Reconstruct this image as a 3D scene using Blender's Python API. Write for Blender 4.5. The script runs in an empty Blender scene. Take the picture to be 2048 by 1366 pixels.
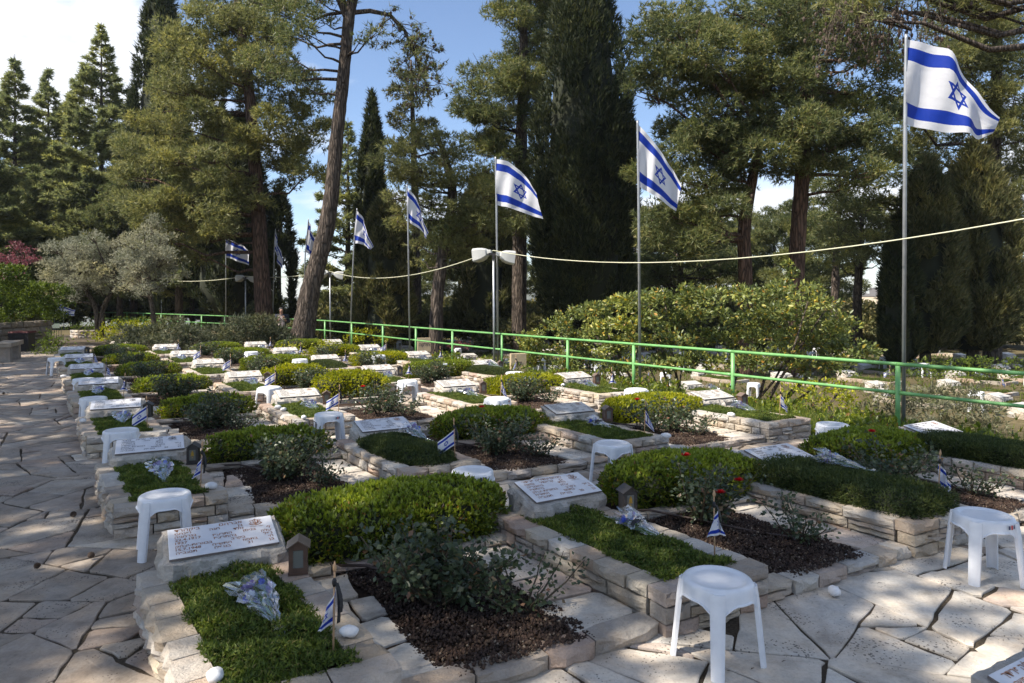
import bpy, bmesh, math, random
import numpy as np
from mathutils import Vector, Matrix, Euler

# ------------------------------------------------------------------ camera, world, sun
scene = bpy.context.scene
COL = scene.collection
R = math.radians
random.seed(11)
RNG = np.random.default_rng(11)
F, CX, HY, CAMZ = 1365.0, 1024.0, 597.0, 1.62

cam_d = bpy.data.cameras.new('camera')
cam_d.lens = 24.0
cam_d.sensor_width = 36.0
cam_d.shift_y = -(683.0 - HY) / 2048.0
cam_d.clip_end = 12000.0
cam_d.clip_start = 0.05
cam_d.dof.use_dof = True
cam_d.dof.focus_distance = 6.0
cam_d.dof.aperture_fstop = 6.3
cam = bpy.data.objects.new('camera', cam_d)
COL.objects.link(cam)
cam.location = (0, 0, CAMZ)
cam.rotation_euler = (R(90), 0, 0)
scene.camera = cam

SUN_EL = 50.0
SUN_AZ = math.atan2(-0.90, -0.43)          # direction towards the sun, from +Y to +X
sun_vec = Vector((math.sin(SUN_AZ) * math.cos(R(SUN_EL)), math.cos(SUN_AZ) * math.cos(R(SUN_EL)), math.sin(R(SUN_EL))))
sun_d = bpy.data.lights.new('sun', 'SUN')
sun_d.energy = 5.0
sun_d.angle = R(0.53)
sun_d.color = (1.0, 0.93, 0.82)
sun = bpy.data.objects.new('sun', sun_d)
COL.objects.link(sun)
sun.rotation_euler = sun_vec.to_track_quat('Z', 'Y').to_euler()
sun.location = (-20, -6, 30)

world = bpy.data.worlds.new('World')
scene.world = world
world.use_nodes = True
wn, wl = world.node_tree.nodes, world.node_tree.links
wn.clear()
w_out = wn.new('ShaderNodeOutputWorld')
w_bg = wn.new('ShaderNodeBackground')
w_sky = wn.new('ShaderNodeTexSky')
w_sky.sky_type = 'NISHITA'
w_sky.sun_disc = False
w_sky.sun_elevation = R(SUN_EL)
w_sky.sun_rotation = SUN_AZ
w_sky.altitude = 800
w_sky.air_density = 1.0
w_sky.dust_density = 0.6
w_sky.ozone_density = 1.6
w_tc = wn.new('ShaderNodeTexCoord')
w_sep = wn.new('ShaderNodeSeparateXYZ')
wl.new(w_tc.outputs['Generated'], w_sep.inputs[0])


def wmath(op, a, b=None, clamp=False):
    n = wn.new('ShaderNodeMath')
    n.operation = op
    n.use_clamp = clamp
    for k, v in enumerate((a, b)):
        if v is None:
            continue
        if isinstance(v, (int, float)):
            n.inputs[k].default_value = v
        else:
            wl.new(v, n.inputs[k])
    return n.outputs[0]


w_den = wmath('ADD', wmath('MAXIMUM', w_sep.outputs['Z'], 0.0), 0.22)
w_comb = wn.new('ShaderNodeCombineXYZ')
wl.new(wmath('DIVIDE', w_sep.outputs['X'], w_den), w_comb.inputs['X'])
wl.new(wmath('DIVIDE', w_sep.outputs['Y'], w_den), w_comb.inputs['Y'])
w_map = wn.new('ShaderNodeMapping')
w_map.inputs['Location'].default_value = (5.1, 3.7, 0.0)
wl.new(w_comb.outputs[0], w_map.inputs['Vector'])
w_noise = wn.new('ShaderNodeTexNoise')
w_noise.inputs['Scale'].default_value = 0.85
w_noise.inputs['Detail'].default_value = 9.0
w_noise.inputs['Roughness'].default_value = 0.56
w_noise.inputs['Distortion'].default_value = 0.35
wl.new(w_map.outputs[0], w_noise.inputs['Vector'])
w_ramp = wn.new('ShaderNodeValToRGB')
w_ramp.color_ramp.elements[0].position = 0.515
w_ramp.color_ramp.elements[1].position = 0.61
wl.new(w_noise.outputs['Fac'], w_ramp.inputs['Fac'])
w_mix = wn.new('ShaderNodeMix')
w_mix.data_type = 'RGBA'
w_cov = wmath('MULTIPLY', w_ramp.outputs['Color'], wmath('GREATER_THAN', w_sep.outputs['Z'], 0.0))
wl.new(w_cov, w_mix.inputs['Factor'])
w_tint = wn.new('ShaderNodeMix')
w_tint.data_type = 'RGBA'
w_tint.blend_type = 'MULTIPLY'
w_tint.inputs['Factor'].default_value = 1.0
wl.new(w_sky.outputs['Color'], w_tint.inputs['A'])
w_tint.inputs['B'].default_value = (1.35, 1.33, 1.36, 1)
wl.new(w_tint.outputs['Result'], w_mix.inputs['A'])
w_mix.inputs['B'].default_value = (7.4, 7.7, 8.2, 1)
wl.new(w_mix.outputs['Result'], w_bg.inputs['Color'])
w_bg.inputs['Strength'].default_value = 0.088
wl.new(w_bg.outputs[0], w_out.inputs['Surface'])

scene.view_settings.view_transform = 'Standard'
scene.view_settings.look = 'None'
scene.view_settings.gamma = 1.0
scene.view_settings.exposure = 0.80
scene.view_settings.use_curve_mapping = False
cy = scene.cycles
cy.use_denoising = True
cy.max_bounces = 6
cy.diffuse_bounces = 3
cy.glossy_bounces = 2
cy.transmission_bounces = 4
cy.transparent_max_bounces = 10
cy.sample_clamp_indirect = 6.0
cy.caustics_reflective = False
cy.caustics_refractive = False


# ------------------------------------------------------------------ helpers
def at(px, py, z=0.0):
    y = F * (CAMZ - z) / (py - HY)
    return Vector(((px - CX) / F * y, y, z))


def atd(px, py, d):
    return Vector(((px - CX) / F * d, d, CAMZ - (py - HY) / F * d))


def nrm(v):
    return v / np.maximum(np.linalg.norm(v, axis=-1, keepdims=True), 1e-9)


def wob(p, s=1.0, seed=0.0):
    """cheap smooth pseudo-noise, about -1..1, for an (n,3) array"""
    p = np.asarray(p, float) * s
    a = np.sin(p[..., 0] * 1.7 + seed * 3.1 + 1.3 * np.sin(p[..., 1] * 1.1 + seed)) * np.cos(p[..., 1] * 1.9 - seed + p[..., 2] * 0.7)
    b = np.sin(p[..., 2] * 2.3 + seed * 1.7 + p[..., 0] * 1.2) * np.cos(p[..., 0] * 2.9 + p[..., 1] * 2.1 + seed * 2.0)
    return 0.6 * a + 0.4 * b


def mesh_np(name, verts, faces, mat=None, smooth=False):
    """verts (n,3); faces: list of int arrays (m,k)"""
    me = bpy.data.meshes.new(name)
    verts = np.asarray(verts, np.float32)
    me.vertices.add(len(verts))
    me.vertices.foreach_set('co', verts.ravel())
    faces = [np.asarray(f, np.int32) for f in faces if len(f)]
    nl = sum(f.size for f in faces)
    npoly = sum(len(f) for f in faces)
    me.loops.add(nl)
    me.loops.foreach_set('vertex_index', np.concatenate([f.ravel() for f in faces]))
    me.polygons.add(npoly)
    starts, tot, s0 = [], [], 0
    for f in faces:
        k = f.shape[1]
        starts.append(s0 + np.arange(len(f)) * k)
        tot.append(np.full(len(f), k))
        s0 += f.size
    me.polygons.foreach_set('loop_start', np.concatenate(starts).astype(np.int32))
    me.polygons.foreach_set('loop_total', np.concatenate(tot).astype(np.int32))
    if smooth:
        me.polygons.foreach_set('use_smooth', np.ones(npoly, bool))
    me.update(calc_edges=True)
    if mat:
        me.materials.append(mat)
    return me


class MB:
    """collects plain python geometry into one mesh"""
    def __init__(self):
        self.v, self.f, self.m = [], [], []

    def add(self, verts, faces, mi=0):
        o = len(self.v)
        self.v += [tuple(x) for x in verts]
        for f in faces:
            self.f.append(tuple(i + o for i in f))
            self.m.append(mi)
        return o

    def box(self, c, s, rz=0.0, mi=0, taper=1.0, rot=None):
        cx, cyy, cz = c
        a, b, h = s[0] / 2, s[1] / 2, s[2] / 2
        pts = []
        for z, t in ((-h, 1.0), (h, taper)):
            for x, y in ((-a, -b), (a, -b), (a, b), (-a, b)):
                pts.append(Vector((x * t, y * t, z)))
        m = rot if rot is not None else Matrix.Rotation(rz, 3, 'Z')
        pts = [m @ p + Vector(c) for p in pts]
        self.add(pts, [(3, 2, 1, 0), (4, 5, 6, 7), (0, 1, 5, 4), (1, 2, 6, 5), (2, 3, 7, 6), (3, 0, 4, 7)], mi)

    def tube(self, pts, rad, sides=8, caps=True, mi=0, wobble=0.0, rnd=random):
        pts = [Vector(p) for p in pts]
        n = len(pts)
        if isinstance(rad, (int, float)):
            rad = [rad] * n
        rings = []
        prev = None
        for i, p in enumerate(pts):
            t = (pts[min(i + 1, n - 1)] - pts[max(i - 1, 0)]).normalized()
            if prev is None:
                a = t.orthogonal().normalized()
            else:
                a = (prev - t * prev.dot(t))
                a = a.normalized() if a.length > 1e-6 else t.orthogonal().normalized()
            prev = a
            b = t.cross(a)
            rings.append([p + (a * math.cos(2 * math.pi * k / sides) + b * math.sin(2 * math.pi * k / sides)) * rad[i] * (1 + wobble * rnd.uniform(-1, 1)) for k in range(sides)])
        fs = []
        for i in range(n - 1):
            for k in range(sides):
                k2 = (k + 1) % sides
                fs.append((i * sides + k, i * sides + k2, (i + 1) * sides + k2, (i + 1) * sides + k))
        if caps:
            fs.append(tuple(range(sides - 1, -1, -1)))
            fs.append(tuple((n - 1) * sides + k for k in range(sides)))
        self.add([q for r in rings for q in r], fs, mi)

    def lathe(self, prof, seg=24, c=(0, 0, 0), mi=0):
        vs, fs = [], []
        for r, z in prof:
            for k in range(seg):
                a = 2 * math.pi * k / seg
                vs.append((c[0] + r * math.cos(a), c[1] + r * math.sin(a), c[2] + z))
        for i in range(len(prof) - 1):
            for k in range(seg):
                k2 = (k + 1) % seg
                fs.append((i * seg + k, i * seg + k2, (i + 1) * seg + k2, (i + 1) * seg + k))
        self.add(vs, fs, mi)

    def mesh(self, name, mats, smooth=False):
        me = bpy.data.meshes.new(name)
        me.from_pydata(self.v, [], self.f)
        for m in (mats if isinstance(mats, (list, tuple)) else [mats]):
            me.materials.append(m)
        if any(self.m):
            me.polygons.foreach_set('material_index', self.m)
        if smooth:
            me.polygons.foreach_set('use_smooth', [True] * len(self.f))
        me.update()
        return me


def smooth_by_angle(me, deg=40):
    bm = bmesh.new()
    bm.from_mesh(me)
    for f in bm.faces:
        f.smooth = True
    lim = R(deg)
    for e in bm.edges:
        if len(e.link_faces) == 2 and e.calc_face_angle(0) > lim:
            e.smooth = False
    bm.to_mesh(me)
    bm.free()
    return me


def obj(name, me, parent=None, loc=(0, 0, 0), rot=(0, 0, 0), scale=(1, 1, 1), kind=None):
    o = bpy.data.objects.new(name, me)
    COL.objects.link(o)
    o.location = loc
    o.rotation_euler = rot
    o.scale = scale
    if parent is not None:
        o.parent = parent
    if kind:
        o['kind'] = kind
    return o


def tag(o, label, cat, group=None):
    o['label'] = label
    o['category'] = cat
    if group:
        o['group'] = group
    return o


def thing(name, loc, label, cat, group=None, rz=0.0, scale=1.0):
    o = bpy.data.objects.new(name, None)
    COL.objects.link(o)
    o.empty_display_size = 0.1
    o.location = loc
    o.rotation_euler = (0, 0, rz)
    o.scale = (scale,) * 3
    return tag(o, label, cat, group)


def spawn(parts, name, loc, label, cat, group=None, rz=0.0, scale=1.0, rot=None):
    """parts: list of (part_name, mesh, subparts) built once; a thing with its own copies of them"""
    t = thing(name, loc, label, cat, group, rz, scale)
    if rot is not None:
        t.rotation_euler = rot
    for pn, me, subs in parts:
        p = obj(pn, me, t)
        for sn, sm in subs:
            obj(sn, sm, p)
    return t


# ------------------------------------------------------------------ materials
def new_mat(name):
    m = bpy.data.materials.new(name)
    m.use_nodes = True
    n, l = m.node_tree.nodes, m.node_tree.links
    n.clear()
    out = n.new('ShaderNodeOutputMaterial')
    return m, n, l, out


def node(n, l, t, ins=None, **props):
    x = n.new(t)
    for k, v in props.items():
        setattr(x, k, v)
    for k, v in (ins or {}).items():
        s = x.inputs[k]
        if isinstance(v, bpy.types.NodeSocket):
            l.new(v, s)
        elif isinstance(v, (tuple, list)) and len(v) == 3 and s.type == 'RGBA':
            s.default_value = (*v, 1)
        else:
            s.default_value = v
    return x


def ramp(n, l, fac, stops, interp='LINEAR'):
    r = n.new('ShaderNodeValToRGB')
    cr = r.color_ramp
    cr.interpolation = interp
    while len(cr.elements) > 1:
        cr.elements.remove(cr.elements[-1])
    cr.elements[0].position = stops[0][0]
    cr.elements[0].color = (*stops[0][1], 1)
    for p, c in stops[1:]:
        e = cr.elements.new(p)
        e.color = (*c, 1)
    l.new(fac, r.inputs['Fac'])
    return r.outputs['Color']


def mixc(n, l, fac, a, b, blend='MIX'):
    x = n.new('ShaderNodeMix')
    x.data_type = 'RGBA'
    x.blend_type = blend
    for s, v in (('Factor', fac), ('A', a), ('B', b)):
        sk = [i for i in x.inputs if i.name == s and (i.type == 'RGBA' or s == 'Factor' and i.type == 'VALUE')][0]
        if isinstance(v, bpy.types.NodeSocket):
            l.new(v, sk)
        elif s == 'Factor':
            sk.default_value = v
        else:
            sk.default_value = (*v[:3], 1)
    return [o for o in x.outputs if o.type == 'RGBA'][0]


def plain(name, col, rough=0.6, metal=0.0, spec=0.5, var=0.0, bump=0.0, bscale=60.0, sub=0.0):
    m, n, l, out = new_mat(name)
    tc = n.new('ShaderNodeTexCoord')
    nz = node(n, l, 'ShaderNodeTexNoise', {'Vector': tc.outputs['Object'], 'Scale': bscale, 'Detail': 5.0})
    c = col
    if var > 0:
        lo = tuple(x * (1 - var) for x in col)
        hi = tuple(min(1, x * (1 + var)) for x in col)
        c = ramp(n, l, nz.outputs['Fac'], [(0.3, lo), (0.7, hi)])
    b = node(n, l, 'ShaderNodeBsdfPrincipled', {'Roughness': rough, 'Metallic': metal, 'Specular IOR Level': spec})
    if isinstance(c, tuple):
        b.inputs['Base Color'].default_value = (*c, 1)
    else:
        l.new(c, b.inputs['Base Color'])
    if bump > 0:
        bp = node(n, l, 'ShaderNodeBump', {'Strength': bump, 'Distance': 0.01, 'Height': nz.outputs['Fac']})
        l.new(bp.outputs[0], b.inputs['Normal'])
    l.new(b.outputs[0], out.inputs['Surface'])
    return m


def stone(name, stops, island=False, grain=0.25, bump=0.5, bscale=22.0, spots=0.0, rough=0.85):
    """stone whose tint differs from piece to piece, with blotches, grain and pitting"""
    m, n, l, out = new_mat(name)
    tc = n.new('ShaderNodeTexCoord')
    geo = n.new('ShaderNodeNewGeometry')
    oi = n.new('ShaderNodeObjectInfo')
    rnd = geo.outputs['Random Per Island'] if island else oi.outputs['Random']
    base = ramp(n, l, rnd, stops)
    pos = geo.outputs['Position']
    n1 = node(n, l, 'ShaderNodeTexNoise', {'Vector': pos, 'Scale': 7.0, 'Detail': 6.0, 'Roughness': 0.6})
    g1 = ramp(n, l, n1.outputs['Fac'], [(0.25, (1 - grain,) * 3), (0.5, (1, 1, 1)), (0.8, (1 + grain * 0.4, 1 + grain * 0.3, 1 + grain * 0.1))])
    c = mixc(n, l, 1.0, base, g1, 'MULTIPLY')
    n2 = node(n, l, 'ShaderNodeTexNoise', {'Vector': pos, 'Scale': bscale * 4, 'Detail': 4.0, 'Roughness': 0.7})
    g2 = ramp(n, l, n2.outputs['Fac'], [(0.3, (0.78, 0.76, 0.74)), (0.55, (1, 1, 1))])
    c = mixc(n, l, 0.8, c, g2, 'MULTIPLY')
    n4 = node(n, l, 'ShaderNodeTexNoise', {'Vector': pos, 'Scale': 2.3, 'Detail': 5.0, 'Roughness': 0.65, 'Distortion': 0.8})
    g4 = ramp(n, l, n4.outputs['Fac'], [(0.40, (1, 1, 1)), (0.62, (1.02, 0.9, 0.78)), (0.72, (0.8, 0.72, 0.64))])
    c = mixc(n, l, 0.7, c, g4, 'MULTIPLY')
    if spots > 0:
        vo = node(n, l, 'ShaderNodeTexVoronoi', {'Vector': pos, 'Scale': 55.0, 'Randomness': 1.0})
        n5 = node(n, l, 'ShaderNodeTexNoise', {'Vector': pos, 'Scale': 4.0, 'Detail': 3.0})
        n6 = node(n, l, 'ShaderNodeMath', {0: n5.outputs['Fac'], 1: 1.5, 2: -0.62}, operation='MULTIPLY_ADD')
        thr = node(n, l, 'ShaderNodeMath', {0: n6.outputs[0], 1: 0.85}, operation='MULTIPLY')
        st = node(n, l, 'ShaderNodeTexNoise', {'Vector': pos, 'Scale': 3.4, 'Detail': 7.0, 'Roughness': 0.72, 'Distortion': 0.5})
        sg = ramp(n, l, st.outputs['Fac'], [(0.42, (1, 1, 1)), (0.56, (0.84, 0.83, 0.82)), (0.68, (0.66, 0.66, 0.66))])
        c = mixc(n, l, 0.9, c, sg, 'MULTIPLY')
        lt = node(n, l, 'ShaderNodeMath', {0: vo.outputs['Distance'], 1: thr.outputs[0]}, operation='LESS_THAN')
        sp = node(n, l, 'ShaderNodeMath', {0: lt.outputs[0], 1: spots}, operation='MULTIPLY')
        c = mixc(n, l, sp.outputs[0], c, (0.05, 0.04, 0.035))
    b = node(n, l, 'ShaderNodeBsdfPrincipled', {'Base Color': c, 'Roughness': rough, 'Specular IOR Level': 0.25})
    n3 = node(n, l, 'ShaderNodeTexNoise', {'Vector': pos, 'Scale': bscale, 'Detail': 8.0, 'Roughness': 0.68})
    bp = node(n, l, 'ShaderNodeBump', {'Strength': bump, 'Distance': 0.03, 'Height': n3.outputs['Fac']})
    l.new(bp.outputs[0], b.inputs['Normal'])
    l.new(b.outputs[0], out.inputs['Surface'])
    return m


def leaf(name, stops, trans=0.35, rough=0.55, tcol=None, spec=0.3, patch=0.0):
    m, n, l, out = new_mat(name)
    geo = n.new('ShaderNodeNewGeometry')
    oi = n.new('ShaderNodeObjectInfo')
    c = ramp(n, l, geo.outputs['Random Per Island'], stops)
    if patch > 0:
        nz = node(n, l, 'ShaderNodeTexNoise', {'Vector': geo.outputs['Position'], 'Scale': patch, 'Detail': 3.0})
        g = ramp(n, l, nz.outputs['Fac'], [(0.3, (0.6, 0.66, 0.62)), (0.5, (1, 1, 1)), (0.72, (1.35, 1.25, 0.9))])
        c = mixc(n, l, 1.0, c, g, 'MULTIPLY')
    b = node(n, l, 'ShaderNodeBsdfPrincipled', {'Base Color': c, 'Roughness': rough, 'Specular IOR Level': spec})
    hs = node(n, l, 'ShaderNodeHueSaturation', {'Color': c, 'Saturation': 1.1, 'Value': 1.5})
    t = node(n, l, 'ShaderNodeBsdfTranslucent', {'Color': hs.outputs[0]})
    mx = node(n, l, 'ShaderNodeMixShader', {0: trans, 1: b.outputs[0], 2: t.outputs[0]})
    l.new(mx.outputs[0], out.inputs['Surface'])
    return m


def bark_mat(name, c1, c2, scale=9.0):
    m, n, l, out = new_mat(name)
    tc = n.new('ShaderNodeTexCoord')
    mp = node(n, l, 'ShaderNodeMapping', {'Vector': tc.outputs['Object'], 'Scale': (1, 1, 0.15)})
    dn = node(n, l, 'ShaderNodeTexNoise', {'Vector': mp.outputs[0], 'Scale': scale * 0.9, 'Detail': 4.0})
    dv = node(n, l, 'ShaderNodeVectorMath', {0: dn.outputs['Color'], 1: (0.22, 0.22, 0.22)}, operation='MULTIPLY')
    da = node(n, l, 'ShaderNodeVectorMath', {0: mp.outputs[0], 1: dv.outputs[0]}, operation='ADD')
    vo = node(n, l, 'ShaderNodeTexVoronoi', {'Vector': da.outputs[0], 'Scale': scale * 1.7}, feature='DISTANCE_TO_EDGE')
    nz = node(n, l, 'ShaderNodeTexNoise', {'Vector': mp.outputs[0], 'Scale': scale * 2.2, 'Detail': 7.0, 'Roughness': 0.7})
    f = node(n, l, 'ShaderNodeMath', {0: vo.outputs['Distance'], 1: 4.5}, operation='MULTIPLY')
    f2 = node(n, l, 'ShaderNodeMath', {0: f.outputs[0], 1: nz.outputs['Fac']}, operation='MULTIPLY', use_clamp=True)
    c = ramp(n, l, f2.outputs[0], [(0.0, c1), (0.45, c2), (0.9, tuple(x * 1.25 for x in c2))])
    b = node(n, l, 'ShaderNodeBsdfPrincipled', {'Base Color': c, 'Roughness': 0.9, 'Specular IOR Level': 0.15})
    bp = node(n, l, 'ShaderNodeBump', {'Strength': 1.0, 'Distance': 0.06, 'Height': f2.outputs[0]})
    l.new(bp.outputs[0], b.inputs['Normal'])
    l.new(b.outputs[0], out.inputs['Surface'])
    return m


def flag_mat(name):
    """white cloth with two blue stripes and the six-pointed star, drawn on the cloth's own UV"""
    m, n, l, out = new_mat(name)
    uv = n.new('ShaderNodeUVMap')
    sp = node(n, l, 'ShaderNodeSeparateXYZ', {0: uv.outputs[0]})

    def M(op, a, b=None, c=None):
        return node(n, l, 'ShaderNodeMath', {k: v for k, v in enumerate((a, b, c)) if v is not None}, operation=op).outputs[0]

    x = M('MULTIPLY', M('SUBTRACT', sp.outputs[0], 0.5), 1.375)
    y = M('SUBTRACT', sp.outputs[1], 0.5)
    ay = M('ABSOLUTE', y)
    stripe = M('LESS_THAN', M('ABSOLUTE', M('SUBTRACT', ay, 0.328)), 0.078)

    def tri(sg):
        d1 = M('MULTIPLY', y, -sg)
        d2 = M('ADD', M('MULTIPLY', x, 0.866), M('MULTIPLY', y, 0.5 * sg))
        d3 = M('ADD', M('MULTIPLY', x, -0.866), M('MULTIPLY', y, 0.5 * sg))
        d = M('MAXIMUM', M('MAXIMUM', d1, d2), d3)
        return M('LESS_THAN', M('ABSOLUTE', M('SUBTRACT', d, 0.083)), 0.0165)
    mask = M('MAXIMUM', stripe, M('MAXIMUM', tri(1.0), tri(-1.0)))
    c = mixc(n, l, mask, (0.80, 0.80, 0.84), (0.012, 0.05, 0.42))
    tc = n.new('ShaderNodeTexCoord')
    nz = node(n, l, 'ShaderNodeTexNoise', {'Vector': uv.outputs[0], 'Scale': 7.0, 'Detail': 4.0})
    bp = node(n, l, 'ShaderNodeBump', {'Strength': 0.35, 'Distance': 0.03, 'Height': nz.outputs['Fac']})
    b = node(n, l, 'ShaderNodeBsdfPrincipled', {'Base Color': c, 'Roughness': 0.6, 'Specular IOR Level': 0.3, 'Normal': bp.outputs[0]})
    t = node(n, l, 'ShaderNodeBsdfTranslucent', {'Color': c})
    mx = node(n, l, 'ShaderNodeMixShader', {0: 0.42, 1: b.outputs[0], 2: t.outputs[0]})
    l.new(mx.outputs[0], out.inputs['Surface'])
    return m


def film_mat(name):
    m, n, l, out = new_mat(name)
    lw = node(n, l, 'ShaderNodeLayerWeight', {'Blend': 0.45})
    f = node(n, l, 'ShaderNodeMath', {0: lw.outputs['Facing'], 1: 0.50, 2: 0.07}, operation='MULTIPLY_ADD', use_clamp=True)
    tr = node(n, l, 'ShaderNodeBsdfTransparent', {'Color': (0.97, 0.98, 1.0)})
    g = node(n, l, 'ShaderNodeBsdfGlossy', {'Color': (0.95, 0.96, 1.0), 'Roughness': 0.12})
    df = node(n, l, 'ShaderNodeBsdfDiffuse', {'Color': (0.75, 0.78, 0.85)})
    gd = node(n, l, 'ShaderNodeMixShader', {0: 0.12, 1: g.outputs[0], 2: df.outputs[0]})
    mx = node(n, l, 'ShaderNodeMixShader', {0: f.outputs[0], 1: tr.outputs[0], 2: gd.outputs[0]})
    l.new(mx.outputs[0], out.inputs['Surface'])
    return m


def soil_mat(name, lo, hi, scale=40.0, bump=0.8):
    m, n, l, out = new_mat(name)
    geo = n.new('ShaderNodeNewGeometry')
    nz = node(n, l, 'ShaderNodeTexNoise', {'Vector': geo.outputs['Position'], 'Scale': scale, 'Detail': 9.0, 'Roughness': 0.75})
    n2 = node(n, l, 'ShaderNodeTexNoise', {'Vector': geo.outputs['Position'], 'Scale': 0.6, 'Detail': 4.0})
    c = ramp(n, l, nz.outputs['Fac'], [(0.3, lo), (0.7, hi)])
    g = ramp(n, l, n2.outputs['Fac'], [(0.3, (0.7, 0.7, 0.7)), (0.7, (1.2, 1.15, 1.1))])
    c = mixc(n, l, 1.0, c, g, 'MULTIPLY')
    b = node(n, l, 'ShaderNodeBsdfPrincipled', {'Base Color': c, 'Roughness': 0.95, 'Specular IOR Level': 0.1})
    bp = node(n, l, 'ShaderNodeBump', {'Strength': bump, 'Distance': 0.03, 'Height': nz.outputs['Fac']})
    l.new(bp.outputs[0], b.inputs['Normal'])
    l.new(b.outputs[0], out.inputs['Surface'])
    return m


LIME = [(0.0, (0.42, 0.355, 0.275)), (0.15, (0.54, 0.505, 0.45)), (0.32, (0.44, 0.335, 0.275)), (0.5, (0.56, 0.50, 0.40)), (0.65, (0.37, 0.325, 0.28)), (0.8, (0.57, 0.55, 0.51)), (1.0, (0.48, 0.38, 0.29))]
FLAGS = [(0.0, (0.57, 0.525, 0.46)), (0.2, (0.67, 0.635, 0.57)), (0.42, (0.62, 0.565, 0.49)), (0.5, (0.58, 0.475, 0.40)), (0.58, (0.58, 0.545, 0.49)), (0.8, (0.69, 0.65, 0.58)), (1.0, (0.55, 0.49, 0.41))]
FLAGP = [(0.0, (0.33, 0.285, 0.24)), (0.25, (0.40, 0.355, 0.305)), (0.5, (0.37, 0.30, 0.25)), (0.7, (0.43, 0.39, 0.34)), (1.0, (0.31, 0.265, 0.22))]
M = {}
M['wall'] = stone('limestone_wall', LIME, bump=0.9, bscale=26, grain=0.3)
M['wall_i'] = stone('limestone_wall_joined', LIME, island=True, bump=0.9, bscale=26, grain=0.3)
M['flag'] = stone('flagstone', FLAGS, bump=0.35, bscale=16, grain=0.32, spots=0.75)
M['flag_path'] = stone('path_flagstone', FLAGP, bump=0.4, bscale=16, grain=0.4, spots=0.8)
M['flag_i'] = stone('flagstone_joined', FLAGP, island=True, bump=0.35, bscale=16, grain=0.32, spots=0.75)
M['block'] = stone('rough_white_stone', [(0, (0.50, 0.48, 0.45)), (1, (0.58, 0.55, 0.50))], bump=1.0, bscale=30, grain=0.35)
M['joint'] = soil_mat('joint_earth', (0.05, 0.04, 0.03), (0.17, 0.14, 0.105), 70)
M['mortar'] = soil_mat('mortar', (0.05, 0.042, 0.034), (0.13, 0.11, 0.09), 60, 0.4)
M['soil'] = soil_mat('garden_soil', (0.025, 0.016, 0.011), (0.075, 0.05, 0.036), 45)
M['mulch'] = stone('red_tuff_chips', [(0, (0.024, 0.016, 0.012)), (0.45, (0.050, 0.033, 0.026)), (0.8, (0.078, 0.050, 0.038)), (0.97, (0.11, 0.08, 0.055)), (1, (0.30, 0.26, 0.21))], island=True, bump=0.4, bscale=60)
M['ground'] = soil_mat('dry_ground', (0.07, 0.06, 0.032), (0.17, 0.14, 0.08), 8)
M['plaque'] = plain('pale_marble', (0.66, 0.65, 0.66), 0.35, var=0.06, bscale=25)
M['plaque_far'] = plain('weathered_marble', (0.56, 0.53, 0.48), 0.5, var=0.12, bscale=18)
M['plaque_edge'] = plain('plaque_edge', (0.16, 0.13, 0.12), 0.6)
M['ink'] = plain('orange_brown_lettering', (0.30, 0.12, 0.045), 0.6, var=0.3, bscale=40)
M['ink_dark'] = plain('dark_lettering', (0.08, 0.06, 0.06), 0.6)
M['plastic'] = plain('white_plastic', (0.73, 0.735, 0.755), 0.34, var=0.045, bscale=22, spec=0.5)
M['sticker'] = plain('white_sticker', (0.75, 0.75, 0.75), 0.4)
M['sticker_red'] = plain('red_print', (0.5, 0.03, 0.03), 0.4)
M['sticker_dark'] = plain('dark_print', (0.05, 0.06, 0.12), 0.4)
M['wood'] = plain('pale_wood', (0.42, 0.26, 0.14), 0.6, var=0.2, bscale=50)
M['ribbon'] = plain('black_ribbon', (0.008, 0.008, 0.010), 0.5)
M['flag_cloth'] = flag_mat('flag_cloth')
M['litter'] = plain('dry_litter', (0.075, 0.05, 0.032), 0.9, var=0.5, bscale=4)
M['film'] = film_mat('cellophane')
M['rail'] = plain('green_paint', (0.16, 0.37, 0.12), 0.4, var=0.2, bscale=6)
M['galv'] = plain('galvanised_steel', (0.36, 0.37, 0.38), 0.45, metal=0.6, var=0.15, bscale=8)
M['lamp'] = plain('grey_lamp_housing', (0.46, 0.46, 0.44), 0.5, var=0.06, bscale=6)
M['lampglass'] = plain('lamp_glass', (0.35, 0.37, 0.38), 0.15)
M['cable'] = plain('cream_cable', (0.62, 0.60, 0.42), 0.5)
M['lan_brown'] = plain('brown_metal', (0.10, 0.058, 0.04), 0.4, var=0.2, bscale=20)
M['lan_dark'] = plain('dark_bronze', (0.038, 0.032, 0.03), 0.4, var=0.2, bscale=20)
M['lan_roof'] = plain('lantern_roof', (0.16, 0.115, 0.09), 0.35, var=0.15, bscale=20)
M['lan_glass'] = plain('lantern_glass', (0.16, 0.16, 0.14), 0.08)
M['gold'] = plain('worn_gold', (0.45, 0.27, 0.05), 0.4, metal=0.5)
M['pebble'] = plain('white_pebble', (0.70, 0.69, 0.68), 0.7, var=0.1, bscale=30)
M['pipe'] = plain('brown_drip_pipe', (0.055, 0.035, 0.027), 0.6)
M['rock'] = stone('rubble_wall_stone', [(0, (0.27, 0.24, 0.20)), (0.5, (0.36, 0.31, 0.25)), (1, (0.31, 0.29, 0.27))], bump=1.0, bscale=12, grain=0.4)
M['dark_metal'] = plain('dark_bin', (0.02, 0.017, 0.017), 0.5)
M['dark_red'] = plain('dark_red_lid', (0.10, 0.02, 0.02), 0.5)
M['green_metal'] = plain('dark_green_metal', (0.02, 0.05, 0.03), 0.5)
M['signplate'] = plain('pale_green_plate', (0.45, 0.52, 0.42), 0.5)
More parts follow.
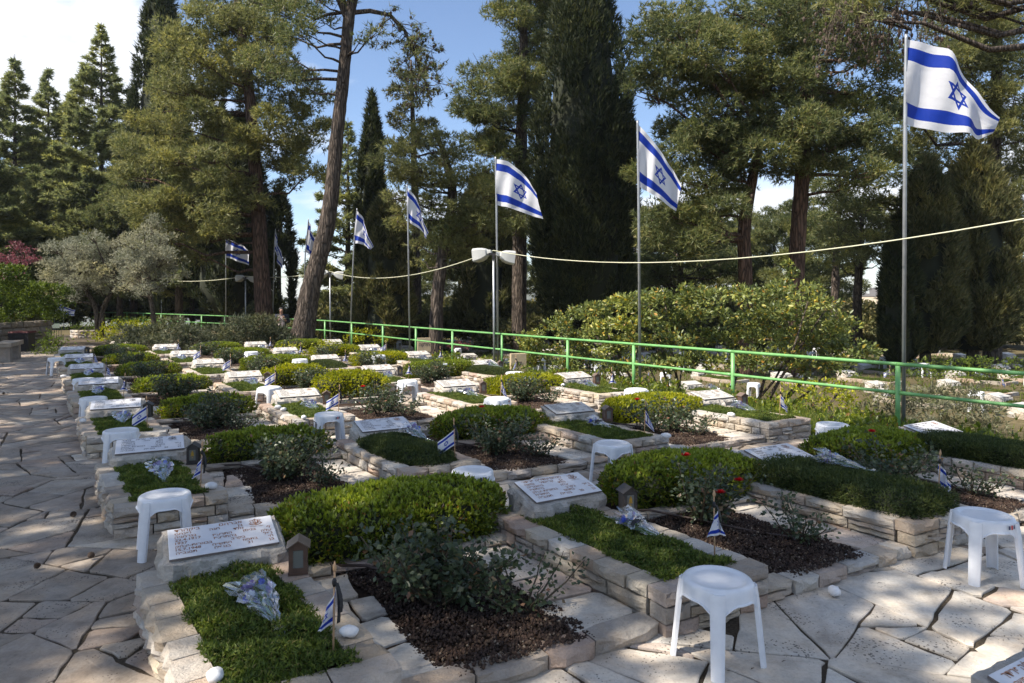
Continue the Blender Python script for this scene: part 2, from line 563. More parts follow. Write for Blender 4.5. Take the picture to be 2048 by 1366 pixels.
M['tan_stone'] = plain('tan_marker_stone', (0.46, 0.36, 0.23), 0.8, var=0.12, bscale=12, bump=0.4)
M['bark'] = bark_mat('pine_bark', (0.035, 0.028, 0.023), (0.15, 0.118, 0.095), 7)
M['bark2'] = bark_mat('reddish_bark', (0.045, 0.03, 0.022), (0.17, 0.105, 0.075), 6)
M['bark_grey'] = bark_mat('grey_bark', (0.05, 0.04, 0.03), (0.20, 0.16, 0.12), 10)
M['cone'] = plain('pine_cone', (0.075, 0.05, 0.035), 0.8)
M['pine'] = leaf('pine_needles', [(0, (0.058, 0.078, 0.034)), (0.4, (0.115, 0.138, 0.054)), (0.8, (0.195, 0.208, 0.082)), (1, (0.28, 0.245, 0.11))], 0.38, 0.5, patch=0.5)
M['pine_lit'] = leaf('light_pine_needles', [(0, (0.10, 0.115, 0.045)), (0.5, (0.19, 0.20, 0.08)), (1, (0.32, 0.295, 0.12))], 0.40, 0.5, patch=0.6)
M['cypress'] = leaf('cypress_scales', [(0, (0.020, 0.028, 0.013)), (0.6, (0.042, 0.055, 0.022)), (1, (0.095, 0.10, 0.042))], 0.22, 0.65, patch=1.8)
M['cypress2'] = leaf('cypress_scales_brownish', [(0, (0.06, 0.066, 0.028)), (0.6, (0.12, 0.125, 0.05)), (1, (0.23, 0.20, 0.095))], 0.3, 0.65, patch=0.8)
M['cedar'] = leaf('cedar_needles', [(0, (0.10, 0.12, 0.06)), (0.5, (0.18, 0.20, 0.085)), (1, (0.28, 0.28, 0.115))], 0.48, 0.55, patch=0.5)
M['olive'] = leaf('olive_leaves', [(0, (0.17, 0.175, 0.12)), (0.5, (0.28, 0.28, 0.195)), (1, (0.44, 0.42, 0.32))], 0.3, 0.45, patch=0.9)
M['red_leaf'] = leaf('purple_plum_leaves', [(0, (0.10, 0.03, 0.04)), (1, (0.26, 0.10, 0.11))], 0.35)
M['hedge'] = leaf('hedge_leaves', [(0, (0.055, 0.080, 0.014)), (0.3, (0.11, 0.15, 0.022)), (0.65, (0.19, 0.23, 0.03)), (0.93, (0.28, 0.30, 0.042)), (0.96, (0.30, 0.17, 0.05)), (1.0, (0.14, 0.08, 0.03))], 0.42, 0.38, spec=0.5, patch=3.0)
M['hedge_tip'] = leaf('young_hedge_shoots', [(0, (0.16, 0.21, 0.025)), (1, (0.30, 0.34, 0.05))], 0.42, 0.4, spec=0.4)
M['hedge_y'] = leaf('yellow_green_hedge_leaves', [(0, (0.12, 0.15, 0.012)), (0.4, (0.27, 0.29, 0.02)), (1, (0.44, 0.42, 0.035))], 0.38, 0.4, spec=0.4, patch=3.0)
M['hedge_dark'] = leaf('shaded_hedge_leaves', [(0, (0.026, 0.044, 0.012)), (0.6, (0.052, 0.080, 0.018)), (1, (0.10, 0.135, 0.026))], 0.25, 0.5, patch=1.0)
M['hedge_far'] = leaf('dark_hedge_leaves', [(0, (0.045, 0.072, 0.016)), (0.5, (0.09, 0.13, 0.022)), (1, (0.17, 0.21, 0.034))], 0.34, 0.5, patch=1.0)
M['core'] = plain('hedge_inside', (0.026, 0.03, 0.014), 0.95)  # for closed hulls inside foliage; inner shade is put into the dark colour
M['rosemary'] = leaf('rosemary_leaves', [(0, (0.05, 0.06, 0.035)), (0.6, (0.10, 0.112, 0.06)), (1, (0.19, 0.185, 0.11))], 0.2, 0.6, patch=1.0)
M['lavender'] = leaf('lavender_leaves', [(0, (0.10, 0.11, 0.07)), (1, (0.24, 0.23, 0.15))], 0.25, 0.6, patch=1.0)
M['cover'] = leaf('creeping_ground_cover', [(0, (0.044, 0.070, 0.015)), (0.5, (0.105, 0.15, 0.028)), (0.9, (0.19, 0.23, 0.042)), (1, (0.25, 0.20, 0.08))], 0.28, 0.6, patch=4.0)
M['cover_box'] = leaf('clipped_fine_shrub', [(0, (0.028, 0.044, 0.014)), (0.5, (0.058, 0.082, 0.024)), (1, (0.115, 0.13, 0.04))], 0.25, 0.6, patch=4.0)
M['grass'] = leaf('grass_blades', [(0, (0.06, 0.09, 0.018)), (0.6, (0.12, 0.17, 0.026)), (1, (0.25, 0.24, 0.06))], 0.35, 0.6, patch=1.5)
M['rose_leaf'] = leaf('rose_leaves', [(0, (0.03, 0.045, 0.022)), (0.6, (0.065, 0.088, 0.042)), (0.9, (0.11, 0.13, 0.06)), (1, (0.20, 0.09, 0.05))], 0.25, 0.4, spec=0.5)
M['rose_stem'] = plain('rose_stem', (0.06, 0.045, 0.025), 0.7)
M['rose'] = leaf('red_rose_petals', [(0, (0.30, 0.004, 0.008)), (1, (0.55, 0.012, 0.016))], 0.3, 0.45)
M['photinia'] = leaf('broad_leaf_shrub', [(0, (0.08, 0.105, 0.035)), (0.55, (0.18, 0.215, 0.065)), (0.85, (0.30, 0.32, 0.09)), (0.95, (0.40, 0.35, 0.06)), (1, (0.42, 0.22, 0.05))], 0.3, 0.4, spec=0.45, patch=0.8)
M['fl_purple'] = plain('purple_petals', (0.20, 0.13, 0.36), 0.6, var=0.3, bscale=30)
M['fl_blue'] = plain('blue_petals', (0.06, 0.10, 0.55), 0.6)
M['fl_white'] = plain('white_petals', (0.72, 0.72, 0.75), 0.6)
M['fl_stem'] = plain('flower_stems', (0.12, 0.20, 0.05), 0.6)
M['fl_leaf'] = plain('bouquet_greens', (0.05, 0.085, 0.03), 0.6)
M['hill'] = leaf('far_woods', [(0, (0.045, 0.06, 0.03)), (1, (0.10, 0.11, 0.06))], 0.0, 0.9)
M['hill_ground'] = soil_mat('far_hillside', (0.05, 0.06, 0.03), (0.16, 0.15, 0.09), 0.02, 0.0)
M['bldg'] = plain('cream_stone_facade', (0.55, 0.46, 0.34), 0.8, var=0.08, bscale=0.3)
M['bldg_roof'] = plain('grey_roof', (0.16, 0.15, 0.15), 0.8)
M['window'] = plain('dark_window', (0.05, 0.06, 0.07), 0.15)
M['skin'] = plain('skin', (0.36, 0.20, 0.14), 0.6)
M['hair'] = plain('dark_hair', (0.012, 0.010, 0.009), 0.6)
M['jacket'] = plain('navy_jacket', (0.018, 0.022, 0.038), 0.7)
M['scarf'] = plain('pale_scarf', (0.50, 0.40, 0.38), 0.8, var=0.25, bscale=14)
M['trouser'] = plain('dark_trousers', (0.02, 0.02, 0.025), 0.8)
M['petal_pink'] = plain('lilac_petals', (0.45, 0.20, 0.50), 0.6)

# ------------------------------------------------------------------ plot coordinates: u along a column (away), v along a row (to the right)
KS = 1.037
O = np.array([-1.003, 2.157]) * KS
U = np.array([-0.574, 0.819]) * KS
V = np.array([0.873, 0.488]) * KS
ROWANG = math.atan2(V[1], V[0])
FP, FN = np.array([4.77, 8.44]), np.array([0.819, 0.574])     # the railing's line and its outward normal


def W(u, v, z=0.0):
    p = O + U * u + V * v
    return Vector((p[0], p[1], z))


def fence_pt(d, z=0.0, off=0.0):
    x = 4.77 - 0.7017 * (d - 8.44)
    return Vector((x + FN[0] * off, d + FN[1] * off, z))


def gz(x, y):
    """height of the ground sheet"""
    s = (np.asarray(x) - FP[0]) * FN[0] + (np.asarray(y) - FP[1]) * FN[1]
    t = np.clip((s - 0.35) / 2.4, 0, 1)
    z = -0.03 - 0.87 * (t * t * (3 - 2 * t))
    d = np.hypot(x, y)
    z = z - np.clip(d - 48, 0, 900) * 0.045
    return z


def bed_off(i, k):
    return {2: 0.1 * min(k, 2), 3: (0.10 if k == 0 else 0.25)}.get(i, 0.0)


def bed_uv(i, k):
    return 2.70 * k, 1.947 * i + bed_off(i, k)


ROWN = ['front', 'second', 'third', 'fourth', 'fifth', 'sixth', 'rearmost']
COLN = ['beside the flagstone path', 'second from the path', 'third from the path', 'beside the green railing']


def gp(i, k):
    return f'{ROWN[k]} row, column {COLN[i]}'


NROW = 7
# ------------------------------------------------------------------ ground
xs = np.concatenate([-np.geomspace(4000, 30, 22), np.linspace(-27, 27, 73), np.geomspace(30, 4000, 22)])
ys = np.concatenate([-np.geomspace(800, 12, 8), np.linspace(-8, 48, 90), np.geomspace(50, 2800, 24)])
gx, gy = np.meshgrid(xs, ys)
gv = np.stack([gx, gy, gz(gx, gy)], -1).reshape(-1, 3)
nx_, ny_ = len(xs), len(ys)
ii = np.arange(nx_ * ny_).reshape(ny_, nx_)
gf = np.stack([ii[:-1, :-1], ii[:-1, 1:], ii[1:, 1:], ii[1:, :-1]], -1).reshape(-1, 4)
obj('ground', mesh_np('ground', gv, [gf], M['ground'], True), kind='structure')

paving = obj('paving', None, kind='structure')
mb = MB()
qs = [W(-3.2, -3.2, 0.004), W(-3.2, 8.6, 0.004), W(0.0, 8.0, 0.004), W(0.0, 6.95, 0.004), W(19.5, 6.95, 0.004), W(30, 6.0, 0.004), W(34, -2.0, 0.004), W(22.0, -3.6, 0.004), W(10.0, -5.5, 0.004)]
mb.add(qs, [tuple(range(len(qs)))])
bpy.data.objects.remove(paving)
paving = obj('paving', mb.mesh('paving', M['joint']), kind='structure')


def clip_half(poly, p, n):
    """keep the part of poly with (x-p).n <= 0"""
    out = []
    for i in range(len(poly)):
        a, b = poly[i], poly[(i + 1) % len(poly)]
        da, db = (a - p) @ n, (b - p) @ n
        if da <= 0:
            out.append(a)
        if (da < 0 < db) or (db < 0 < da):
            out.append(a + (b - a) * (da / (da - db)))
    return out


def slab_geom(poly, z0, z1, rnd, ch=0.004, rough=0.008):
    """a split flagstone: rough outline, chamfered rim, slightly uneven top. poly is ccw list of 2d"""
    pts = []
    n = len(poly)
    for i in range(n):
        a, b = poly[i], poly[(i + 1) % n]
        pr = poly[i - 1]
        la = np.linalg.norm(b - a)
        lp = np.linalg.norm(a - pr)
        cut = min(0.04, 0.22 * la, 0.22 * lp) * rnd.uniform(0.05, 0.8)
        pts.append(a + (pr - a) / max(lp, 1e-6) * cut)
        pts.append(a + (b - a) / max(la, 1e-6) * cut)
        if la > 0.14:
            nn = np.array([b[1] - a[1], a[0] - b[0]]) / la
            for t in ((0.5,) if la < 0.24 else ((0.34, 0.68) if la < 0.4 else (0.2, 0.4, 0.62, 0.8))):
                pts.append(a + (b - a) * (t + rnd.uniform(-0.08, 0.08)) + nn * rnd.uniform(-1.6, 0.7) * rough)
    pts = np.array(pts)
    c = pts.mean(0)
    m = len(pts)
    tilt = np.array([rnd.uniform(-0.016, 0.016), rnd.uniform(-0.016, 0.016)])
    rel = pts - c
    r = np.linalg.norm(rel, axis=1, keepdims=True)
    ins = rel * np.maximum(0.5, 1 - ch * 1.4 / np.maximum(r, 0.02))
    low = np.column_stack([rel, np.full(m, z0)])
    mid = np.column_stack([rel, z1 - ch + rel @ tilt])
    top = np.column_stack([ins, z1 + ins @ tilt + np.array([rnd.uniform(-0.0015, 0.0015) for _ in range(m)])])
    vs = np.vstack([low, mid, top, [[0, 0, z1 + 0.001]]])
    fs = []
    for i in range(m):
        j = (i + 1) % m
        fs.append((i, j, m + j, m + i))
        fs.append((m + i, m + j, 2 * m + j, 2 * m + i))
    tris = [(2 * m + i, 2 * m + (i + 1) % m, 3 * m) for i in range(m)]
    return c, vs, fs, tris


def slab_obj(name, poly, z0, z1, rnd, parent, origin=(0, 0, 0), mat='flag', **kw):
    c, vs, fs, tris = slab_geom(poly, z0, z1, rnd, **kw)
    me = bpy.data.meshes.new(name)
    me.from_pydata([tuple(v) for v in vs], [], fs + tris)
    me.materials.append(M[mat])
    me.update()
    return obj(name, me, parent, loc=(c[0] - origin[0], c[1] - origin[1], -origin[2]))


# crazy paving on the path and in the aisles: coarse cells broken again and again along rough chords
rnd = random.Random(5)
sites = []
du, dv = 0.95, 0.95
for a in np.arange(-3.4, 26, du):
    for b in np.arange(-5.7, 9.2, dv):
        sites.append((a + rnd.uniform(-0.4, 0.4), b + rnd.uniform(-0.4, 0.4)))
S = np.array(sites)


def parea(p):
    x, y = np.array(p).T
    return 0.5 * float(np.dot(x, np.roll(y, -1)) - np.dot(y, np.roll(x, -1)))


def breakup(poly, out, depth=0):
    A = abs(parea(poly))
    if A < rnd.choice((0.05, 0.12, 0.17, 0.24, 0.30)) or depth > 7 or len(poly) < 3:
        out.append(poly)
        return
    P = np.array(poly)
    c = P.mean(0)
    w, vec = np.linalg.eigh(np.cov((P - c).T))
    ax = vec[:, 1]
    an = math.atan2(ax[1], ax[0]) + rnd.uniform(-0.75, 0.75)
    n = np.array([math.cos(an), math.sin(an)])
    q = c + ax * math.sqrt(max(w[1], 1e-6)) * rnd.uniform(-0.75, 0.75)
    a, b = clip_half(poly, q, n), clip_half(poly, q, -n)
    if len(a) < 3 or len(b) < 3 or abs(parea(a)) < 0.012 or abs(parea(b)) < 0.012:
        out.append(poly)
        return
    breakup(a, out, depth + 1)
    breakup(b, out, depth + 1)


cells = []
for i, s in enumerate(S):
    if not (-3.0 < s[0] < 25.4 and -5.0 < s[1] < 8.8):
        continue
    d = np.linalg.norm(S - s, axis=1)
    nb = np.argsort(d)[1:16]
    poly = [s + np.array(q) for q in ((-1.8, -1.8), (1.8, -1.8), (1.8, 1.8), (-1.8, 1.8))]
    for j in nb:
        nrm_ = (S[j] - s) / d[j]
        poly = clip_half(poly, s + nrm_ * (d[j] / 2), nrm_)
    pieces = []
    breakup(poly, pieces)
    for pc in pieces:
        u_, v_ = np.array(pc).mean(0)
        if not (-2.3 < u_ < 24.6 and -4.2 < v_ < 8.1):
            continue
        kk = math.floor(u_ / 2.70)
        if 0 <= kk < NROW and 0.22 < u_ - 2.7 * kk < 1.88 and 0.25 < v_ < 6.55:
            continue
        if (u_ > 18.9 and v_ > 1.2) or (v_ > 6.9 and u_ > 0):
            continue
        p = O + U * u_ + V * v_
        if p[1] < 1.5 or p[0] < -0.82 * p[1] - 0.6:
            continue
        if parea(pc) < 0:
            pc = pc[::-1]
        q = list(pc)
        for e in range(len(pc)):
            a, b = pc[e], pc[(e + 1) % len(pc)]
            t = b - a
            ln = np.linalg.norm(t)
            if ln < 1e-5:
                continue
            n = np.array([t[1], -t[0]]) / ln
            g = rnd.uniform(0.002, 0.0075) + (0.007 if rnd.random() < 0.10 else 0)
            q = clip_half(q, a - n * g, n)
            if len(q) < 3:
                break
        if len(q) < 3 or abs(parea(q)) < 0.006:
            continue
        wp = [O + U * x[0] + V * x[1] for x in q]
        if parea(wp) < 0:
            wp = wp[::-1]
        cells.append((abs(parea(wp)) / (p[1] ** 3), wp))
cells.sort(key=lambda c: -c[0])
far_v, far_q, far_t, off = [], [], [], 0
for n_, (sz, wp) in enumerate(cells):
    h = rnd.uniform(0.011, 0.019)
    if n_ < 290:
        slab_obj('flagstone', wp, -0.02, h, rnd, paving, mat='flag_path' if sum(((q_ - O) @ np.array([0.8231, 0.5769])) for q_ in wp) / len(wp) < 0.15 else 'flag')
    else:
        c, vs, fs, tris = slab_geom(wp, -0.02, h, rnd)
        vs = vs + np.array([c[0], c[1], 0])
        far_v.append(vs)
        far_q += [tuple(x + off for x in f) for f in fs]
        far_t += [tuple(x + off for x in f) for f in tris]
        off += len(vs)
if far_v:
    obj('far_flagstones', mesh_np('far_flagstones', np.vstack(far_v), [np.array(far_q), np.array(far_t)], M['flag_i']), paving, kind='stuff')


# dry litter blown over the stones
rng = np.random.default_rng(3)
n = 1500
uu, vv = rng.uniform(-2.0, 12, n), rng.uniform(-2.2, 7.5, n)
kp = (vv < -0.02) | (uu < -0.05)
p2 = O + np.outer(uu[kp], U) + np.outer(vv[kp], V)
n = len(p2)
c = np.column_stack([p2, np.full(n, 0.023)])
an = rng.uniform(0, 6.28, n)
ln, wd = rng.uniform(0.004, 0.016, n), rng.uniform(0.002, 0.006, n)
dx, dy = np.cos(an), np.sin(an)
tri = np.stack([c + np.column_stack([dx * ln, dy * ln, rng.uniform(0, 0.006, n)]), c + np.column_stack([-dy * wd, dx * wd, rng.uniform(0, 0.004, n)]), c + np.column_stack([-dx * ln, -dy * ln, np.zeros(n)])], 1).reshape(-1, 3)
lt = obj('leaf_litter', mesh_np('leaf_litter', tri, [np.arange(3 * n).reshape(-1, 3)], M['litter']), kind='stuff')
tag(lt, 'dry bits of leaf and needle scattered on the paving', 'litter')
mb = MB()
for q in range(9):
    for s_ in range(8):
        a = s_ * 0.785 + q * 0.39
        r_ = 0.020 * math.sin(math.pi * (q + 0.7) / 9.6) + 0.002
        c0 = Vector((r_ * 0.4 * math.cos(a), r_ * 0.4 * math.sin(a), 0.006 * q))
        e = Vector((math.cos(a), math.sin(a), 0.45)) * r_
        sd = Vector((-math.sin(a), math.cos(a), 0)) * 0.006
        mb.add([c0 - sd, c0 + sd, c0 + e + sd * 0.7, c0 + e - sd * 0.7], [(0, 1, 2, 3)])
CONE = mb.mesh('pine_cone', M['cone'])
for px, py, lab in [(178, 1117, 'pine cone lying on the path beside the nearest stool'), (82, 1133, 'small pine cone on the path near the left edge'), (5, 788, 'dark pine cone on the far path at the left edge'), (148, 1030, 'pine cone on the path beside the second grave')]:
    p = at(px, py, 0.03)
    tag(obj('pine_cone', CONE, None, (p.x, p.y, 0.04), (1.45, 0.2, px * 0.3), (0.7, 0.7, 0.7)), lab, 'pine cone', 'pine cones on the path')


# ------------------------------------------------------------------ rock-faced walling stones
def rock_stone(seed, nx=4, nz=3):
    r = random.Random(seed)
    vs, fs = [], []
    for j in range(nz + 1):
        for i in range(nx + 1):
            x, z = i / nx - 0.5, j / nz - 0.5
            edge = i in (0, nx) or j in (0, nz)
            y = -0.5 + (0.03 if edge else -r.uniform(0.04, 0.26))
            if edge:
                x *= 0.995
                z *= 0.99
            else:
                x += r.uniform(-0.06, 0.06)
                z += r.uniform(-0.07, 0.07)
            if j == nz:
                z += r.uniform(-0.03, 0.01)
                y += r.uniform(-0.08, 0.05)
            vs.append((x, y, z))
    for j in range(nz):
        for i in range(nx):
            a = j * (nx + 1) + i
            q = (a, a + 1, a + nx + 2, a + nx + 1)
            if r.random() < 0.5:
                fs += [(q[0], q[1], q[2]), (q[0], q[2], q[3])]
            else:
                fs += [(q[0], q[1], q[3]), (q[1], q[2], q[3])]
    b = len(vs)
    vs += [(-0.5, 0.5, -0.5), (0.5, 0.5, -0.5), (0.5, 0.5, 0.49), (-0.5, 0.5, 0.49)]
    bot = [i for i in range(nx + 1)]
    top = [nz * (nx + 1) + i for i in range(nx + 1)]
    lef = [j * (nx + 1) for j in range(nz + 1)]
    rig = [j * (nx + 1) + nx for j in range(nz + 1)]
    fs.append(tuple(bot[::-1]) + (b, b + 1))
    fs.append(tuple(top) + (b + 2, b + 3))
    fs.append(tuple(lef) + (b + 3, b))
    fs.append(tuple(rig[::-1]) + (b + 1, b + 2))
    fs.append((b + 1, b, b + 3, b + 2))
    me = bpy.data.meshes.new('wall_stone')
    me.from_pydata(vs, [], fs)
    me.materials.append(M['wall'])
    me.update()
    return me


ROCKS = [rock_stone(s) for s in range(9)]
ROCK_NP = []
for me in ROCKS:
    co = np.empty(len(me.vertices) * 3, np.float32)
    me.vertices.foreach_get('co', co)
    ROCK_NP.append((co.reshape(-1, 3), [tuple(p.vertices) for p in me.polygons]))


def wall_run(p0, p1, zs, rnd, depth=0.12, lens=(0.15, 0.34), jit=0.006, gap=0.007, split=0.25):
    """stones of a straight wall face from p0 to p1 (2d), outside on the right hand; yields (centre, angle, scale)"""
    p0, p1 = np.array(p0, float), np.array(p1, float)
    L = np.linalg.norm(p1 - p0)
    t = (p1 - p0) / L
    nrm_ = np.array([t[1], -t[0]])
    ang = math.atan2(t[1], t[0])
    for z0, z1 in zs:
        x = 0.0
        while x < L - 1e-4:
            ln = rnd.uniform(*lens)
            if L - x - ln < lens[0] * 0.75:
                ln = L - x
            pieces = [(x, ln, z0, z1)]
            if z1 - z0 > 0.07 and rnd.random() < split:
                zm = z0 + (z1 - z0) * rnd.uniform(0.38, 0.62)
                pieces = [(x, ln, z0, zm), (x, ln, zm, z1)]
            for (xx, l_, a, b) in pieces:
                c = p0 + t * (xx + l_ / 2) + nrm_ * (rnd.uniform(-jit, jit) - depth / 2)
                yield (c[0], c[1], (a + b) / 2), ang, (l_ - gap, depth, b - a - gap * 0.8)
            x += ln


def lay(runs, parent, origin, rnd, name='wall_stone', joined=False):
    if not joined:
        for c, ang, s in runs:
            obj(name, rnd.choice(ROCKS), parent, loc=(c[0] - origin[0], c[1] - origin[1], c[2] - origin[2]), rot=(0, 0, ang + rnd.uniform(-0.012, 0.012)), scale=s)
        return
    vs, fs, o_ = [], [], 0
    for c, ang, s in runs:
        co, fl = rnd.choice(ROCK_NP)
        p = co * np.array(s)
        ca, sa = math.cos(ang), math.sin(ang)
        p = np.column_stack([p[:, 0] * ca - p[:, 1] * sa, p[:, 0] * sa + p[:, 1] * ca, p[:, 2]]) + np.array(c) - np.array(origin)
        vs += [tuple(q) for q in p]
        fs += [tuple(i + o_ for i in f) for f in fl]
        o_ += len(p)
    if vs:
        me = bpy.data.meshes.new(name + 's')
        me.from_pydata(vs, [], fs)
        me.materials.append(M['wall_i'])
        me.update()
        obj(name + 's', me, parent, kind='stuff')


# ------------------------------------------------------------------ foliage generators (numpy)
def blades(P, D, n, L, w, spread, rng, jl=0.35):
    """narrow triangles fanning out from every point"""
    P = np.repeat(P, n, 0)
    D = np.repeat(D, n, 0)
    d = nrm(D + spread * rng.normal(size=P.shape))
    s = nrm(np.cross(d, rng.normal(size=P.shape)))
    ln = (L * (1 + jl * rng.uniform(-1, 1, len(P))))[:, None]
    ww = w * 0.5
    v = np.stack([P - s * ww, P + s * ww, P + d * ln], 1).reshape(-1, 3)
    return v, np.arange(len(v)).reshape(-1, 3)


def leaves(P, D, n, L, w, spread, rng, jl=0.3, fold=0.25, up=0.0):
    """diamond leaves, two triangles each, folded along the midrib"""
    P = np.repeat(P, n, 0)
    D = np.repeat(D, n, 0)
    d = nrm(D + spread * rng.normal(size=P.shape) + np.array([0, 0, up]))
    s = nrm(np.cross(d, rng.normal(size=P.shape)))
    nn = np.cross(s, d)
    k = (1 + jl * rng.uniform(-1, 1, len(P)))[:, None]
    ln, ww = L * k, w * 0.5 * k
    m = P + d * ln * 0.48
    v = np.stack([P, m + s * ww + nn * ww * fold * 2, P + d * ln, m - s * ww + nn * ww * fold * 2], 1).reshape(-1, 3)
    q = np.arange(len(v)).reshape(-1, 4)
    return v, np.concatenate([q[:, [0, 1, 2]], q[:, [0, 2, 3]]])


def merge(parts):
    vs, fs, o_ = [], [], 0
    for v, f in parts:
        vs.append(v)
        fs.append(f + o_)
        o_ += len(v)
    return np.vstack(vs), np.vstack(fs)


def sph(n, rng):
    return nrm(rng.normal(size=(n, 3)))


def clump_points(c, r, rng, dens, flat=0.75, sub=7, subr=0.42):
    """points on lumps around an ellipsoidal clump, with outward directions"""
    c = np.array(c, float)
    k = max(3, int(sub))
    sd = sph(k, rng)
    sd[:, 2] = np.abs(sd[:, 2]) * 0.9 - 0.25
    sc = c + sd * r * 0.66 * np.array([1, 1, flat])
    Ps, Ds = [], []
    for q in sc:
        rr = r * subr * rng.uniform(0.75, 1.25)
        m = max(4, int(dens * rr * rr * 12))
        d = sph(m, rng)
        rad = rr * rng.uniform(0.35, 1.08, (m, 1)) ** 0.6
        Ps.append(q + d * rad * np.array([1, 1, flat]))
        Ds.append(nrm(d * 0.8 + nrm(q - c) * 0.5 + np.array([0, 0, 0.35])))
    return np.vstack(Ps), np.vstack(Ds)


def superbox_points(a, n, rng, p=4.0, lump=0.08, ls=6.0, seed=0.0, bottom=-0.2, inner=0.86):
    d = sph(int(n * 1.6), rng) * np.array(a) ** 0.6
    d = nrm(d)
    k = (np.sum(np.abs(d / np.array(a)) ** p, 1)) ** (-1.0 / p)
    P = d * k[:, None]
    P = P[P[:, 2] > bottom * a[2] * 4][:n]
    nr = nrm(np.sign(P) * np.abs(P / np.array(a)) ** (p - 1) / np.array(a))
    f = 1 + lump * wob(P * ls, 1.0, seed)
    P = P * f[:, None] * rng.uniform(inner, 1.02, (len(P), 1))
    return P, nr


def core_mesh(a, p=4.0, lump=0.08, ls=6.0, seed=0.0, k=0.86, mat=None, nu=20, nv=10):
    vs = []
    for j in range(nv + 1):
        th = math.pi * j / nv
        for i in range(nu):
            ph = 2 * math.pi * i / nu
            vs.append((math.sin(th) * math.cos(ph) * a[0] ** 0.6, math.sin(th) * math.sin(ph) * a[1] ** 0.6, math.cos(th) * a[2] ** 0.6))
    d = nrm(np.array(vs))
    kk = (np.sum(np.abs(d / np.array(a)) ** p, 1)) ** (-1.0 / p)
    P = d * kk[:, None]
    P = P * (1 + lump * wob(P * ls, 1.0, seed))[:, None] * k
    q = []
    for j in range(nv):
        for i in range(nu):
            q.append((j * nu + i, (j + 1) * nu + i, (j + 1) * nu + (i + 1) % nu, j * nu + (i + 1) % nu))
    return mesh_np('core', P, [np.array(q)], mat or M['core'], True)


def to_mesh(name, vf, mat):
    return mesh_np(name, vf[0], [vf[1]], mat)


# shared meshes in bed coordinates (a along the row, b along the column), written in world axes relative to the bed's front-left corner
def bed_xy(a, b):
    return np.column_stack([a * V[0] + b * U[0], a * V[1] + b * U[1]])


def cover_mesh(kind, seed):
    rng = np.random.default_rng(seed)
    if kind == 'low':
        n = 11000
        a = rng.uniform(0.105, 0.585, n)
        b = rng.uniform(0.105, 1.36, n)
        h = 0.05 + 0.03 * wob(np.column_stack([a, b, b * 0]) * 9, 1.0, seed) + 0.02 * np.clip((0.585 - a) * 12, 0, 1) * np.clip((a - 0.105) * 12, 0, 1)
        z = 0.172 + h * rng.uniform(0.55, 1.0, n)
        P = np.column_stack([bed_xy(a, b), z])
        D = nrm(np.column_stack([rng.normal(0, 0.6, n), rng.normal(0, 0.6, n), np.full(n, 1.0)]))
        return to_mesh('ground_cover', blades(P, D, 3, 0.021, 0.0085, 0.95, rng), M['cover'])
    hgt, pw, n = {'mound': (0.125, 2.6, 13500), 'box': (0.165, 6.0, 16500)}[kind]
    ha, hb = 0.285, 0.66
    P0, D0 = superbox_points((ha, hb, hgt), n, rng, p=pw, lump=0.05, ls=9.0, seed=seed, bottom=-0.02, inner=0.88)
    P = np.column_stack([bed_xy(P0[:, 0] + 0.345, P0[:, 1] + 0.70), P0[:, 2] + 0.192])
    D = np.column_stack([bed_xy(D0[:, 0], D0[:, 1]), D0[:, 2] + 0.3])
    vf = blades(P, nrm(D), 3, 0.027, 0.0075, 0.7, rng)
    # a hull coloured dark for inner shade so that the mass is not see-through
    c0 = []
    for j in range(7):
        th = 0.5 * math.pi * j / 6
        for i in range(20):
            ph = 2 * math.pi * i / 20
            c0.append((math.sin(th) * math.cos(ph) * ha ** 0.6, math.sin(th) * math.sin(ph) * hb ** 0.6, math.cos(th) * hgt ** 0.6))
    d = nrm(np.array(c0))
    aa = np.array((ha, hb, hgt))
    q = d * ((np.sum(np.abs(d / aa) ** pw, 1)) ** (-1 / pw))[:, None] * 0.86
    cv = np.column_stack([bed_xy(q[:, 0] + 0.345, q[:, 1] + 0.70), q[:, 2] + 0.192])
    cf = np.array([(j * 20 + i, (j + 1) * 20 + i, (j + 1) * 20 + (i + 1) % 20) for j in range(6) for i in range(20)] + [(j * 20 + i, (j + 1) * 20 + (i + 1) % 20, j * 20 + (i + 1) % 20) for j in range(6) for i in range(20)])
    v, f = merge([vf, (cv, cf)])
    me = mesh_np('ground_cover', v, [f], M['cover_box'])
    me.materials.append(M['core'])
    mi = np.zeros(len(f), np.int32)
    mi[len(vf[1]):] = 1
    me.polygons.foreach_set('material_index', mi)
    return me


COVER = {'low': [cover_mesh('low', 1), cover_mesh('low', 2)], 'mound': [cover_mesh('mound', 3)], 'box': [cover_mesh('box', 4)]}
COVER_KIND = {(1, 1): 'mound', (2, 0): 'box', (3, 0): 'box', (3, 3): 'mound', (2, 4): 'mound'}

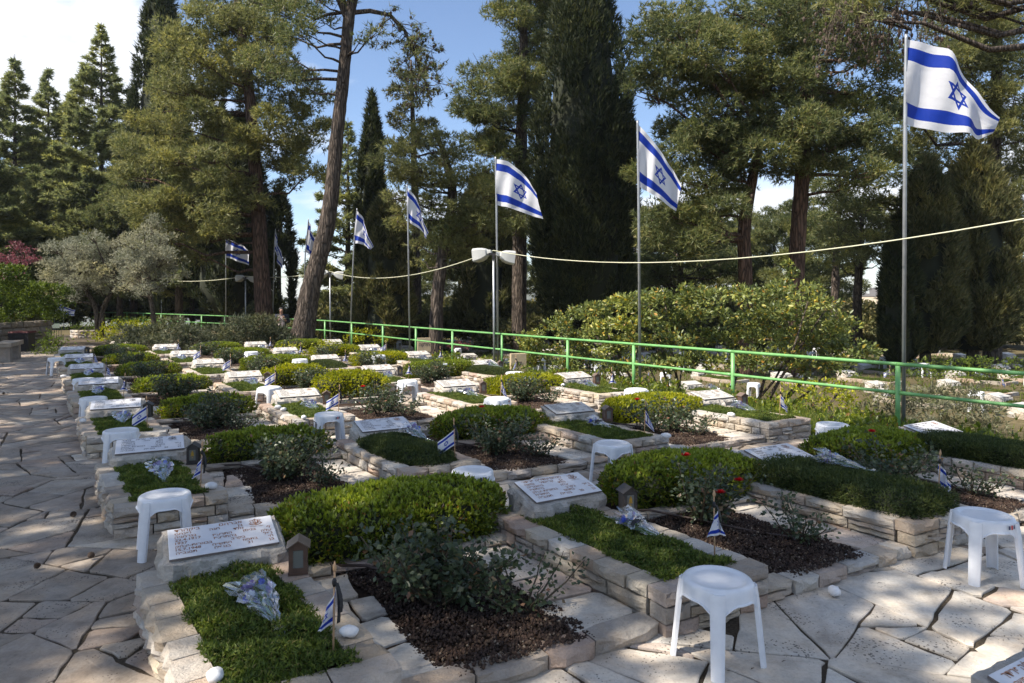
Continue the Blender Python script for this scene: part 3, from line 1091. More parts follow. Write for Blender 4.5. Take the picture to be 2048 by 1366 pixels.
# ------------------------------------------------------------------ raised grave beds
rnd = random.Random(21)
for k in range(NROW):
    for i in range(4):
        bu, bv = bed_uv(i, k)
        o3 = W(bu, bv, 0.0)
        bed = thing('grave_bed', o3, f'low stone-walled grave bed, {gp(i, k)}', 'grave bed', 'raised grave beds')
        c00, c10 = np.array([0.0, 0.0]), V * 0.69
        c01, c11 = U * 1.45, U * 1.45 + V * 0.69
        z1 = rnd.uniform(0.065, 0.088)
        courses = [(0.0, z1), (z1, 0.156)]
        cop = [(0.156, 0.226)]
        runs = []
        for (p, q) in ((c00, c10), (c01, c00 + U * 0.122), (c10 + U * 0.122, c11)):
            runs += list(wall_run(p, q, courses, rnd, depth=0.115, lens=(0.11, 0.29)))
            runs += list(wall_run(p, q, cop, rnd, depth=0.13, lens=(0.14, 0.30), split=0.0))
        lay(runs, bed, (0, 0, 0), rnd, joined=k >= 4)
        mb = MB()
        for (a0, a1, b0, b1) in ((0.03, 0.66, 0.03, 0.10), (0.03, 0.10, 0.10, 1.44), (0.59, 0.66, 0.10, 1.44)):
            q = [V * a + U * b for a, b in ((a0, b0), (a1, b0), (a1, b1), (a0, b1))]
            mb.add([(x[0], x[1], 0.0) for x in q] + [(x[0], x[1], 0.212) for x in q], [(4, 5, 6, 7), (0, 1, 5, 4), (1, 2, 6, 5), (2, 3, 7, 6), (3, 0, 4, 7)])
        obj('wall_core', mb.mesh('wall_core', M['mortar']), bed)
        mb = MB()
        q = [V * a + U * b for a, b in ((0.1, 0.1), (0.59, 0.1), (0.59, 1.44), (0.1, 1.44))]
        mb.add([(x[0], x[1], 0.176) for x in q], [(0, 1, 2, 3)])
        obj('soil', mb.mesh('soil', M['soil']), bed)
        kd = COVER_KIND.get((i, k), 'low')
        obj('ground_cover', rnd.choice(COVER[kd]), bed, kind='stuff')

# ------------------------------------------------------------------ planting beds between the graves
GAP0, GAPL = 0.69, 1.257


def mulch_mesh():
    rng = np.random.default_rng(8)
    n = 8500
    a = rng.uniform(0.20, 1.02, n)
    b = rng.uniform(0.06, 1.34, n)
    keep = (a > 0.25 - 0.03 * np.sin(b * 5)) & (a < 0.97 - 0.16 * np.clip(0.5 - b, 0, 1) + 0.03 * np.sin(b * 7))
    a, b = a[keep], b[keep]
    h = 0.078 + 0.022 * np.sin((a - 0.24) / 0.74 * math.pi) + 0.008 * wob(np.column_stack([a, b, a * 0]) * 12, 1.0, 2)
    c = np.column_stack([bed_xy(a, b), h])
    base = np.array([(1, 0, 0), (0, 1, 0), (-1, 0, 0), (0, -1, 0), (0, 0, 1), (0, 0, -1)], float)
    fo = np.array([(0, 1, 4), (1, 2, 4), (2, 3, 4), (3, 0, 4), (1, 0, 5), (2, 1, 5), (3, 2, 5), (0, 3, 5)])
    s = rng.uniform(0.004, 0.0115, (len(c), 1, 1)) * rng.uniform(0.6, 1.3, (len(c), 6, 1))
    rot = rng.uniform(0, 6.28, len(c))
    bs = np.stack([base[None, :, 0] * np.cos(rot)[:, None] - base[None, :, 1] * np.sin(rot)[:, None], base[None, :, 0] * np.sin(rot)[:, None] + base[None, :, 1] * np.cos(rot)[:, None], np.repeat(base[None, :, 2], len(c), 0)], -1)
    v = (c[:, None, :] + bs * s).reshape(-1, 3)
    f = (fo[None] + (np.arange(len(c)) * 6)[:, None, None]).reshape(-1, 3)
    return mesh_np('mulch', v, [f], M['mulch'])


MULCH = mulch_mesh()


def soil_top():
    na, nb = 14, 18
    vs, fs = [], []
    for j in range(nb + 1):
        for i in range(na + 1):
            a, b = 0.01 + 1.235 * i / na, 0.02 + 2.0 * j / nb
            h = 0.064 + 0.022 * math.sin(max(0, min(1, (a - 0.24) / 0.74)) * math.pi) * (1 if b < 1.35 else 0)
            p = V * a + U * b
            vs.append((p[0], p[1], h if 0 < i < na and 0 < j < nb else 0.0))
    for j in range(nb):
        for i in range(na):
            q = j * (na + 1) + i
            fs.append((q, q + 1, q + na + 2, q + na + 1))
    me = bpy.data.meshes.new('soil')
    me.from_pydata(vs, [], fs)
    me.materials.append(M['soil'])
    me.polygons.foreach_set('use_smooth', [True] * len(fs))
    return me


SOIL = soil_top()
mb = MB()
pp = [V * 0.20 + U * 1.36, V * 0.34 + U * 1.18, V * 0.52 + U * 0.85, V * 0.70 + U * 0.62, V * 0.78 + U * 0.45, V * 0.72 + U * 0.36]
mb.tube([(p[0], p[1], 0.12 + 0.03 * math.sin(n * 1.4)) for n, p in enumerate(pp[:-1])] + [(pp[-1][0], pp[-1][1], 0.09)], 0.008, 7)
PIPE = mb.mesh('drip_pipe', M['pipe'], True)
for k in range(NROW):
    for i in range(3):
        bu, bv = bed_uv(i, k)
        gapl = bed_uv(i + 1, k)[1] - bv - GAP0
        o3 = W(bu, bv + GAP0, 0.0)
        pb = thing('planting_bed', o3, f'mulched rose bed with stone kerb, {ROWN[k]} row, between columns {["one and two", "two and three", "three and four"][i]} from path', 'planting bed', 'rose beds between the graves')
        far = k >= 4
        sc = gapl / GAPL
        obj('soil', SOIL, pb)
        obj('mulch', MULCH, pb, kind='stuff')
        e0, e1 = V * 0.005 + U * 0.03, V * (gapl - 0.005) + U * 0.03
        runs = list(wall_run(e0, e1, [(0.0, 0.088)], rnd, depth=0.125, lens=(0.17, 0.36), jit=0.012, split=0.3))
        lay(runs, pb, (0, 0, 0), rnd, 'kerb_stone', joined=far)
        e0, e1 = V * 0.01 + U * (1.31 - 0.12 * i), V * (gapl - 0.01) + U * (1.24 - 0.12 * i)
        runs = list(wall_run(e0, e1, [(0.02, 0.085), (0.085, 0.135)], rnd, depth=0.09, lens=(0.2, 0.42), jit=0.006, split=0.0))
        e0, e1 = V * (gapl - 0.01) + U * 2.02, V * 0.01 + U * 2.02
        runs += list(wall_run(e0, e1, [(0.0, 0.13)], rnd, depth=0.09, lens=(0.22, 0.42), jit=0.006, split=0.0))
        lay(runs, pb, (0, 0, 0), rnd, 'edging_stone', joined=far)
        if k >= 5:
            continue
        if k < 3:
            obj('drip_pipe', PIPE, pb)
        for side in (0, 1):                      # flagstones along both grave walls
            b, rows = 0.16, []
            while b < 1.27:
                ln = rnd.uniform(0.2, 0.36)
                if 1.28 - b - ln < 0.14:
                    ln = 1.28 - b
                rows.append((b, b + ln))
                b += ln
            sl = [rnd.uniform(-0.05, 0.05) for _ in range(len(rows) + 1)]
            for n_, (b0, b1) in enumerate(rows):
                w0 = rnd.uniform(0.24, 0.33) + (0.06 if side else 0.0) * (1 - b0) - (0.05 if not side and b0 > 0.8 else 0)
                quad = [(0.012, b0 + 0.008), (w0 * rnd.uniform(0.85, 1.1), b0 + sl[n_] + 0.008), (w0 * rnd.uniform(0.85, 1.1), b1 + sl[n_ + 1] - 0.008), (0.012, b1 - 0.008)]
                parts = [quad]
                if rnd.random() < 0.35 and w0 > 0.2:
                    t = rnd.uniform(0.4, 0.6)
                    m0 = tuple(quad[0][q] + (quad[1][q] - quad[0][q]) * t for q in (0, 1))
                    m1 = tuple(quad[3][q] + (quad[2][q] - quad[3][q]) * (1 - t) for q in (0, 1))
                    e = 0.006
                    parts = [[quad[0], (m0[0] - e, m0[1]), (m1[0] - e, m1[1]), quad[3]], [(m0[0] + e, m0[1]), quad[1], quad[2], (m1[0] + e, m1[1])]]
                for qd in parts:
                    if side:
                        qd = [(gapl - a, b) for a, b in qd][::-1]
                    wp = [V * a + U * b for a, b in qd]
                    slab_obj('flagstone', [np.array(p) for p in wp], 0.03, rnd.uniform(0.076, 0.086), rnd, pb)

# ------------------------------------------------------------------ headstones
TILT = R(13.0)


def block_mesh(seed):
    """rough-hewn stone block, sawn on its sloping top. local x along the row, y to the back, front at y=0"""
    bm = bmesh.new()
    nx, ny, nz = 14, 8, 7
    w, d = 0.575, 0.33
    z_b = 0.02

    def P(x, y, t):
        ztop = 0.306 + y * math.tan(TILT)
        return (x, y, z_b + (ztop - z_b) * t)
    grid = {}

    def vert(i, j, k):
        if (i, j, k) not in grid:
            grid[(i, j, k)] = bm.verts.new(P((i / nx - 0.5) * w, j / ny * d, k / nz))
        return grid[(i, j, k)]
    for i in range(nx):
        for j in range(ny):
            bm.faces.new([vert(i, j, nz), vert(i + 1, j, nz), vert(i + 1, j + 1, nz), vert(i, j + 1, nz)])
    for i in range(nx):
        for k in range(nz):
            bm.faces.new([vert(i, 0, k), vert(i + 1, 0, k), vert(i + 1, 0, k + 1), vert(i, 0, k + 1)])
            bm.faces.new([vert(i + 1, ny, k), vert(i, ny, k), vert(i, ny, k + 1), vert(i + 1, ny, k + 1)])
    for j in range(ny):
        for k in range(nz):
            bm.faces.new([vert(0, j + 1, k), vert(0, j, k), vert(0, j, k + 1), vert(0, j + 1, k + 1)])
            bm.faces.new([vert(nx, j, k), vert(nx, j + 1, k), vert(nx, j + 1, k + 1), vert(nx, j, k + 1)])
    bm.normal_update()
    rng = random.Random(seed)
    for (i, j, k), v in grid.items():
        p = np.array([[v.co.x, v.co.y, v.co.z]])
        a = float(wob(p * 9, 1.0, seed)[0]) * 0.55 + float(wob(p * 24, 1.0, seed + 3)[0]) * 0.35 + rng.uniform(-0.55, 0.55)
        bulge = math.sin(math.pi * min(1, k / nz)) * 0.5 + 0.35 * (1 - k / nz)
        out = Vector((0, 0, 0))
        if k < nz:
            if j == 0:
                out.y -= 1
            if j == ny:
                out.y += 1
            if i == 0:
                out.x -= 1
            if i == nx:
                out.x += 1
        if out.length > 0:
            cn = 1.0 if out.length < 1.1 else -0.5
            v.co += out.normalized() * (0.040 * a + 0.034 * bulge * cn)
            v.co.z += 0.018 * a
        elif k == nz and (i in (0, nx) or j in (0, ny)):
            v.co.z += -0.012 + 0.010 * a
            v.co.x *= 1.0 + 0.008 * a
    me = bpy.data.meshes.new('block')
    bm.to_mesh(me)
    bm.free()
    me.materials.append(M['block'])
    smooth_by_angle(me, 14)
    return me


BLOCKS = [block_mesh(s) for s in (1, 2, 3, 4)]


def plate_mesh(mat):
    mb = MB()
    w, d, h = 0.525, 0.285, 0.014
    e = 0.003
    mb.add([(-w / 2, 0, 0), (w / 2, 0, 0), (w / 2, d, 0), (-w / 2, d, 0), (-w / 2, 0, h - e), (w / 2, 0, h - e), (w / 2, d, h - e), (-w / 2, d, h - e),
            (-w / 2 + e, e, h), (w / 2 - e, e, h), (w / 2 - e, d - e, h), (-w / 2 + e, d - e, h)],
           [(3, 2, 1, 0), (8, 9, 10, 11), (4, 5, 9, 8), (5, 6, 10, 9), (6, 7, 11, 10), (7, 4, 8, 11)], 0)
    mb.add(mb.v[:8], [(0, 1, 5, 4), (1, 2, 6, 5), (2, 3, 7, 6), (3, 0, 4, 7)], 1)
    return mb.mesh('plaque', [mat, M['plaque_edge']])


PLATE, PLATE_FAR = plate_mesh(M['plaque']), plate_mesh(M['plaque_far'])


def text_mesh(body, size, bold=0.0):
    cu = bpy.data.curves.new('txt', 'FONT')
    cu.body = body
    cu.size = size
    cu.resolution_u = 3
    cu.offset = bold
    ob = bpy.data.objects.new('txt', cu)
    COL.objects.link(ob)
    bpy.context.view_layer.update()
    me = bpy.data.meshes.new_from_object(ob)
    bpy.data.objects.remove(ob)
    vs = np.empty(len(me.vertices) * 3, np.float32)
    me.vertices.foreach_get('co', vs)
    fs = [tuple(p.vertices) for p in me.polygons]
    bpy.data.meshes.remove(me)
    return vs.reshape(-1, 3), fs


def rtl(s):
    return s if s[0].isdigit() else s[::-1]


_tok = {}


def lettering(lines, mat):
    """lines: (right end 0..1, left end 0..1, [tokens from right to left], size) down the plate"""
    mb = MB()
    w, d = 0.525, 0.285
    y = d - 0.040
    step = (d - 0.052) / max(len(lines) - 0.4, 1)
    for right, left, toks, size in lines:
        geo = []
        for t in toks:
            key = (t, size)
            if key not in _tok:
                _tok[key] = text_mesh(rtl(t), size, 0.0004)
            geo.append(_tok[key])
        ws = [g[0][:, 0].max() - g[0][:, 0].min() if len(g[0]) else 0 for g in geo]
        x1, x0 = (right - 0.5) * w, (left - 0.5) * w
        free = max(0.004, ((x1 - x0) - sum(ws)) / max(1, len(toks) - 1))
        x = x1
        for g, ww in zip(geo, ws):
            if not len(g[0]):
                continue
            v = g[0].copy()
            v[:, 0] += x - v[:, 0].max()
            v[:, 1] += y
            v[:, 2] = 0.0152
            mb.add(v, g[1])
            x -= ww + free
        y -= step
    return mb.mesh('lettering', mat)


def strip(mb, pts, wd, z=0.0153, closed=False):
    pts = [Vector((p[0], p[1], 0)) for p in pts]
    n = len(pts)
    L, Rr = [], []
    for i, p in enumerate(pts):
        a = pts[i - 1] if (closed or i > 0) else p
        b = pts[(i + 1) % n] if (closed or i < n - 1) else p
        t = (b - a).normalized()
        nn = Vector((-t.y, t.x, 0)) * wd / 2
        L.append((p.x + nn.x, p.y + nn.y, z))
        Rr.append((p.x - nn.x, p.y - nn.y, z))
    fs = []
    for i in range(n if closed else n - 1):
        j = (i + 1) % n
        fs.append((n + i, n + j, j, i))
    mb.add(L + Rr, fs)


def emblem_mesh(mat):
    """the small crest: a star outline, an upright sword with a leafy sprig, and a ribbon below with a caption"""
    mb = MB()
    cx, cyy, r = 0.172, 0.238, 0.030
    star = []
    for q in range(12):
        rr = r if q % 2 == 0 else r * 0.62
        a = math.pi / 2 + q * math.pi / 6
        star.append((cx + rr * math.cos(a) * 1.15, cyy + rr * math.sin(a) * 0.92))
    strip(mb, star, 0.0038, closed=True)
    strip(mb, [(cx, cyy - 0.026), (cx, cyy + 0.024)], 0.0045)
    strip(mb, [(cx - 0.009, cyy - 0.013), (cx + 0.009, cyy - 0.013)], 0.004)
    strip(mb, [(cx + 0.004, cyy - 0.022), (cx + 0.013, cyy - 0.008), (cx + 0.011, cyy + 0.008)], 0.004)
    for q in range(4):
        strip(mb, [(cx + 0.009 + 0.001 * q, cyy - 0.014 + 0.007 * q), (cx + 0.019, cyy - 0.008 + 0.007 * q)], 0.003)
        strip(mb, [(cx - 0.004, cyy - 0.016 + 0.007 * q), (cx - 0.014, cyy - 0.010 + 0.007 * q)], 0.0022)
    arc = [(cx + 0.040 * math.sin(a), cyy + 0.006 - 0.040 * math.cos(a)) for a in np.linspace(-1.0, 1.0, 12)]
    strip(mb, arc, 0.0065)
    v, f = text_mesh(rtl('צבא') + ' ' + rtl('הגנה'), 0.0125, 0.0002)
    v = text_mesh(rtl('הגנה לישראל'), 0.0125, 0.0002)
    vv, f = v
    vv = vv.copy()
    vv[:, 0] += cx - (vv[:, 0].max() + vv[:, 0].min()) / 2
    vv[:, 1] += cyy - 0.054
    vv[:, 2] = 0.0152
    mb.add(vv, f)
    return mb.mesh('emblem', mat)


T1 = [(0.70, 0.06, ['אברהם', 'ביקהרד'], 0.040), (0.70, 0.06, ['בן', 'חנה', 'ופנחס'], 0.0315), (0.70, 0.06, ['נולד', 'בגרמניה'], 0.0315),
      (0.96, 0.06, ['ל׳', 'בניסן', 'התרע״ז', '22.4.1917'], 0.0315), (0.96, 0.06, ['עלה', 'בהתרצ״ז', '1937'], 0.0315),
      (0.96, 0.06, ['נפל', 'בקרב', 'בבארות-יצחק'], 0.0315), (0.96, 0.06, ['ח׳', 'בתמוז', 'התש״ח', '15.7.1948'], 0.0315), (0.96, 0.06, ['בן', '31', 'בנופלו', 'תנצב״ה'], 0.0315)]
T2 = [(0.68, 0.08, ['מנחם', 'ומדליה', 'פרידר'], 0.040), (0.66, 0.08, ['בן', 'קריינדל', 'ומשה'], 0.0355), (0.66, 0.08, ['נולד', 'בהונגריה'], 0.0355),
      (0.66, 0.08, ['עלה', 'בהתש״ו'], 0.0355), (0.95, 0.08, ['נפל', 'בקרב', 'בבארות-יצחק'], 0.0355), (0.95, 0.08, ['ח׳', 'בתמוז', 'התש״ח'], 0.0355), (0.95, 0.08, ['בן', '20', 'בנופלו', 'תנצב״ה'], 0.0355)]
T3 = [(0.68, 0.08, ['ישעיהו', 'אריה', 'זלצר'], 0.038), (0.68, 0.08, ['בן', 'חיה', 'ושמואל'], 0.033), (0.68, 0.08, ['נולד', 'בפולניה'], 0.033), (0.68, 0.08, ['עלה', 'בהתש״ז'], 0.033),
      (0.95, 0.08, ['נפל', 'בקרב', 'בבארות-יצחק'], 0.033), (0.95, 0.08, ['ח׳', 'בתמוז', 'התש״ח'], 0.033), (0.95, 0.08, ['בן', '26', 'בנופלו', 'תנצב״ה'], 0.033)]
LET = [lettering(T1, M['ink']), lettering(T2, M['ink']), lettering(T3, M['ink_dark'])]
EMB, EMB_D = emblem_mesh(M['ink']), emblem_mesh(M['ink_dark'])
PLY = Vector((0, 0.016, 0.3075 + 0.016 * math.tan(TILT)))


def headstone(loc, rz, label, var, let, emb, far=False, text=True):
    t = thing('headstone', loc, label, 'headstone', 'headstones', rz)
    obj('stone_block', BLOCKS[var % 4], t)
    p = obj('plaque', PLATE_FAR if far else PLATE, t, loc=PLY, rot=(TILT, 0, 0))
    if text:
        obj('lettering', let, p, kind='stuff')
        obj('emblem', emb, p, kind='stuff')
    return t


rnd = random.Random(77)
for k in range(NROW):
    for i in range(4):
        bu, bv = bed_uv(i, k)
        loc = W(bu + 1.27 - 0.06 * min(i, 2), bv + 0.36 + 0.075 * i + rnd.uniform(-0.012, 0.012), 0.0)
        far = not (i == 0 or k == 0 or (i, k) in ((1, 1),))
        if (i, k) == (0, 0):
            let, emb, txt = LET[0], EMB, 'pale plaque with orange-brown lettering on rough white block'
        elif (i, k) == (1, 0):
            let, emb, txt = LET[1], EMB, 'pale brown-lettered plaque between hedges'
        else:
            let, emb = LET[2], (EMB_D if i == 0 else EMB)
            txt = 'white plaque with dark lettering on rough block' if i == 0 else 'weathered pale plaque on rough stone block'
        headstone(loc, ROWANG + rnd.uniform(-0.03, 0.03), f'{txt}, {gp(i, k)}', rnd.randrange(4), let, emb, far)
h = headstone(Vector((1.93, 2.11, 0.0)), ROWANG, 'corner of a plaque on white block at the lower right edge', 1, LET[1], EMB)

# ------------------------------------------------------------------ plastic stools
def stool_parts(sticker):
    seg = 48
    legs = [math.pi / 4 + q * math.pi / 2 for q in range(4)]

    def near(a):
        return min(abs((a - l + math.pi) % (2 * math.pi) - math.pi) for l in legs)
    mb = MB()
    prof = [(0.0, 0.442), (0.10, 0.442), (0.116, 0.442), (0.122, 0.449), (0.138, 0.451), (0.147, 0.445), (0.1515, 0.433), (0.1535, 0.410), None, None, None]
    rings = []
    for pi_, pr in enumerate(prof):
        ring = []
        for s in range(seg):
            a = 2 * math.pi * s / seg
            nd = near(a)
            f = max(0.0, min(1.0, (nd - 0.22) / 0.26))
            zb = 0.318 + 0.052 * f ** 0.5
            bump = 0.006 * max(0.0, 1 - (nd / 0.24) ** 2)
            if pr is None:
                q = pi_ - 8
                r, z = [(0.1565 + bump, zb + 0.007), (0.1635 + bump, zb + 0.003), (0.1630 + bump, zb - 0.002)][q]
            else:
                r, z = pr
                if z < 0.44 and r > 0.15:
                    r += bump
            ring.append((r * math.cos(a), r * math.sin(a), z))
        rings.append(ring)
    vs = [p for r_ in rings for p in r_]
    fs = []
    for q in range(len(rings) - 1):
        for s in range(seg):
            s2 = (s + 1) % seg
            fs.append((q * seg + s, (q + 1) * seg + s, (q + 1) * seg + s2, q * seg + s2))
    mb.add(vs, fs)
    seat = smooth_by_angle(mb.mesh('seat', M['plastic']), 50)
    parts = []
    if sticker:
        sm = MB()
        a0 = -math.pi / 2 + 0.42
        for q, (m_, z0, z1, w0, w1) in enumerate([(0, 0.392, 0.428, -0.19, 0.19), (1, 0.395, 0.425, -0.045, 0.045), (2, 0.397, 0.423, -0.165, -0.075), (2, 0.397, 0.423, 0.075, 0.165)]):
            n = 5
            v, f = [], []
            for s in range(n):
                a = a0 + w0 + (w1 - w0) * s / (n - 1)
                for z in (z0, z1):
                    r = 0.1565 + 0.0008 * (q > 0) + (0.4365 - z) * 0.03
                    v.append((r * math.cos(a), r * math.sin(a), z))
            for s in range(n - 1):
                f.append((2 * s, 2 * s + 2, 2 * s + 3, 2 * s + 1))
            sm.add(v, f, m_)
        parts.append(('seat', seat, [('sticker', sm.mesh('sticker', [M['sticker'], M['sticker_red'], M['sticker_dark']]))]))
    else:
        parts.append(('seat', seat, []))
    for l in legs:
        mb = MB()
        rings = []
        for q in range(7):
            t = q / 6
            z = 0.432 * (1 - t)
            r = 0.1565 + 0.006 + 0.036 * t
            w = 0.033 - 0.005 * t
            sec = [(-w, -0.019), (-w, -0.004), (-w * 0.72, 0.004), (-w * 0.3, 0.007), (w * 0.3, 0.007), (w * 0.72, 0.004), (w, -0.004), (w, -0.019),
                   (w - 0.005, -0.019), (w - 0.005, -0.008), (w * 0.3, -0.001), (-w * 0.3, -0.001), (-w + 0.005, -0.008), (-w + 0.005, -0.019)]
            if q == 0:
                sec = [(x * 0.92, min(y, -0.004) if abs(x) > 0.02 else y - 0.003) for x, y in sec]
            ring = []
            for x, y in sec:
                rr = r + y
                ring.append((rr * math.cos(l) - x * math.sin(l), rr * math.sin(l) + x * math.cos(l), z))
            rings.append(ring)
        n = len(rings[0])
        fs = []
        for q in range(6):
            for s in range(n):
                s2 = (s + 1) % n
                fs.append((q * n + s, (q + 1) * n + s, (q + 1) * n + s2, q * n + s2))
        fs.append(tuple(range(n)))
        fs.append(tuple(6 * n + s for s in range(n - 1, -1, -1)))
        mb.add([p for r_ in rings for p in r_], fs)
        parts.append(('leg', smooth_by_angle(mb.mesh('leg', M['plastic']), 38), []))
    return parts


ST_PLAIN, ST_STICK = stool_parts(False), stool_parts(True)
STOOLS = [  # seat centre in the photograph, turn, sticker, what it stands by
    (1435, 1158, 0.79, 0, 'large white plastic stool in the foreground on crazy paving'),
    (1967, 1030, 0.55, 1, 'white plastic stool at the right edge before the clipped grave bed'),
    (945, 942, 0.1, 1, 'white plastic stool standing behind the large front hedge'),
    (1225, 887, 0.85, 0, 'white plastic stool between two round hedges, third column from path'),
    (658, 828, 0.2, 1, 'white stool before a sunlit bed, third row, second column from path'),
    (330, 990, 0.05, 0, 'nearest white stool beside the flagstone path, behind the front plaque'),
    (242, 861, 0.0, 0, 'second nearest white stool beside the flagstone path'),
    (187, 796, 0.1, 0, 'third white stool beside the flagstone path'),
    (168, 758, 0.0, 0, 'fourth white stool beside the flagstone path'),
    (113, 716, 0.3, 0, 'farthest white stool, half off the bed edge beside the path'),
    (539, 775, 0.75, 0, 'white stool at a sunlit bed foot, fourth row, second column'),
    (995, 797, 0.75, 1, 'white stool at a sunlit bed foot, third row, third column'),
    (1665, 849, 0.15, 0, 'sunlit white stool before the bed nearest the railing, second row'),
    (815, 762, 0.2, 0, 'white stool in the fourth row, third column from path'),
    (1273, 779, 0.6, 0, 'white stool behind a yellow-green hedge, third row by the railing'),
    (757, 711, 0.2, 0, 'small white stool in the fifth row by the railing'),
    (1030, 745, 0.4, 0, 'white stool beside the tan marker stone, fourth row by the railing'),
    (600, 719, 0.2, 0, 'distant white stool left of a plaque, sixth row, third column'),
    (503, 704, 0.2, 0, 'distant white stool left of a plaque, rearmost row, third column'),
    (880, 727, 0.2, 0, 'white stool top behind a dark hedge, fifth row by the railing'),
]
for px, py, rz, stk, lab in STOOLS:
    p = at(px, py, 0.372)
    spawn(ST_STICK if stk else ST_PLAIN, 'plastic_stool', (p.x, p.y, 0.016), lab, 'stool', 'white plastic stools', rz - math.atan2(p.x, p.y)).scale = (1.0, 1.0, 0.81)


# ------------------------------------------------------------------ small flags
def cloth_mesh(fn, nu, nv, mat, name='flag_cloth'):
    vs, fs, uvs = [], [], []
    for j in range(nv + 1):
        for i in range(nu + 1):
            vs.append(fn(i / nu, j / nv))
            uvs.append((i / nu, j / nv))
    for j in range(nv):
        for i in range(nu):
            a = j * (nu + 1) + i
            fs.append((a, a + 1, a + nu + 2, a + nu + 1))
    me = bpy.data.meshes.new(name)
    me.from_pydata(vs, [], fs)
    uv = me.uv_layers.new(name='UVMap')
    for lp in me.loops:
        uv.data[lp.index].uv = uvs[lp.vertex_index]
    me.polygons.foreach_set('use_smooth', [True] * len(fs))
    me.materials.append(mat)
    me.update()
    return me


def hand_flag(variant):
    """stick with a pointed tip, hanging cloth and a black ribbon knotted above it; stands at the origin"""
    H = 0.37
    mb = MB()
    mb.tube([(0, 0, -0.06), (0, 0, H - 0.02)], 0.0042, 7)
    stick = mb.mesh('stick', M['wood'], True)
    mb = MB()
    mb.lathe([(0.0, H + 0.022), (0.005, H + 0.008), (0.0085, H - 0.006), (0.0075, H - 0.014), (0.0042, H - 0.022)], 10)
    tip = mb.mesh('tip', M['wood'], True)
    hoist, fly = 0.135, 0.19

    def fn(s, t):
        z0 = H - 0.085 - hoist + hoist * t
        if variant == 0:                                    # hanging close, fly end dropping left
            x = -s * 0.058 * (0.75 + 0.55 * (1 - t)) + 0.006 * math.sin(s * 9)
            z = H - 0.085 - (1 - t) * hoist * (1 - 0.30 * s) - s * (0.085 + 0.035 * t)
            y = 0.022 * math.sin(s * 8 + 1.5 * t) * min(1, s * 3)
        elif variant == 1:                                  # half open to the left
            ang = 0.62
            x = -s * fly * math.cos(ang)
            z = z0 - s * fly * math.sin(ang) * (0.85 + 0.15 * t)
            y = 0.02 * math.sin(s * 6 + 1.5 * t)
        elif variant == 2:                                  # limp, falling to the right in two folds
            ang = 1.2
            x = s * fly * math.cos(ang) + 0.03 * s * (1 - t)
            z = z0 - s * fly * math.sin(ang) * (0.5 + 0.3 * t)
            y = 0.022 * math.sin(s * 9 + 2 * t)
        else:                                               # spread on both sides like a tent
            q = s - 0.45
            x = (0.085 if q > 0 else 0.11) * q * (1.25 - t)
            z = z0 - abs(q) * 0.12 * t - 0.03 * (1 - t) * abs(q)
            y = -0.02 + 0.03 * abs(q) + 0.008 * math.sin(s * 12)
        return (x + 0.005, y - 0.005, z)
    cl = cloth_mesh(fn, 14, 10, M['flag_cloth'])
    mb = MB()
    mb.lathe([(0.004, H - 0.045), (0.009, H - 0.055), (0.010, H - 0.068), (0.006, H - 0.08)], 8)
    for sx, ln in ((0.012, 0.15), (0.02, 0.11)):
        v = []
        for q in range(6):
            t = q / 5
            x = 0.006 + sx * math.sin(t * 2.0) * (1.1 if q else 0.4)
            z = H - 0.065 - ln * t
            v += [(x, -0.006 - 0.004 * q, z), (x + 0.011, -0.004 - 0.002 * q, z + 0.002)]
        mb.add(v, [(2 * q, 2 * q + 1, 2 * q + 3, 2 * q + 2) for q in range(5)])
    rib = mb.mesh('black_ribbon', M['ribbon'])
    return [('stick', stick, [('tip', tip)]), ('flag_cloth', cl, []), ('black_ribbon', rib, [])]


HF = [hand_flag(v) for v in range(4)]
HFLAG = {  # (column, row): (variant, turn, v, u)
    (0, 0): (0, 0.0, 0.52, 0.23), (1, 0): (3, 0.3, 0.58, 0.24), (2, 0): (2, 0.3, 0.66, 0.22), (0, 1): (0, 0.2, 0.55, 0.22), (1, 1): (1, 0.0, 0.56, 0.20), (2, 1): (2, 0.0, 0.56, 0.2),
    (0, 2): (1, 0.2, 0.55, 0.25), (1, 2): (1, 0.1, 0.58, 0.25), (2, 2): (2, -0.1, 0.56, 0.2), (3, 1): (2, 0.2, 0.56, 0.3), (3, 2): (3, 0.0, 0.5, 0.3),
    (0, 3): (3, 0.0, 0.58, 0.2), (1, 3): (1, 0.2, 0.6, 0.2), (2, 3): (3, 0.2, 0.56, 0.2), (3, 3): (0, 0.2, 0.6, 0.2),
    (0, 4): (2, 0.0, 0.58, 0.3), (1, 4): (1, 0.0, 0.58, 0.2), (2, 4): (3, 0.0, 0.56, 0.3), (3, 4): (3, 0.3, 0.56, 0.2),
    (0, 5): (2, 0.0, 0.58, 0.3), (1, 5): (1, 0.3, 0.58, 0.2), (2, 5): (3, 0.1, 0.56, 0.3), (3, 5): (1, 0.3, 0.56, 0.2), (1, 6): (3, 0.0, 0.58, 0.2), (2, 6): (3, 0.4, 0.58, 0.2)}
for (i, k), (v, rz, a, b) in HFLAG.items():
    bu, bv = bed_uv(i, k)
    p = W(bu + b, bv + a, 0.19)
    t = spawn(HF[v], 'hand_flag', p, f'small blue and white flag with black ribbon, {gp(i, k)}', 'flag', 'small flags on the graves', rz)
    t.rotation_euler = (random.uniform(-0.05, 0.05), random.uniform(-0.05, 0.05), rz)


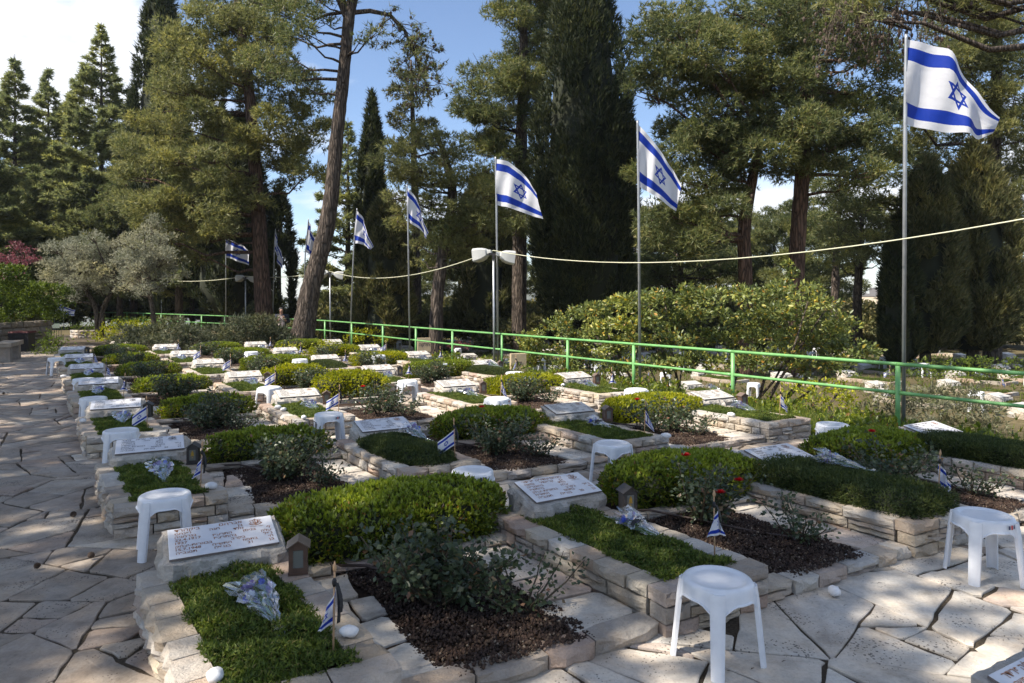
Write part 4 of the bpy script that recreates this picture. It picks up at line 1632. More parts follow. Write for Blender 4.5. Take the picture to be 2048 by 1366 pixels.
# ------------------------------------------------------------------ memorial lanterns
def lantern(dark):
    body_m = M['lan_dark'] if dark else M['lan_brown']
    w, d, h = 0.098, 0.10, 0.135
    mb = MB()
    t = 0.008
    mb.box((0, 0, 0.006), (w + 0.006, d + 0.006, 0.012))
    for sx in (-1, 1):
        mb.box((sx * (w / 2 - t / 2), 0, 0.012 + h / 2), (t, d, h))
    mb.box((0, d / 2 - t / 2, 0.012 + h / 2), (w - 2 * t, t, h))
    for sx in (-1, 1):
        mb.box((sx * (w / 2 - t - 0.007), -d / 2 + t / 2, 0.012 + h / 2), (0.014, t, h))
    mb.box((0, -d / 2 + t / 2, 0.024), (w - 2 * t - 0.028, t, 0.024))
    mb.box((0, -d / 2 + t / 2, 0.012 + h - 0.007), (w - 2 * t - 0.028, t, 0.014))
    y0, zt = -d / 2 + 0.001, 0.012 + h
    mb.add([(-w / 2, y0, zt), (w / 2, y0, zt), (0, y0, zt + 0.034), (-w / 2, d / 2, zt), (w / 2, d / 2, zt), (0, d / 2, zt + 0.034)], [(0, 1, 2), (5, 4, 3), (0, 3, 4, 1)])
    body = mb.mesh('body', body_m)
    mb = MB()
    e = 0.014
    for sx in (-1, 1):
        a, b = Vector((0, 0, zt + 0.038)), Vector((sx * (w / 2 + e), 0, zt - 0.004))
        pts = []
        for zz in (0.0, 0.006):
            for y in (-d / 2 - e, d / 2 + e):
                pts += [(a.x, y, a.z + zz), (b.x, y, b.z + zz)]
        fs = [(0, 1, 3, 2), (4, 6, 7, 5), (0, 4, 5, 1), (2, 3, 7, 6), (1, 5, 7, 3)]
        mb.add(pts, fs if sx > 0 else [f[::-1] for f in fs])
    roof = mb.mesh('roof', M['lan_dark'] if dark else M['lan_roof'])
    mb = MB()
    mb.box((0, -d / 2 + 0.005, 0.012 + h / 2 + 0.004), (w - 2 * t - 0.026, 0.002, h - 0.04))
    glass = mb.mesh('pane', M['lan_glass'])
    subs = []
    if dark:
        mb = MB()
        mb.lathe([(0.0, 0.0), (0.013, 0.0), (0.016, 0.012), (0.012, 0.016), (0.012, 0.03), (0.004, 0.036), (0.0, 0.046)], 10, (0, -d / 2 + 0.018, 0.05))
        subs = [('gilt_motif', mb.mesh('gilt_motif', M['gold'], True))]
        mb2 = MB()
        mb2.box((0, -d / 2 + 0.0025, 0.095), (0.022, 0.0018, 0.026))
        mb2.box((0, -d / 2 + 0.0025, 0.115), (0.010, 0.0018, 0.012))
        mb2.box((0, -d / 2 + 0.0025, 0.077), (0.03, 0.0018, 0.006))
        subs.append(('gilt_emblem', mb2.mesh('gilt_emblem', M['gold'])))
    return [('body', body, []), ('roof', roof, []), ('pane', glass, subs)]


LAN_B, LAN_D = lantern(False), lantern(True)
for (i, k), dark in {(0, 0): 0, (0, 1): 1, (0, 2): 1, (1, 0): 1, (2, 1): 0, (1, 2): 0, (2, 2): 0, (3, 1): 0, (3, 2): 0, (1, 3): 0, (2, 3): 1, (0, 6): 1, (1, 4): 1, (3, 3): 0}.items():
    bu, bv = bed_uv(i, k)
    p = W(bu + 1.08 - 0.05 * min(i, 2), bv + 0.655 + 0.06 * min(i, 2), 0.226)
    spawn(LAN_D if dark else LAN_B, 'memorial_lantern', p, f'{"dark" if dark else "brown"} house-shaped memorial lantern, {gp(i, k)}', 'lantern', 'memorial lanterns', ROWANG - 0.25, 0.93)


# ------------------------------------------------------------------ bouquets in cellophane
def bouquet(seed, ribbon):
    """lies along +y (mouth) from its tied end at the origin, on z=0"""
    r = random.Random(seed)
    nu, nv = 22, 12
    L = 0.40
    vs, fs = [], []
    for j in range(nv + 1):
        t = j / nv
        rad = 0.012 + 0.085 * (t ** 0.8)
        for i in range(nu):
            a = 2 * math.pi * i / nu
            k = 1 + (0.10 + 0.20 * t) * r.uniform(-1, 1) + 0.12 * math.sin(a * 5 + 4 * t)
            x = rad * 1.08 * k * math.cos(a)
            z = rad * 0.62 * k * math.sin(a) + rad * 0.60 + 0.012
            y = t * L + (0.05 * r.uniform(-1, 1) if j == nv else 0.008 * r.uniform(-1, 1)) + (0.04 * math.sin(2 * a + 1) if j == nv else 0)
            vs.append((x, y, max(0.004, z)))
    for j in range(nv):
        for i in range(nu):
            i2 = (i + 1) % nu
            a, b, c, d = j * nu + i, j * nu + i2, (j + 1) * nu + i2, (j + 1) * nu + i
            fs += [(a, b, c), (a, c, d)]
    # the gathered tail behind the tie
    o_ = len(vs)
    for j in range(4):
        for i in range(8):
            a = 2 * math.pi * i / 8
            rr = 0.010 + 0.014 * j * (0.7 + 0.6 * r.random())
            vs.append((rr * math.cos(a), -0.028 * j, 0.016 + rr * 0.5 * math.sin(a)))
    for j in range(3):
        for i in range(8):
            i2 = (i + 1) % 8
            fs.append((o_ + j * 8 + i, o_ + (j + 1) * 8 + i, o_ + (j + 1) * 8 + i2, o_ + j * 8 + i2))
    me = bpy.data.meshes.new('cellophane')
    me.from_pydata(vs, [], fs)
    me.materials.append(M['film'])
    mb = MB()
    for q in range(9):
        x1, z1 = r.uniform(-0.07, 0.07), r.uniform(0.03, 0.085)
        mb.tube([(r.uniform(-0.008, 0.008), -0.09, 0.01), (0, 0, 0.018), (x1 * 0.5, 0.17, z1 * 0.65), (x1, 0.31, z1)], 0.0026, 4)
    for q in range(26):
        x, y, z = r.uniform(-0.07, 0.07), r.uniform(0.14, 0.36), r.uniform(0.03, 0.08)
        d = Vector((r.uniform(-1, 1), 0.9, r.uniform(-0.3, 0.6))).normalized() * r.uniform(0.03, 0.06)
        s = Vector((d.y, -d.x, 0)).normalized() * 0.009
        p = Vector((x, y, z))
        mb.add([p, p + d * 0.5 + s, p + d, p + d * 0.5 - s], [(0, 1, 2, 3)], 1)
    stems = mb.mesh('stems', [M['fl_stem'], M['fl_leaf']])
    parts = [('cellophane', me, []), ('stems', stems, [])]
    for q in range(13):
        mb = MB()
        c = Vector((r.uniform(-0.08, 0.08), r.uniform(0.25, 0.36), r.uniform(0.035, 0.095)))
        R0 = r.uniform(0.015, 0.026)
        for ring, (n, rr, up) in enumerate(((7, 1.0, 0.2), (6, 0.7, 0.5), (4, 0.35, 0.8))):
            for s in range(n):
                a = 6.283 * s / n + ring * 0.5 + r.uniform(-0.2, 0.2)
                d = Vector((math.cos(a), up * 0.6, math.sin(a))).normalized() * R0 * (0.6 + 0.6 * rr)
                sd = Vector((-math.sin(a), 0, math.cos(a))) * R0 * 0.45
                mb.add([c, c + d * 0.6 + sd, c + d + Vector((0, 0.004, 0)), c + d * 0.6 - sd], [(0, 1, 2, 3)])
        parts.append(('flower', mb.mesh('flower', [M['fl_purple'], M['fl_purple'], M['fl_white'], M['fl_blue'], M['fl_purple']][q % 5]), []))
    if ribbon:
        mb = MB()
        v = []
        for q in range(9):
            a = math.pi * (0.05 + 0.9 * q / 8)
            for y in (0.195, 0.225):
                rad = 0.012 + 0.085 * ((y / L) ** 0.8)
                v.append((rad * 1.40 * math.cos(a), y, rad * 0.62 * 1.2 * math.sin(a) + rad * 0.60 + 0.016))
        mb.add(v, [(2 * q, 2 * q + 1, 2 * q + 3, 2 * q + 2) for q in range(8)])
        rb = mb.mesh('printed_ribbon', M['ribbon'])
        tv, tf = text_mesh(rtl('יזכור'), 0.03, 0.0006)
        tv = tv.copy()
        cx = (tv[:, 0].max() + tv[:, 0].min()) / 2
        out = []
        for x, y, z in tv:
            a = math.pi / 2 - (x - cx) / 0.062
            yy = 0.199 + y * 0.95
            rad = 0.012 + 0.085 * ((yy / L) ** 0.8)
            out.append((rad * 1.40 * math.cos(a), yy, rad * 0.62 * 1.2 * math.sin(a) + rad * 0.60 + 0.0185))
        mb = MB()
        mb.add(out, tf)
        parts.append(('printed_ribbon', rb, [('ribbon_lettering', mb.mesh('ribbon_lettering', M['sticker']))]))
    return parts


BQ = [bouquet(1, False), bouquet(2, False), bouquet(3, True)]
BOUQ = {(0, 0): (0, 0.62, 0.40, 0.16), (1, 0): (2, 0.60, 0.50, 0.12), (2, 0): (1, 0.70, 0.52, 0.35), (0, 1): (0, 0.62, 0.37, 0.05), (1, 1): (1, 0.70, 0.50, 0.15), (2, 1): (2, 0.62, 0.46, 0.2),
        (0, 2): (0, 0.72, 0.36, 0.0), (1, 2): (1, 0.60, 0.44, 0.2), (2, 2): (0, 0.62, 0.45, 0.15), (3, 1): (1, 0.60, 0.48, 0.15), (3, 2): (0, 0.60, 0.45, 0.2), (0, 3): (1, 0.7, 0.3, 0.0),
        (1, 3): (0, 0.7, 0.45, 0.1), (2, 3): (1, 0.6, 0.45, 0.1), (3, 3): (0, 0.65, 0.5, 0.3), (0, 4): (1, 0.8, 0.35, 0), (3, 4): (1, 0.65, 0.5, 0.2), (0, 5): (0, 0.8, 0.35, 0), (1, 5): (0, 0.7, 0.3, 0), (2, 5): (1, 0.7, 0.55, 0.2), (2, 6): (1, 0.7, 0.55, 0.1), (1, 6): (0, 0.9, 0.35, 0), (3, 5): (1, 0.7, 0.5, 0)}
for (i, k), (v, b, a, dr) in BOUQ.items():
    bu, bv = bed_uv(i, k)
    z = {'low': 0.222, 'mound': 0.315, 'box': 0.355}[COVER_KIND.get((i, k), 'low')]
    lab = {(0, 0): 'cellophane bouquet lying on sunlit ground cover of the nearest left grave', (1, 0): 'cellophane bouquet with a printed black ribbon, front row, second column'}.get((i, k), f'flower bouquet in clear cellophane, {gp(i, k)}')
    spawn(BQ[v], 'bouquet', W(bu + b - 0.08, bv + a, z), lab, 'bouquet', 'bouquets on the graves', ROWANG + dr, 0.84, rot=(0.06, 0.0, ROWANG + dr))

# ------------------------------------------------------------------ loose white stones
def pebble(seed):
    v, f = [], []
    rng = random.Random(seed)
    n, m = 12, 7
    for j in range(m + 1):
        th = math.pi * j / m
        for i in range(n):
            ph = 2 * math.pi * i / n
            p = np.array([[math.sin(th) * math.cos(ph), math.sin(th) * math.sin(ph), math.cos(th)]])
            k = 1 + 0.20 * float(wob(p * 2, 1.0, seed)[0]) + 0.05 * float(wob(p * 6, 1.0, seed)[0])
            v.append((p[0, 0] * 0.052 * k, p[0, 1] * 0.038 * k, p[0, 2] * 0.030 * k + 0.027))
    for j in range(m):
        for i in range(n):
            f.append((j * n + i, (j + 1) * n + i, (j + 1) * n + (i + 1) % n, j * n + (i + 1) % n))
    me = bpy.data.meshes.new('pebble')
    me.from_pydata(v, [], f)
    me.polygons.foreach_set('use_smooth', [True] * len(f))
    me.materials.append(M['pebble'])
    return me


PEB = [pebble(1), pebble(4)]
for n_, (px, py, z, s, lab) in enumerate([(698, 1272, 0.226, 0.75, 'round white pebble beside the small flag on the nearest left grave'), (422, 978, 0.226, 0.9, 'round white pebble beside the second grave along the path'),
                        (1669, 1190, 0.02, 0.85, 'white stone lying alone at the front kerb'), (430, 1362, 0.226, 0.8, 'white pebble on the coping at the bottom edge of the photo'),
                        (1332, 876, 0.226, 0.95, 'white stone on the corner of the bed in shade, third column'), (556, 818, 0.226, 0.9, 'larger of the white stones on a sunlit coping, third row'),
                        (567, 822, 0.226, 0.8, 'smaller of the white stones on a sunlit coping, third row'), (608, 838, 0.226, 0.8, 'white stone at the front corner of the sunlit bed, third row'),
                        (1462, 833, 0.226, 0.9, 'white stone on the sunlit long wall near the railing'), (166, 845, 0.226, 0.8, 'white pebble on the third path-side bed coping'),
                        (127, 755, 0.226, 0.9, 'white pebble on the fifth path-side bed coping'), (1126, 773, 0.226, 0.9, 'white pebble on the third-row bed by the railing')]):
    p = at(px, py, z)
    o = obj('white_pebble', PEB[n_ % 2], None, p, (0, 0, n_ * 0.7), (s, s, s))
    tag(o, lab, 'pebble', 'white memorial stones')

# ------------------------------------------------------------------ hedges between the headstones
def hedge_parts(a, n, seed, mat, L=0.030, w=0.015, lump=0.10, ls=7.0, p=3.2):
    rng = np.random.default_rng(seed)
    P, D = superbox_points(a, n, rng, p=p, lump=lump, ls=ls, seed=seed, bottom=-0.2, inner=0.87)
    P[:, 2] += a[2]
    vf = leaves(P, nrm(D + np.array([0, 0, 0.5])), 2, L, w, 0.55, rng)
    # new shoots standing proud of the top
    m = P[:, 2] > a[2] * 1.45
    Q = P[m]
    Q = Q[rng.permutation(len(Q))[: int(n * 0.16)]]
    sh = leaves(Q + np.array([0, 0, 0.012]), np.tile([0, 0, 1.0], (len(Q), 1)), 3, L * 1.1, w, 0.45, rng)
    fo = to_mesh('foliage', vf, mat)
    tp = to_mesh('young_shoots', sh, M['hedge_tip'] if mat == M['hedge'] else mat)
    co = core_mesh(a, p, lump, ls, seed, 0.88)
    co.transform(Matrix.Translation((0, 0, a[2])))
    return [('foliage', fo, [('young_shoots', tp)]), ('dark_hull', co, [])]  # the core is a closed hull, its dark colour standing for shade


HEDGE_A = hedge_parts((0.70, 0.35, 0.17), 9000, 3, M['hedge'])
HEDGE_B = hedge_parts((0.64, 0.34, 0.165), 8200, 9, M['hedge'], p=2.5, lump=0.10)
HEDGE_Y = hedge_parts((0.66, 0.34, 0.165), 6800, 15, M['hedge_y'], p=3.0)
HEDGE_L = hedge_parts((0.56, 0.30, 0.145), 5200, 27, M['hedge'], p=2.4, lump=0.2, ls=10)
rnd = random.Random(4)
for k in range(NROW):
    for i in range(3):
        bu, bv = bed_uv(i, k)
        gapl = bed_uv(i + 1, k)[1] - bv - GAP0
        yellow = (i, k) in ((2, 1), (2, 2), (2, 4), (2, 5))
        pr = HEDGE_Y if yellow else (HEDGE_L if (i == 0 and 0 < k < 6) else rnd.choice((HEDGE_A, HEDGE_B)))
        if (i, k) == (0, 0):
            pr = HEDGE_A
        if (i, k) in ((1, 3), (1, 2)):
            continue
        lab = f'{"yellow-green" if yellow else "dark green"} rounded box hedge, {ROWN[k]} row, between columns {["one and two", "two and three", "three and four"][i]} from path'
        big = 1.04 if (i, k) in ((0, 0), (1, 0)) else 1.0
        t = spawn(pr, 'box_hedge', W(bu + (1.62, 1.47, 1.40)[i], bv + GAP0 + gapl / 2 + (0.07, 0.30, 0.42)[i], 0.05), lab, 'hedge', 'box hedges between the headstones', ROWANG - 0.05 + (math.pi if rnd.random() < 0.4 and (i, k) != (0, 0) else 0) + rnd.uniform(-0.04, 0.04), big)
# hedge between the last column and the railing side, and the loose one in the fourth row
for (px, py, z, pr, s, lab) in [(1790, 905, 0.0, HEDGE_B, 0.95, 'dark green hedge between the clipped front bed and the railing-side plaque')]:
    p = at(px, py + 35, z)
LOOSE = hedge_parts((0.62, 0.34, 0.20), 3600, 33, M['hedge_y'], L=0.035, w=0.018, p=2.4, lump=0.22, ls=9)
for px, py, lab in [(590, 775, 'loose half-bare shrub row behind a stone edging, fourth row'), (700, 792, 'brownish loose shrub row before the third-row rose bed')]:
    p = at(px, py, 0.06)
    spawn(LOOSE, 'loose_shrub', p, lab, 'shrub', None, ROWANG, 0.95)


# ------------------------------------------------------------------ rose bushes
def rose_parts(seed, blooms, h=0.52, n_st=11, nl=60):
    r = random.Random(seed)
    rng = np.random.default_rng(seed)
    mb = MB()
    P, D, tips = [], [], []
    for q in range(n_st):
        a = r.uniform(0, 6.28)
        sp = r.uniform(0.14, 0.42)
        hh = h * r.uniform(0.55, 1.05)
        pts = []
        for s in range(6):
            t = s / 5
            pts.append((math.cos(a) * sp * t ** 0.8 + r.uniform(-0.01, 0.01), math.sin(a) * sp * t ** 0.8 + r.uniform(-0.01, 0.01), hh * t - 0.03))
        mb.tube(pts, [0.009 * (1 - 0.75 * s / 5) for s in range(6)], 5)
        tips.append(Vector(pts[-1]))
        for s in range(nl):
            t = r.uniform(0.28, 1.0)
            f = t * 5
            i0 = min(4, int(f))
            p = Vector(pts[i0]).lerp(Vector(pts[i0 + 1]), f - i0)
            d = Vector((r.uniform(-1, 1), r.uniform(-1, 1), r.uniform(-0.35, 0.6))).normalized()
            P.append(p + d * r.uniform(0.01, 0.085))
            D.append(d)
    vf = leaves(np.array(P), np.array(D), 1, 0.037, 0.025, 0.35, rng, fold=0.15)
    parts = [('stems', mb.mesh('stems', M['rose_stem'], True), []), ('leaves', to_mesh('leaves', vf, M['rose_leaf']), [])]
    for q in range(blooms):
        c = tips[(q * 3) % len(tips)] + Vector((0, 0, 0.02))
        b = MB()
        for ring, (n, rr, up) in enumerate(((6, 1.0, 0.35), (6, 0.82, 0.8), (5, 0.55, 1.4), (3, 0.3, 2.2))):
            for s in range(n):
                a = 6.283 * s / n + ring * 0.6
                d = Vector((math.cos(a), math.sin(a), up)).normalized()
                sd = Vector((-math.sin(a), math.cos(a), 0)) * 0.017 * rr
                L = 0.036 * (0.55 + 0.45 * rr)
                b.add([c, c + d * L * 0.55 + sd, c + d * L * 1.0 + sd * 0.6, c + d * L - sd * 0.6, c + d * L * 0.55 - sd], [(0, 1, 2, 3, 4)])
        parts.append(('bloom', b.mesh('bloom', M['rose']), []))
    return parts


RO = {('a', 0): rose_parts(2, 0, 0.42, 20, 92), ('a', 1): rose_parts(5, 1, 0.43, 16, 80), ('a', 3): rose_parts(9, 3, 0.45, 14, 62), ('b', 0): rose_parts(14, 0, 0.36, 9, 44)}
ROSES = []
for k in range(NROW):
    for i in range(3):
        bu, bv = bed_uv(i, k)
        gapl = bed_uv(i + 1, k)[1] - bv - GAP0
        key = {(1, 0): ('a', 3), (1, 1): ('a', 1), (2, 1): ('a', 1), (1, 2): ('a', 1), (2, 0): ('a', 1)}.get((i, k), ('a', 0))
        b, a = {(0, 0): (0.70, 0.50), (1, 0): (0.95, 0.55), (2, 0): (0.8, 0.4)}.get((i, k), (0.72, 0.58))
        cols = ["one and two", "two and three", "three and four"][i]
        lab = f'{"red-flowered" if key[1] else "leafy"} rose bush, {ROWN[k]} row, between columns {cols} from path'
        spawn(RO[key], 'rose_bush', W(bu + b, bv + GAP0 + a, 0.09), lab, 'rose bush', 'rose bushes between the graves', i * 1.7 + k * 2.3 + 0.4)
        if k < 3:
            spawn(RO[('b', 0)], 'rose_bush', W(bu + 0.42, bv + GAP0 + 0.80, 0.09), f'small sparse rose bush at the kerb, {ROWN[k]} row, between columns {cols}', 'rose bush', 'rose bushes between the graves', i + k * 1.3, 0.8)

# ------------------------------------------------------------------ green railing
RZ, MZ = 0.81, 0.455
rail = thing('railing', fence_pt(8.44, -0.1), 'bright green two-bar metal railing along the edge of the plot', 'railing')
RO_ = Vector(rail.location)
fp = [fence_pt(d) for d in (2.2, 4.4, 6.45, 8.44, 10.43, 12.15, 13.65, 15.57, 17.4, 19.06, 20.86, 22.9, 25.0)]
far_line = [Vector((-6.85, 25.0, 0)), Vector((-13.3, 31.6, 0)), Vector((-22.0, 39.0, 0)), Vector((-31.0, 43.0, 0))]
for a, b in zip(far_line[:-1], far_line[1:]):
    n = max(1, round((b - a).length / 2.3))
    fp += [a.lerp(b, q / n) for q in range(1, n + 1)]
mb = MB()
mb.tube([(0, 0, -0.25), (0, 0, RZ - 0.022)], 0.030, 12)
POST = mb.mesh('post', M['rail'], True)
for q, p in enumerate(fp):
    obj('post', POST, rail, (p.x - RO_.x, p.y - RO_.y, -RO_.z))
    if q:
        a = fp[q - 1]
        for nm, z, r in (('top_rail', RZ, 0.023), ('middle_rail', MZ, 0.021)):
            mb = MB()
            d = (p - a)
            e = d.normalized() * (0.026 if nm == 'middle_rail' else 0.0)
            pts = [a + e, a + e + d * 0.03, a + e + d * 0.07, p - e - d * 0.07, p - e - d * 0.03, p - e]
            rr = [r * 1.25, r * 1.2, r, r, r * 1.2, r * 1.25] if nm == 'middle_rail' else [r] * 6
            mb.tube([(x.x - RO_.x, x.y - RO_.y, z - RO_.z) for x in pts], rr, 10)
            obj(nm, mb.mesh(nm, M['rail'], True), rail)

# ------------------------------------------------------------------ tall flags
FLAGS_ = [
    (8.60, [(1812, 77), (1850, 90), (1890, 108), (1918, 145), (1945, 190), (1974, 250)], [(1810, 248), (1850, 257), (1895, 267), (1925, 274), (1950, 283), (1983, 268)], 'largest blue and white flag, at the right end of the railing'),
    (12.3, [(1275, 247), (1300, 275), (1325, 305), (1345, 335), (1363, 368)], [(1277, 372), (1297, 384), (1317, 396), (1337, 409), (1352, 419)], 'blue and white flag on tall pole in front of the right-hand pines'),
    (15.8, [(991, 318), (1018, 324), (1042, 343), (1062, 365), (1076, 388)], [(993, 410), (1015, 415), (1042, 424), (1068, 433), (1090, 440)], 'blue and white flag beside the massive dark cypress'),
    (19.2, [(814, 373), (824, 387), (834, 408), (843, 434), (851, 464)], [(816, 442), (824, 448), (834, 456), (843, 467), (850, 478)], 'narrow drooping flag, fourth tall one from the right'),
    (23.0, [(714, 420), (723, 432), (732, 448), (741, 470), (748, 494)], [(708, 487), (718, 487), (728, 490), (738, 495), (747, 500)], 'blue and white flag just right of the leaning pine trunk'),
    (27.0, [(617, 440), (619, 452), (622, 466), (625, 480)], [(611, 503), (614, 507), (618, 511), (622, 515)], 'thin flag half hidden behind the leaning pine trunk'),
    (30.5, [(551, 460), (557, 480), (563, 503), (569, 525)], [(549, 500), (555, 514), (561, 528), (566, 538)], 'narrow flag hanging between two pine trunks'),
    (33.5, [(452, 476), (467, 483), (481, 491), (495, 503)], [(452, 515), (464, 518), (478, 525), (491, 530)], 'open blue and white flag against the dark trees at left'),
    (37.0, [(116, 604), (124, 609), (132, 616)], [(112, 619), (121, 623), (129, 626)], 'left one of two small flags by the far hedge'),
    (36.0, [(126, 611), (135, 617), (144, 620)], [(127, 626), (135, 632), (144, 632)], 'right one of two small flags by the far hedge'),
]


def lerp_poly(pts, s):
    f = s * (len(pts) - 1)
    i = min(len(pts) - 2, int(f))
    t = f - i
    return (pts[i][0] + (pts[i + 1][0] - pts[i][0]) * t, pts[i][1] + (pts[i + 1][1] - pts[i][1]) * t)


for n_, (d, top, bot, lab) in enumerate(FLAGS_):
    base = atd(bot[0][0], bot[0][1], d)
    ztop = atd(top[0][0], top[0][1], d).z
    g = float(gz(base.x, base.y))
    t = thing('flagpole', (base.x, base.y, g), lab, 'flag', 'tall flags along the railing')
    mb = MB()
    r0 = 0.024 if n_ < 8 else 0.015
    lean = atd(top[0][0], top[0][1], d).x - base.x
    zb = base.z
    mb.tube([(-lean * (zb - g) / max(ztop - zb, 0.1) * 0.5, 0, -0.3), (0, 0, zb - g), (lean, 0, ztop - g), (lean * 1.02, 0, ztop - g + 0.05)], [r0, r0, r0 * 0.8, r0 * 0.8], 9)
    obj('pole', mb.mesh('pole', M['galv'], True), t)
    amp = 0.10 if n_ < 8 else 0.06

    def fn(s, tt, d=d, top=top, bot=bot, base=base, g=g, n_=n_, amp=amp):
        a, b = lerp_poly(top, s), lerp_poly(bot, s)
        px, py = b[0] + (a[0] - b[0]) * tt, b[1] + (a[1] - b[1]) * tt
        dd = d + 0.35 * s * (0.6 if n_ % 2 else -0.4) + amp * math.sin(s * 8.0 + 1.7 * tt + n_) * min(1, s * 3) + 0.3 * amp * math.sin(s * 19 - 4 * tt)
        if n_ == 0:
            dd += -0.22 * max(0, s - 0.55) * 2 * tt
        p = atd(px, py, d)
        k = dd / d
        return (p.x + (dd - d) * 0.25 - base.x, dd - base.y, p.z - g)
    obj('flag', cloth_mesh(fn, 26, 16, M['flag_cloth'], 'flag'), t)


# ------------------------------------------------------------------ floodlight posts and cables
def flood_head():
    mb = MB()
    secs = [(0.0, 0.035, 0.035, 0.0), (0.09, 0.045, 0.05, 0.0), (0.11, 0.08, 0.075, -0.01), (0.20, 0.125, 0.125, -0.02), (0.30, 0.15, 0.145, -0.03), (0.42, 0.165, 0.155, -0.035)]
    vs, fs = [], []
    for x, hy, hz, dz in secs:
        for a, b in ((-1, -0.82), (-0.82, -1), (0.82, -1), (1, -0.82), (1, 0.7), (0.7, 1), (-0.7, 1), (-1, 0.7)):
            vs.append((x, a * hy, b * hz + dz))
    n = 8
    for q in range(len(secs) - 1):
        for s in range(n):
            s2 = (s + 1) % n
            fs.append((q * n + s, (q + 1) * n + s, (q + 1) * n + s2, q * n + s2))
    fs.append(tuple(range(n)))
    mb.add(vs, fs)
    g = MB()
    q = len(secs) - 1
    g.add([(v[0] - 0.004, v[1] * 0.985, v[2]) for v in vs[q * n:]], [tuple(range(n - 1, -1, -1))])
    return smooth_by_angle(mb.mesh('floodlight', M['lamp']), 24), g.mesh('glass', M['lampglass'])


FH, FG = flood_head()
LAMPS = [(15.5, 987, 508, 'pair of grey floodlights on a post by the third tall flag', 1.0), (25.2, 660, 547, 'pair of grey floodlights behind the leaning pine trunk', 1.0),
         (30.0, 491, 556, 'small pair of floodlights before the reddish pine trunk', 0.95), (37.5, 323, 563, 'farthest small floodlight beside the olive tree', 0.8)]
LTOP = []
for d, px, py, lab, s in LAMPS:
    top = atd(px, py, d)
    g = float(gz(top.x, top.y))
    g = max(g, -0.2)
    t = thing('floodlight_post', (top.x, top.y, g), lab, 'floodlight', 'floodlight posts along the railing')
    mb = MB()
    mb.tube([(0.02, 0, -0.25), (0, 0, top.z - g)], 0.026, 9)
    obj('post', mb.mesh('post', M['galv'], True), t)
    mb = MB()
    mb.box((0, 0, top.z - g), (0.22, 0.05, 0.05))
    mb.box((0, -0.03, top.z - g - 0.08), (0.06, 0.06, 0.10))
    obj('bracket', mb.mesh('bracket', M['dark_metal']), t)
    for q, (rz, dz, sh) in enumerate(((math.pi - 0.5, 0.06, -0.05), (0.28, 0.0, 0.05))):
        h = obj('floodlight', FH, t, (sh, 0, top.z - g + dz), (0, 0.12, rz), (s,) * 3)
        obj('glass', FG, h)
    LTOP.append(top + Vector((0, 0, 0.08)))
near = fence_pt(6.0, 2.72)


def cable(a, b, sag, lab, r=0.0085):
    a, b = Vector(a), Vector(b)
    mid = a.lerp(b, 0.5)
    mb = MB()
    mb.tube([a.lerp(b, q / 20) + Vector((0, 0, -sag * 4 * (q / 20) * (1 - q / 20))) - mid for q in range(21)], r, 6)
    tag(obj('overhead_cable', mb.mesh('overhead_cable', M['cable'], True), None, mid), lab, 'cable', 'cables between the floodlights')


cable(LTOP[0], near, 0.50, 'cream cable from the big floodlights to the right edge')
cable(LTOP[1], LTOP[0], 0.42, 'cream cable between the trunk and the big floodlights', 0.010)
cable(LTOP[2], LTOP[1], 0.12, 'cream cable behind the leaning pine trunk', 0.013)
cable(LTOP[3], LTOP[2], 0.14, 'thin cable at left before the dark trees', 0.013)
cable(atd(20, 430, 40), LTOP[3] + Vector((3.5, 0, 0.4)), 0.3, 'thin dark cable across the cedars at left', 0.010)

# ------------------------------------------------------------------ lower terrace beyond the railing
mb = MB()
for (a0, a1, b0, b1) in ((0.0, 0.69, 0.0, 0.12), (0.0, 0.12, 0.123, 1.45), (0.57, 0.69, 0.123, 1.45)):
    nb = max(1, int(max(a1 - a0, b1 - b0) / 0.27))
    for q in range(nb):
        if a1 - a0 > b1 - b0:
            x0, x1 = a0 + (a1 - a0) * q / nb, a0 + (a1 - a0) * (q + 1) / nb - 0.012
            y0, y1 = b0, b1
        else:
            x0, x1 = a0, a1
            y0, y1 = b0 + (b1 - b0) * q / nb, b0 + (b1 - b0) * (q + 1) / nb - 0.012
        pq = [V * a + U * b for a, b in ((x0, y0), (x1, y0), (x1, y1), (x0, y1))]
        hz = 0.20 + 0.02 * random.random()
        mb.add([(p[0], p[1], -0.1) for p in pq] + [(p[0], p[1], hz) for p in pq], [(4, 5, 6, 7), (0, 1, 5, 4), (1, 2, 6, 5), (2, 3, 7, 6), (3, 0, 4, 7)])
LOWBED = mb.mesh('kerb', M['wall_i'])
rnd = random.Random(31)
cnt = 0
UNITS = ['', 'first', 'second', 'third', 'fourth', 'fifth', 'sixth', 'seventh', 'eighth', 'ninth', 'tenth', 'eleventh', 'twelfth', 'thirteenth', 'fourteenth', 'fifteenth', 'sixteenth', 'seventeenth', 'eighteenth', 'nineteenth']


def nth(n):
    if n < 20:
        return UNITS[n]
    return ('', '', 'twentieth', 'thirtieth', 'fortieth')[n // 10] if n % 10 == 0 else ('', '', 'twenty-', 'thirty-', 'forty-')[n // 10] + UNITS[n % 10]


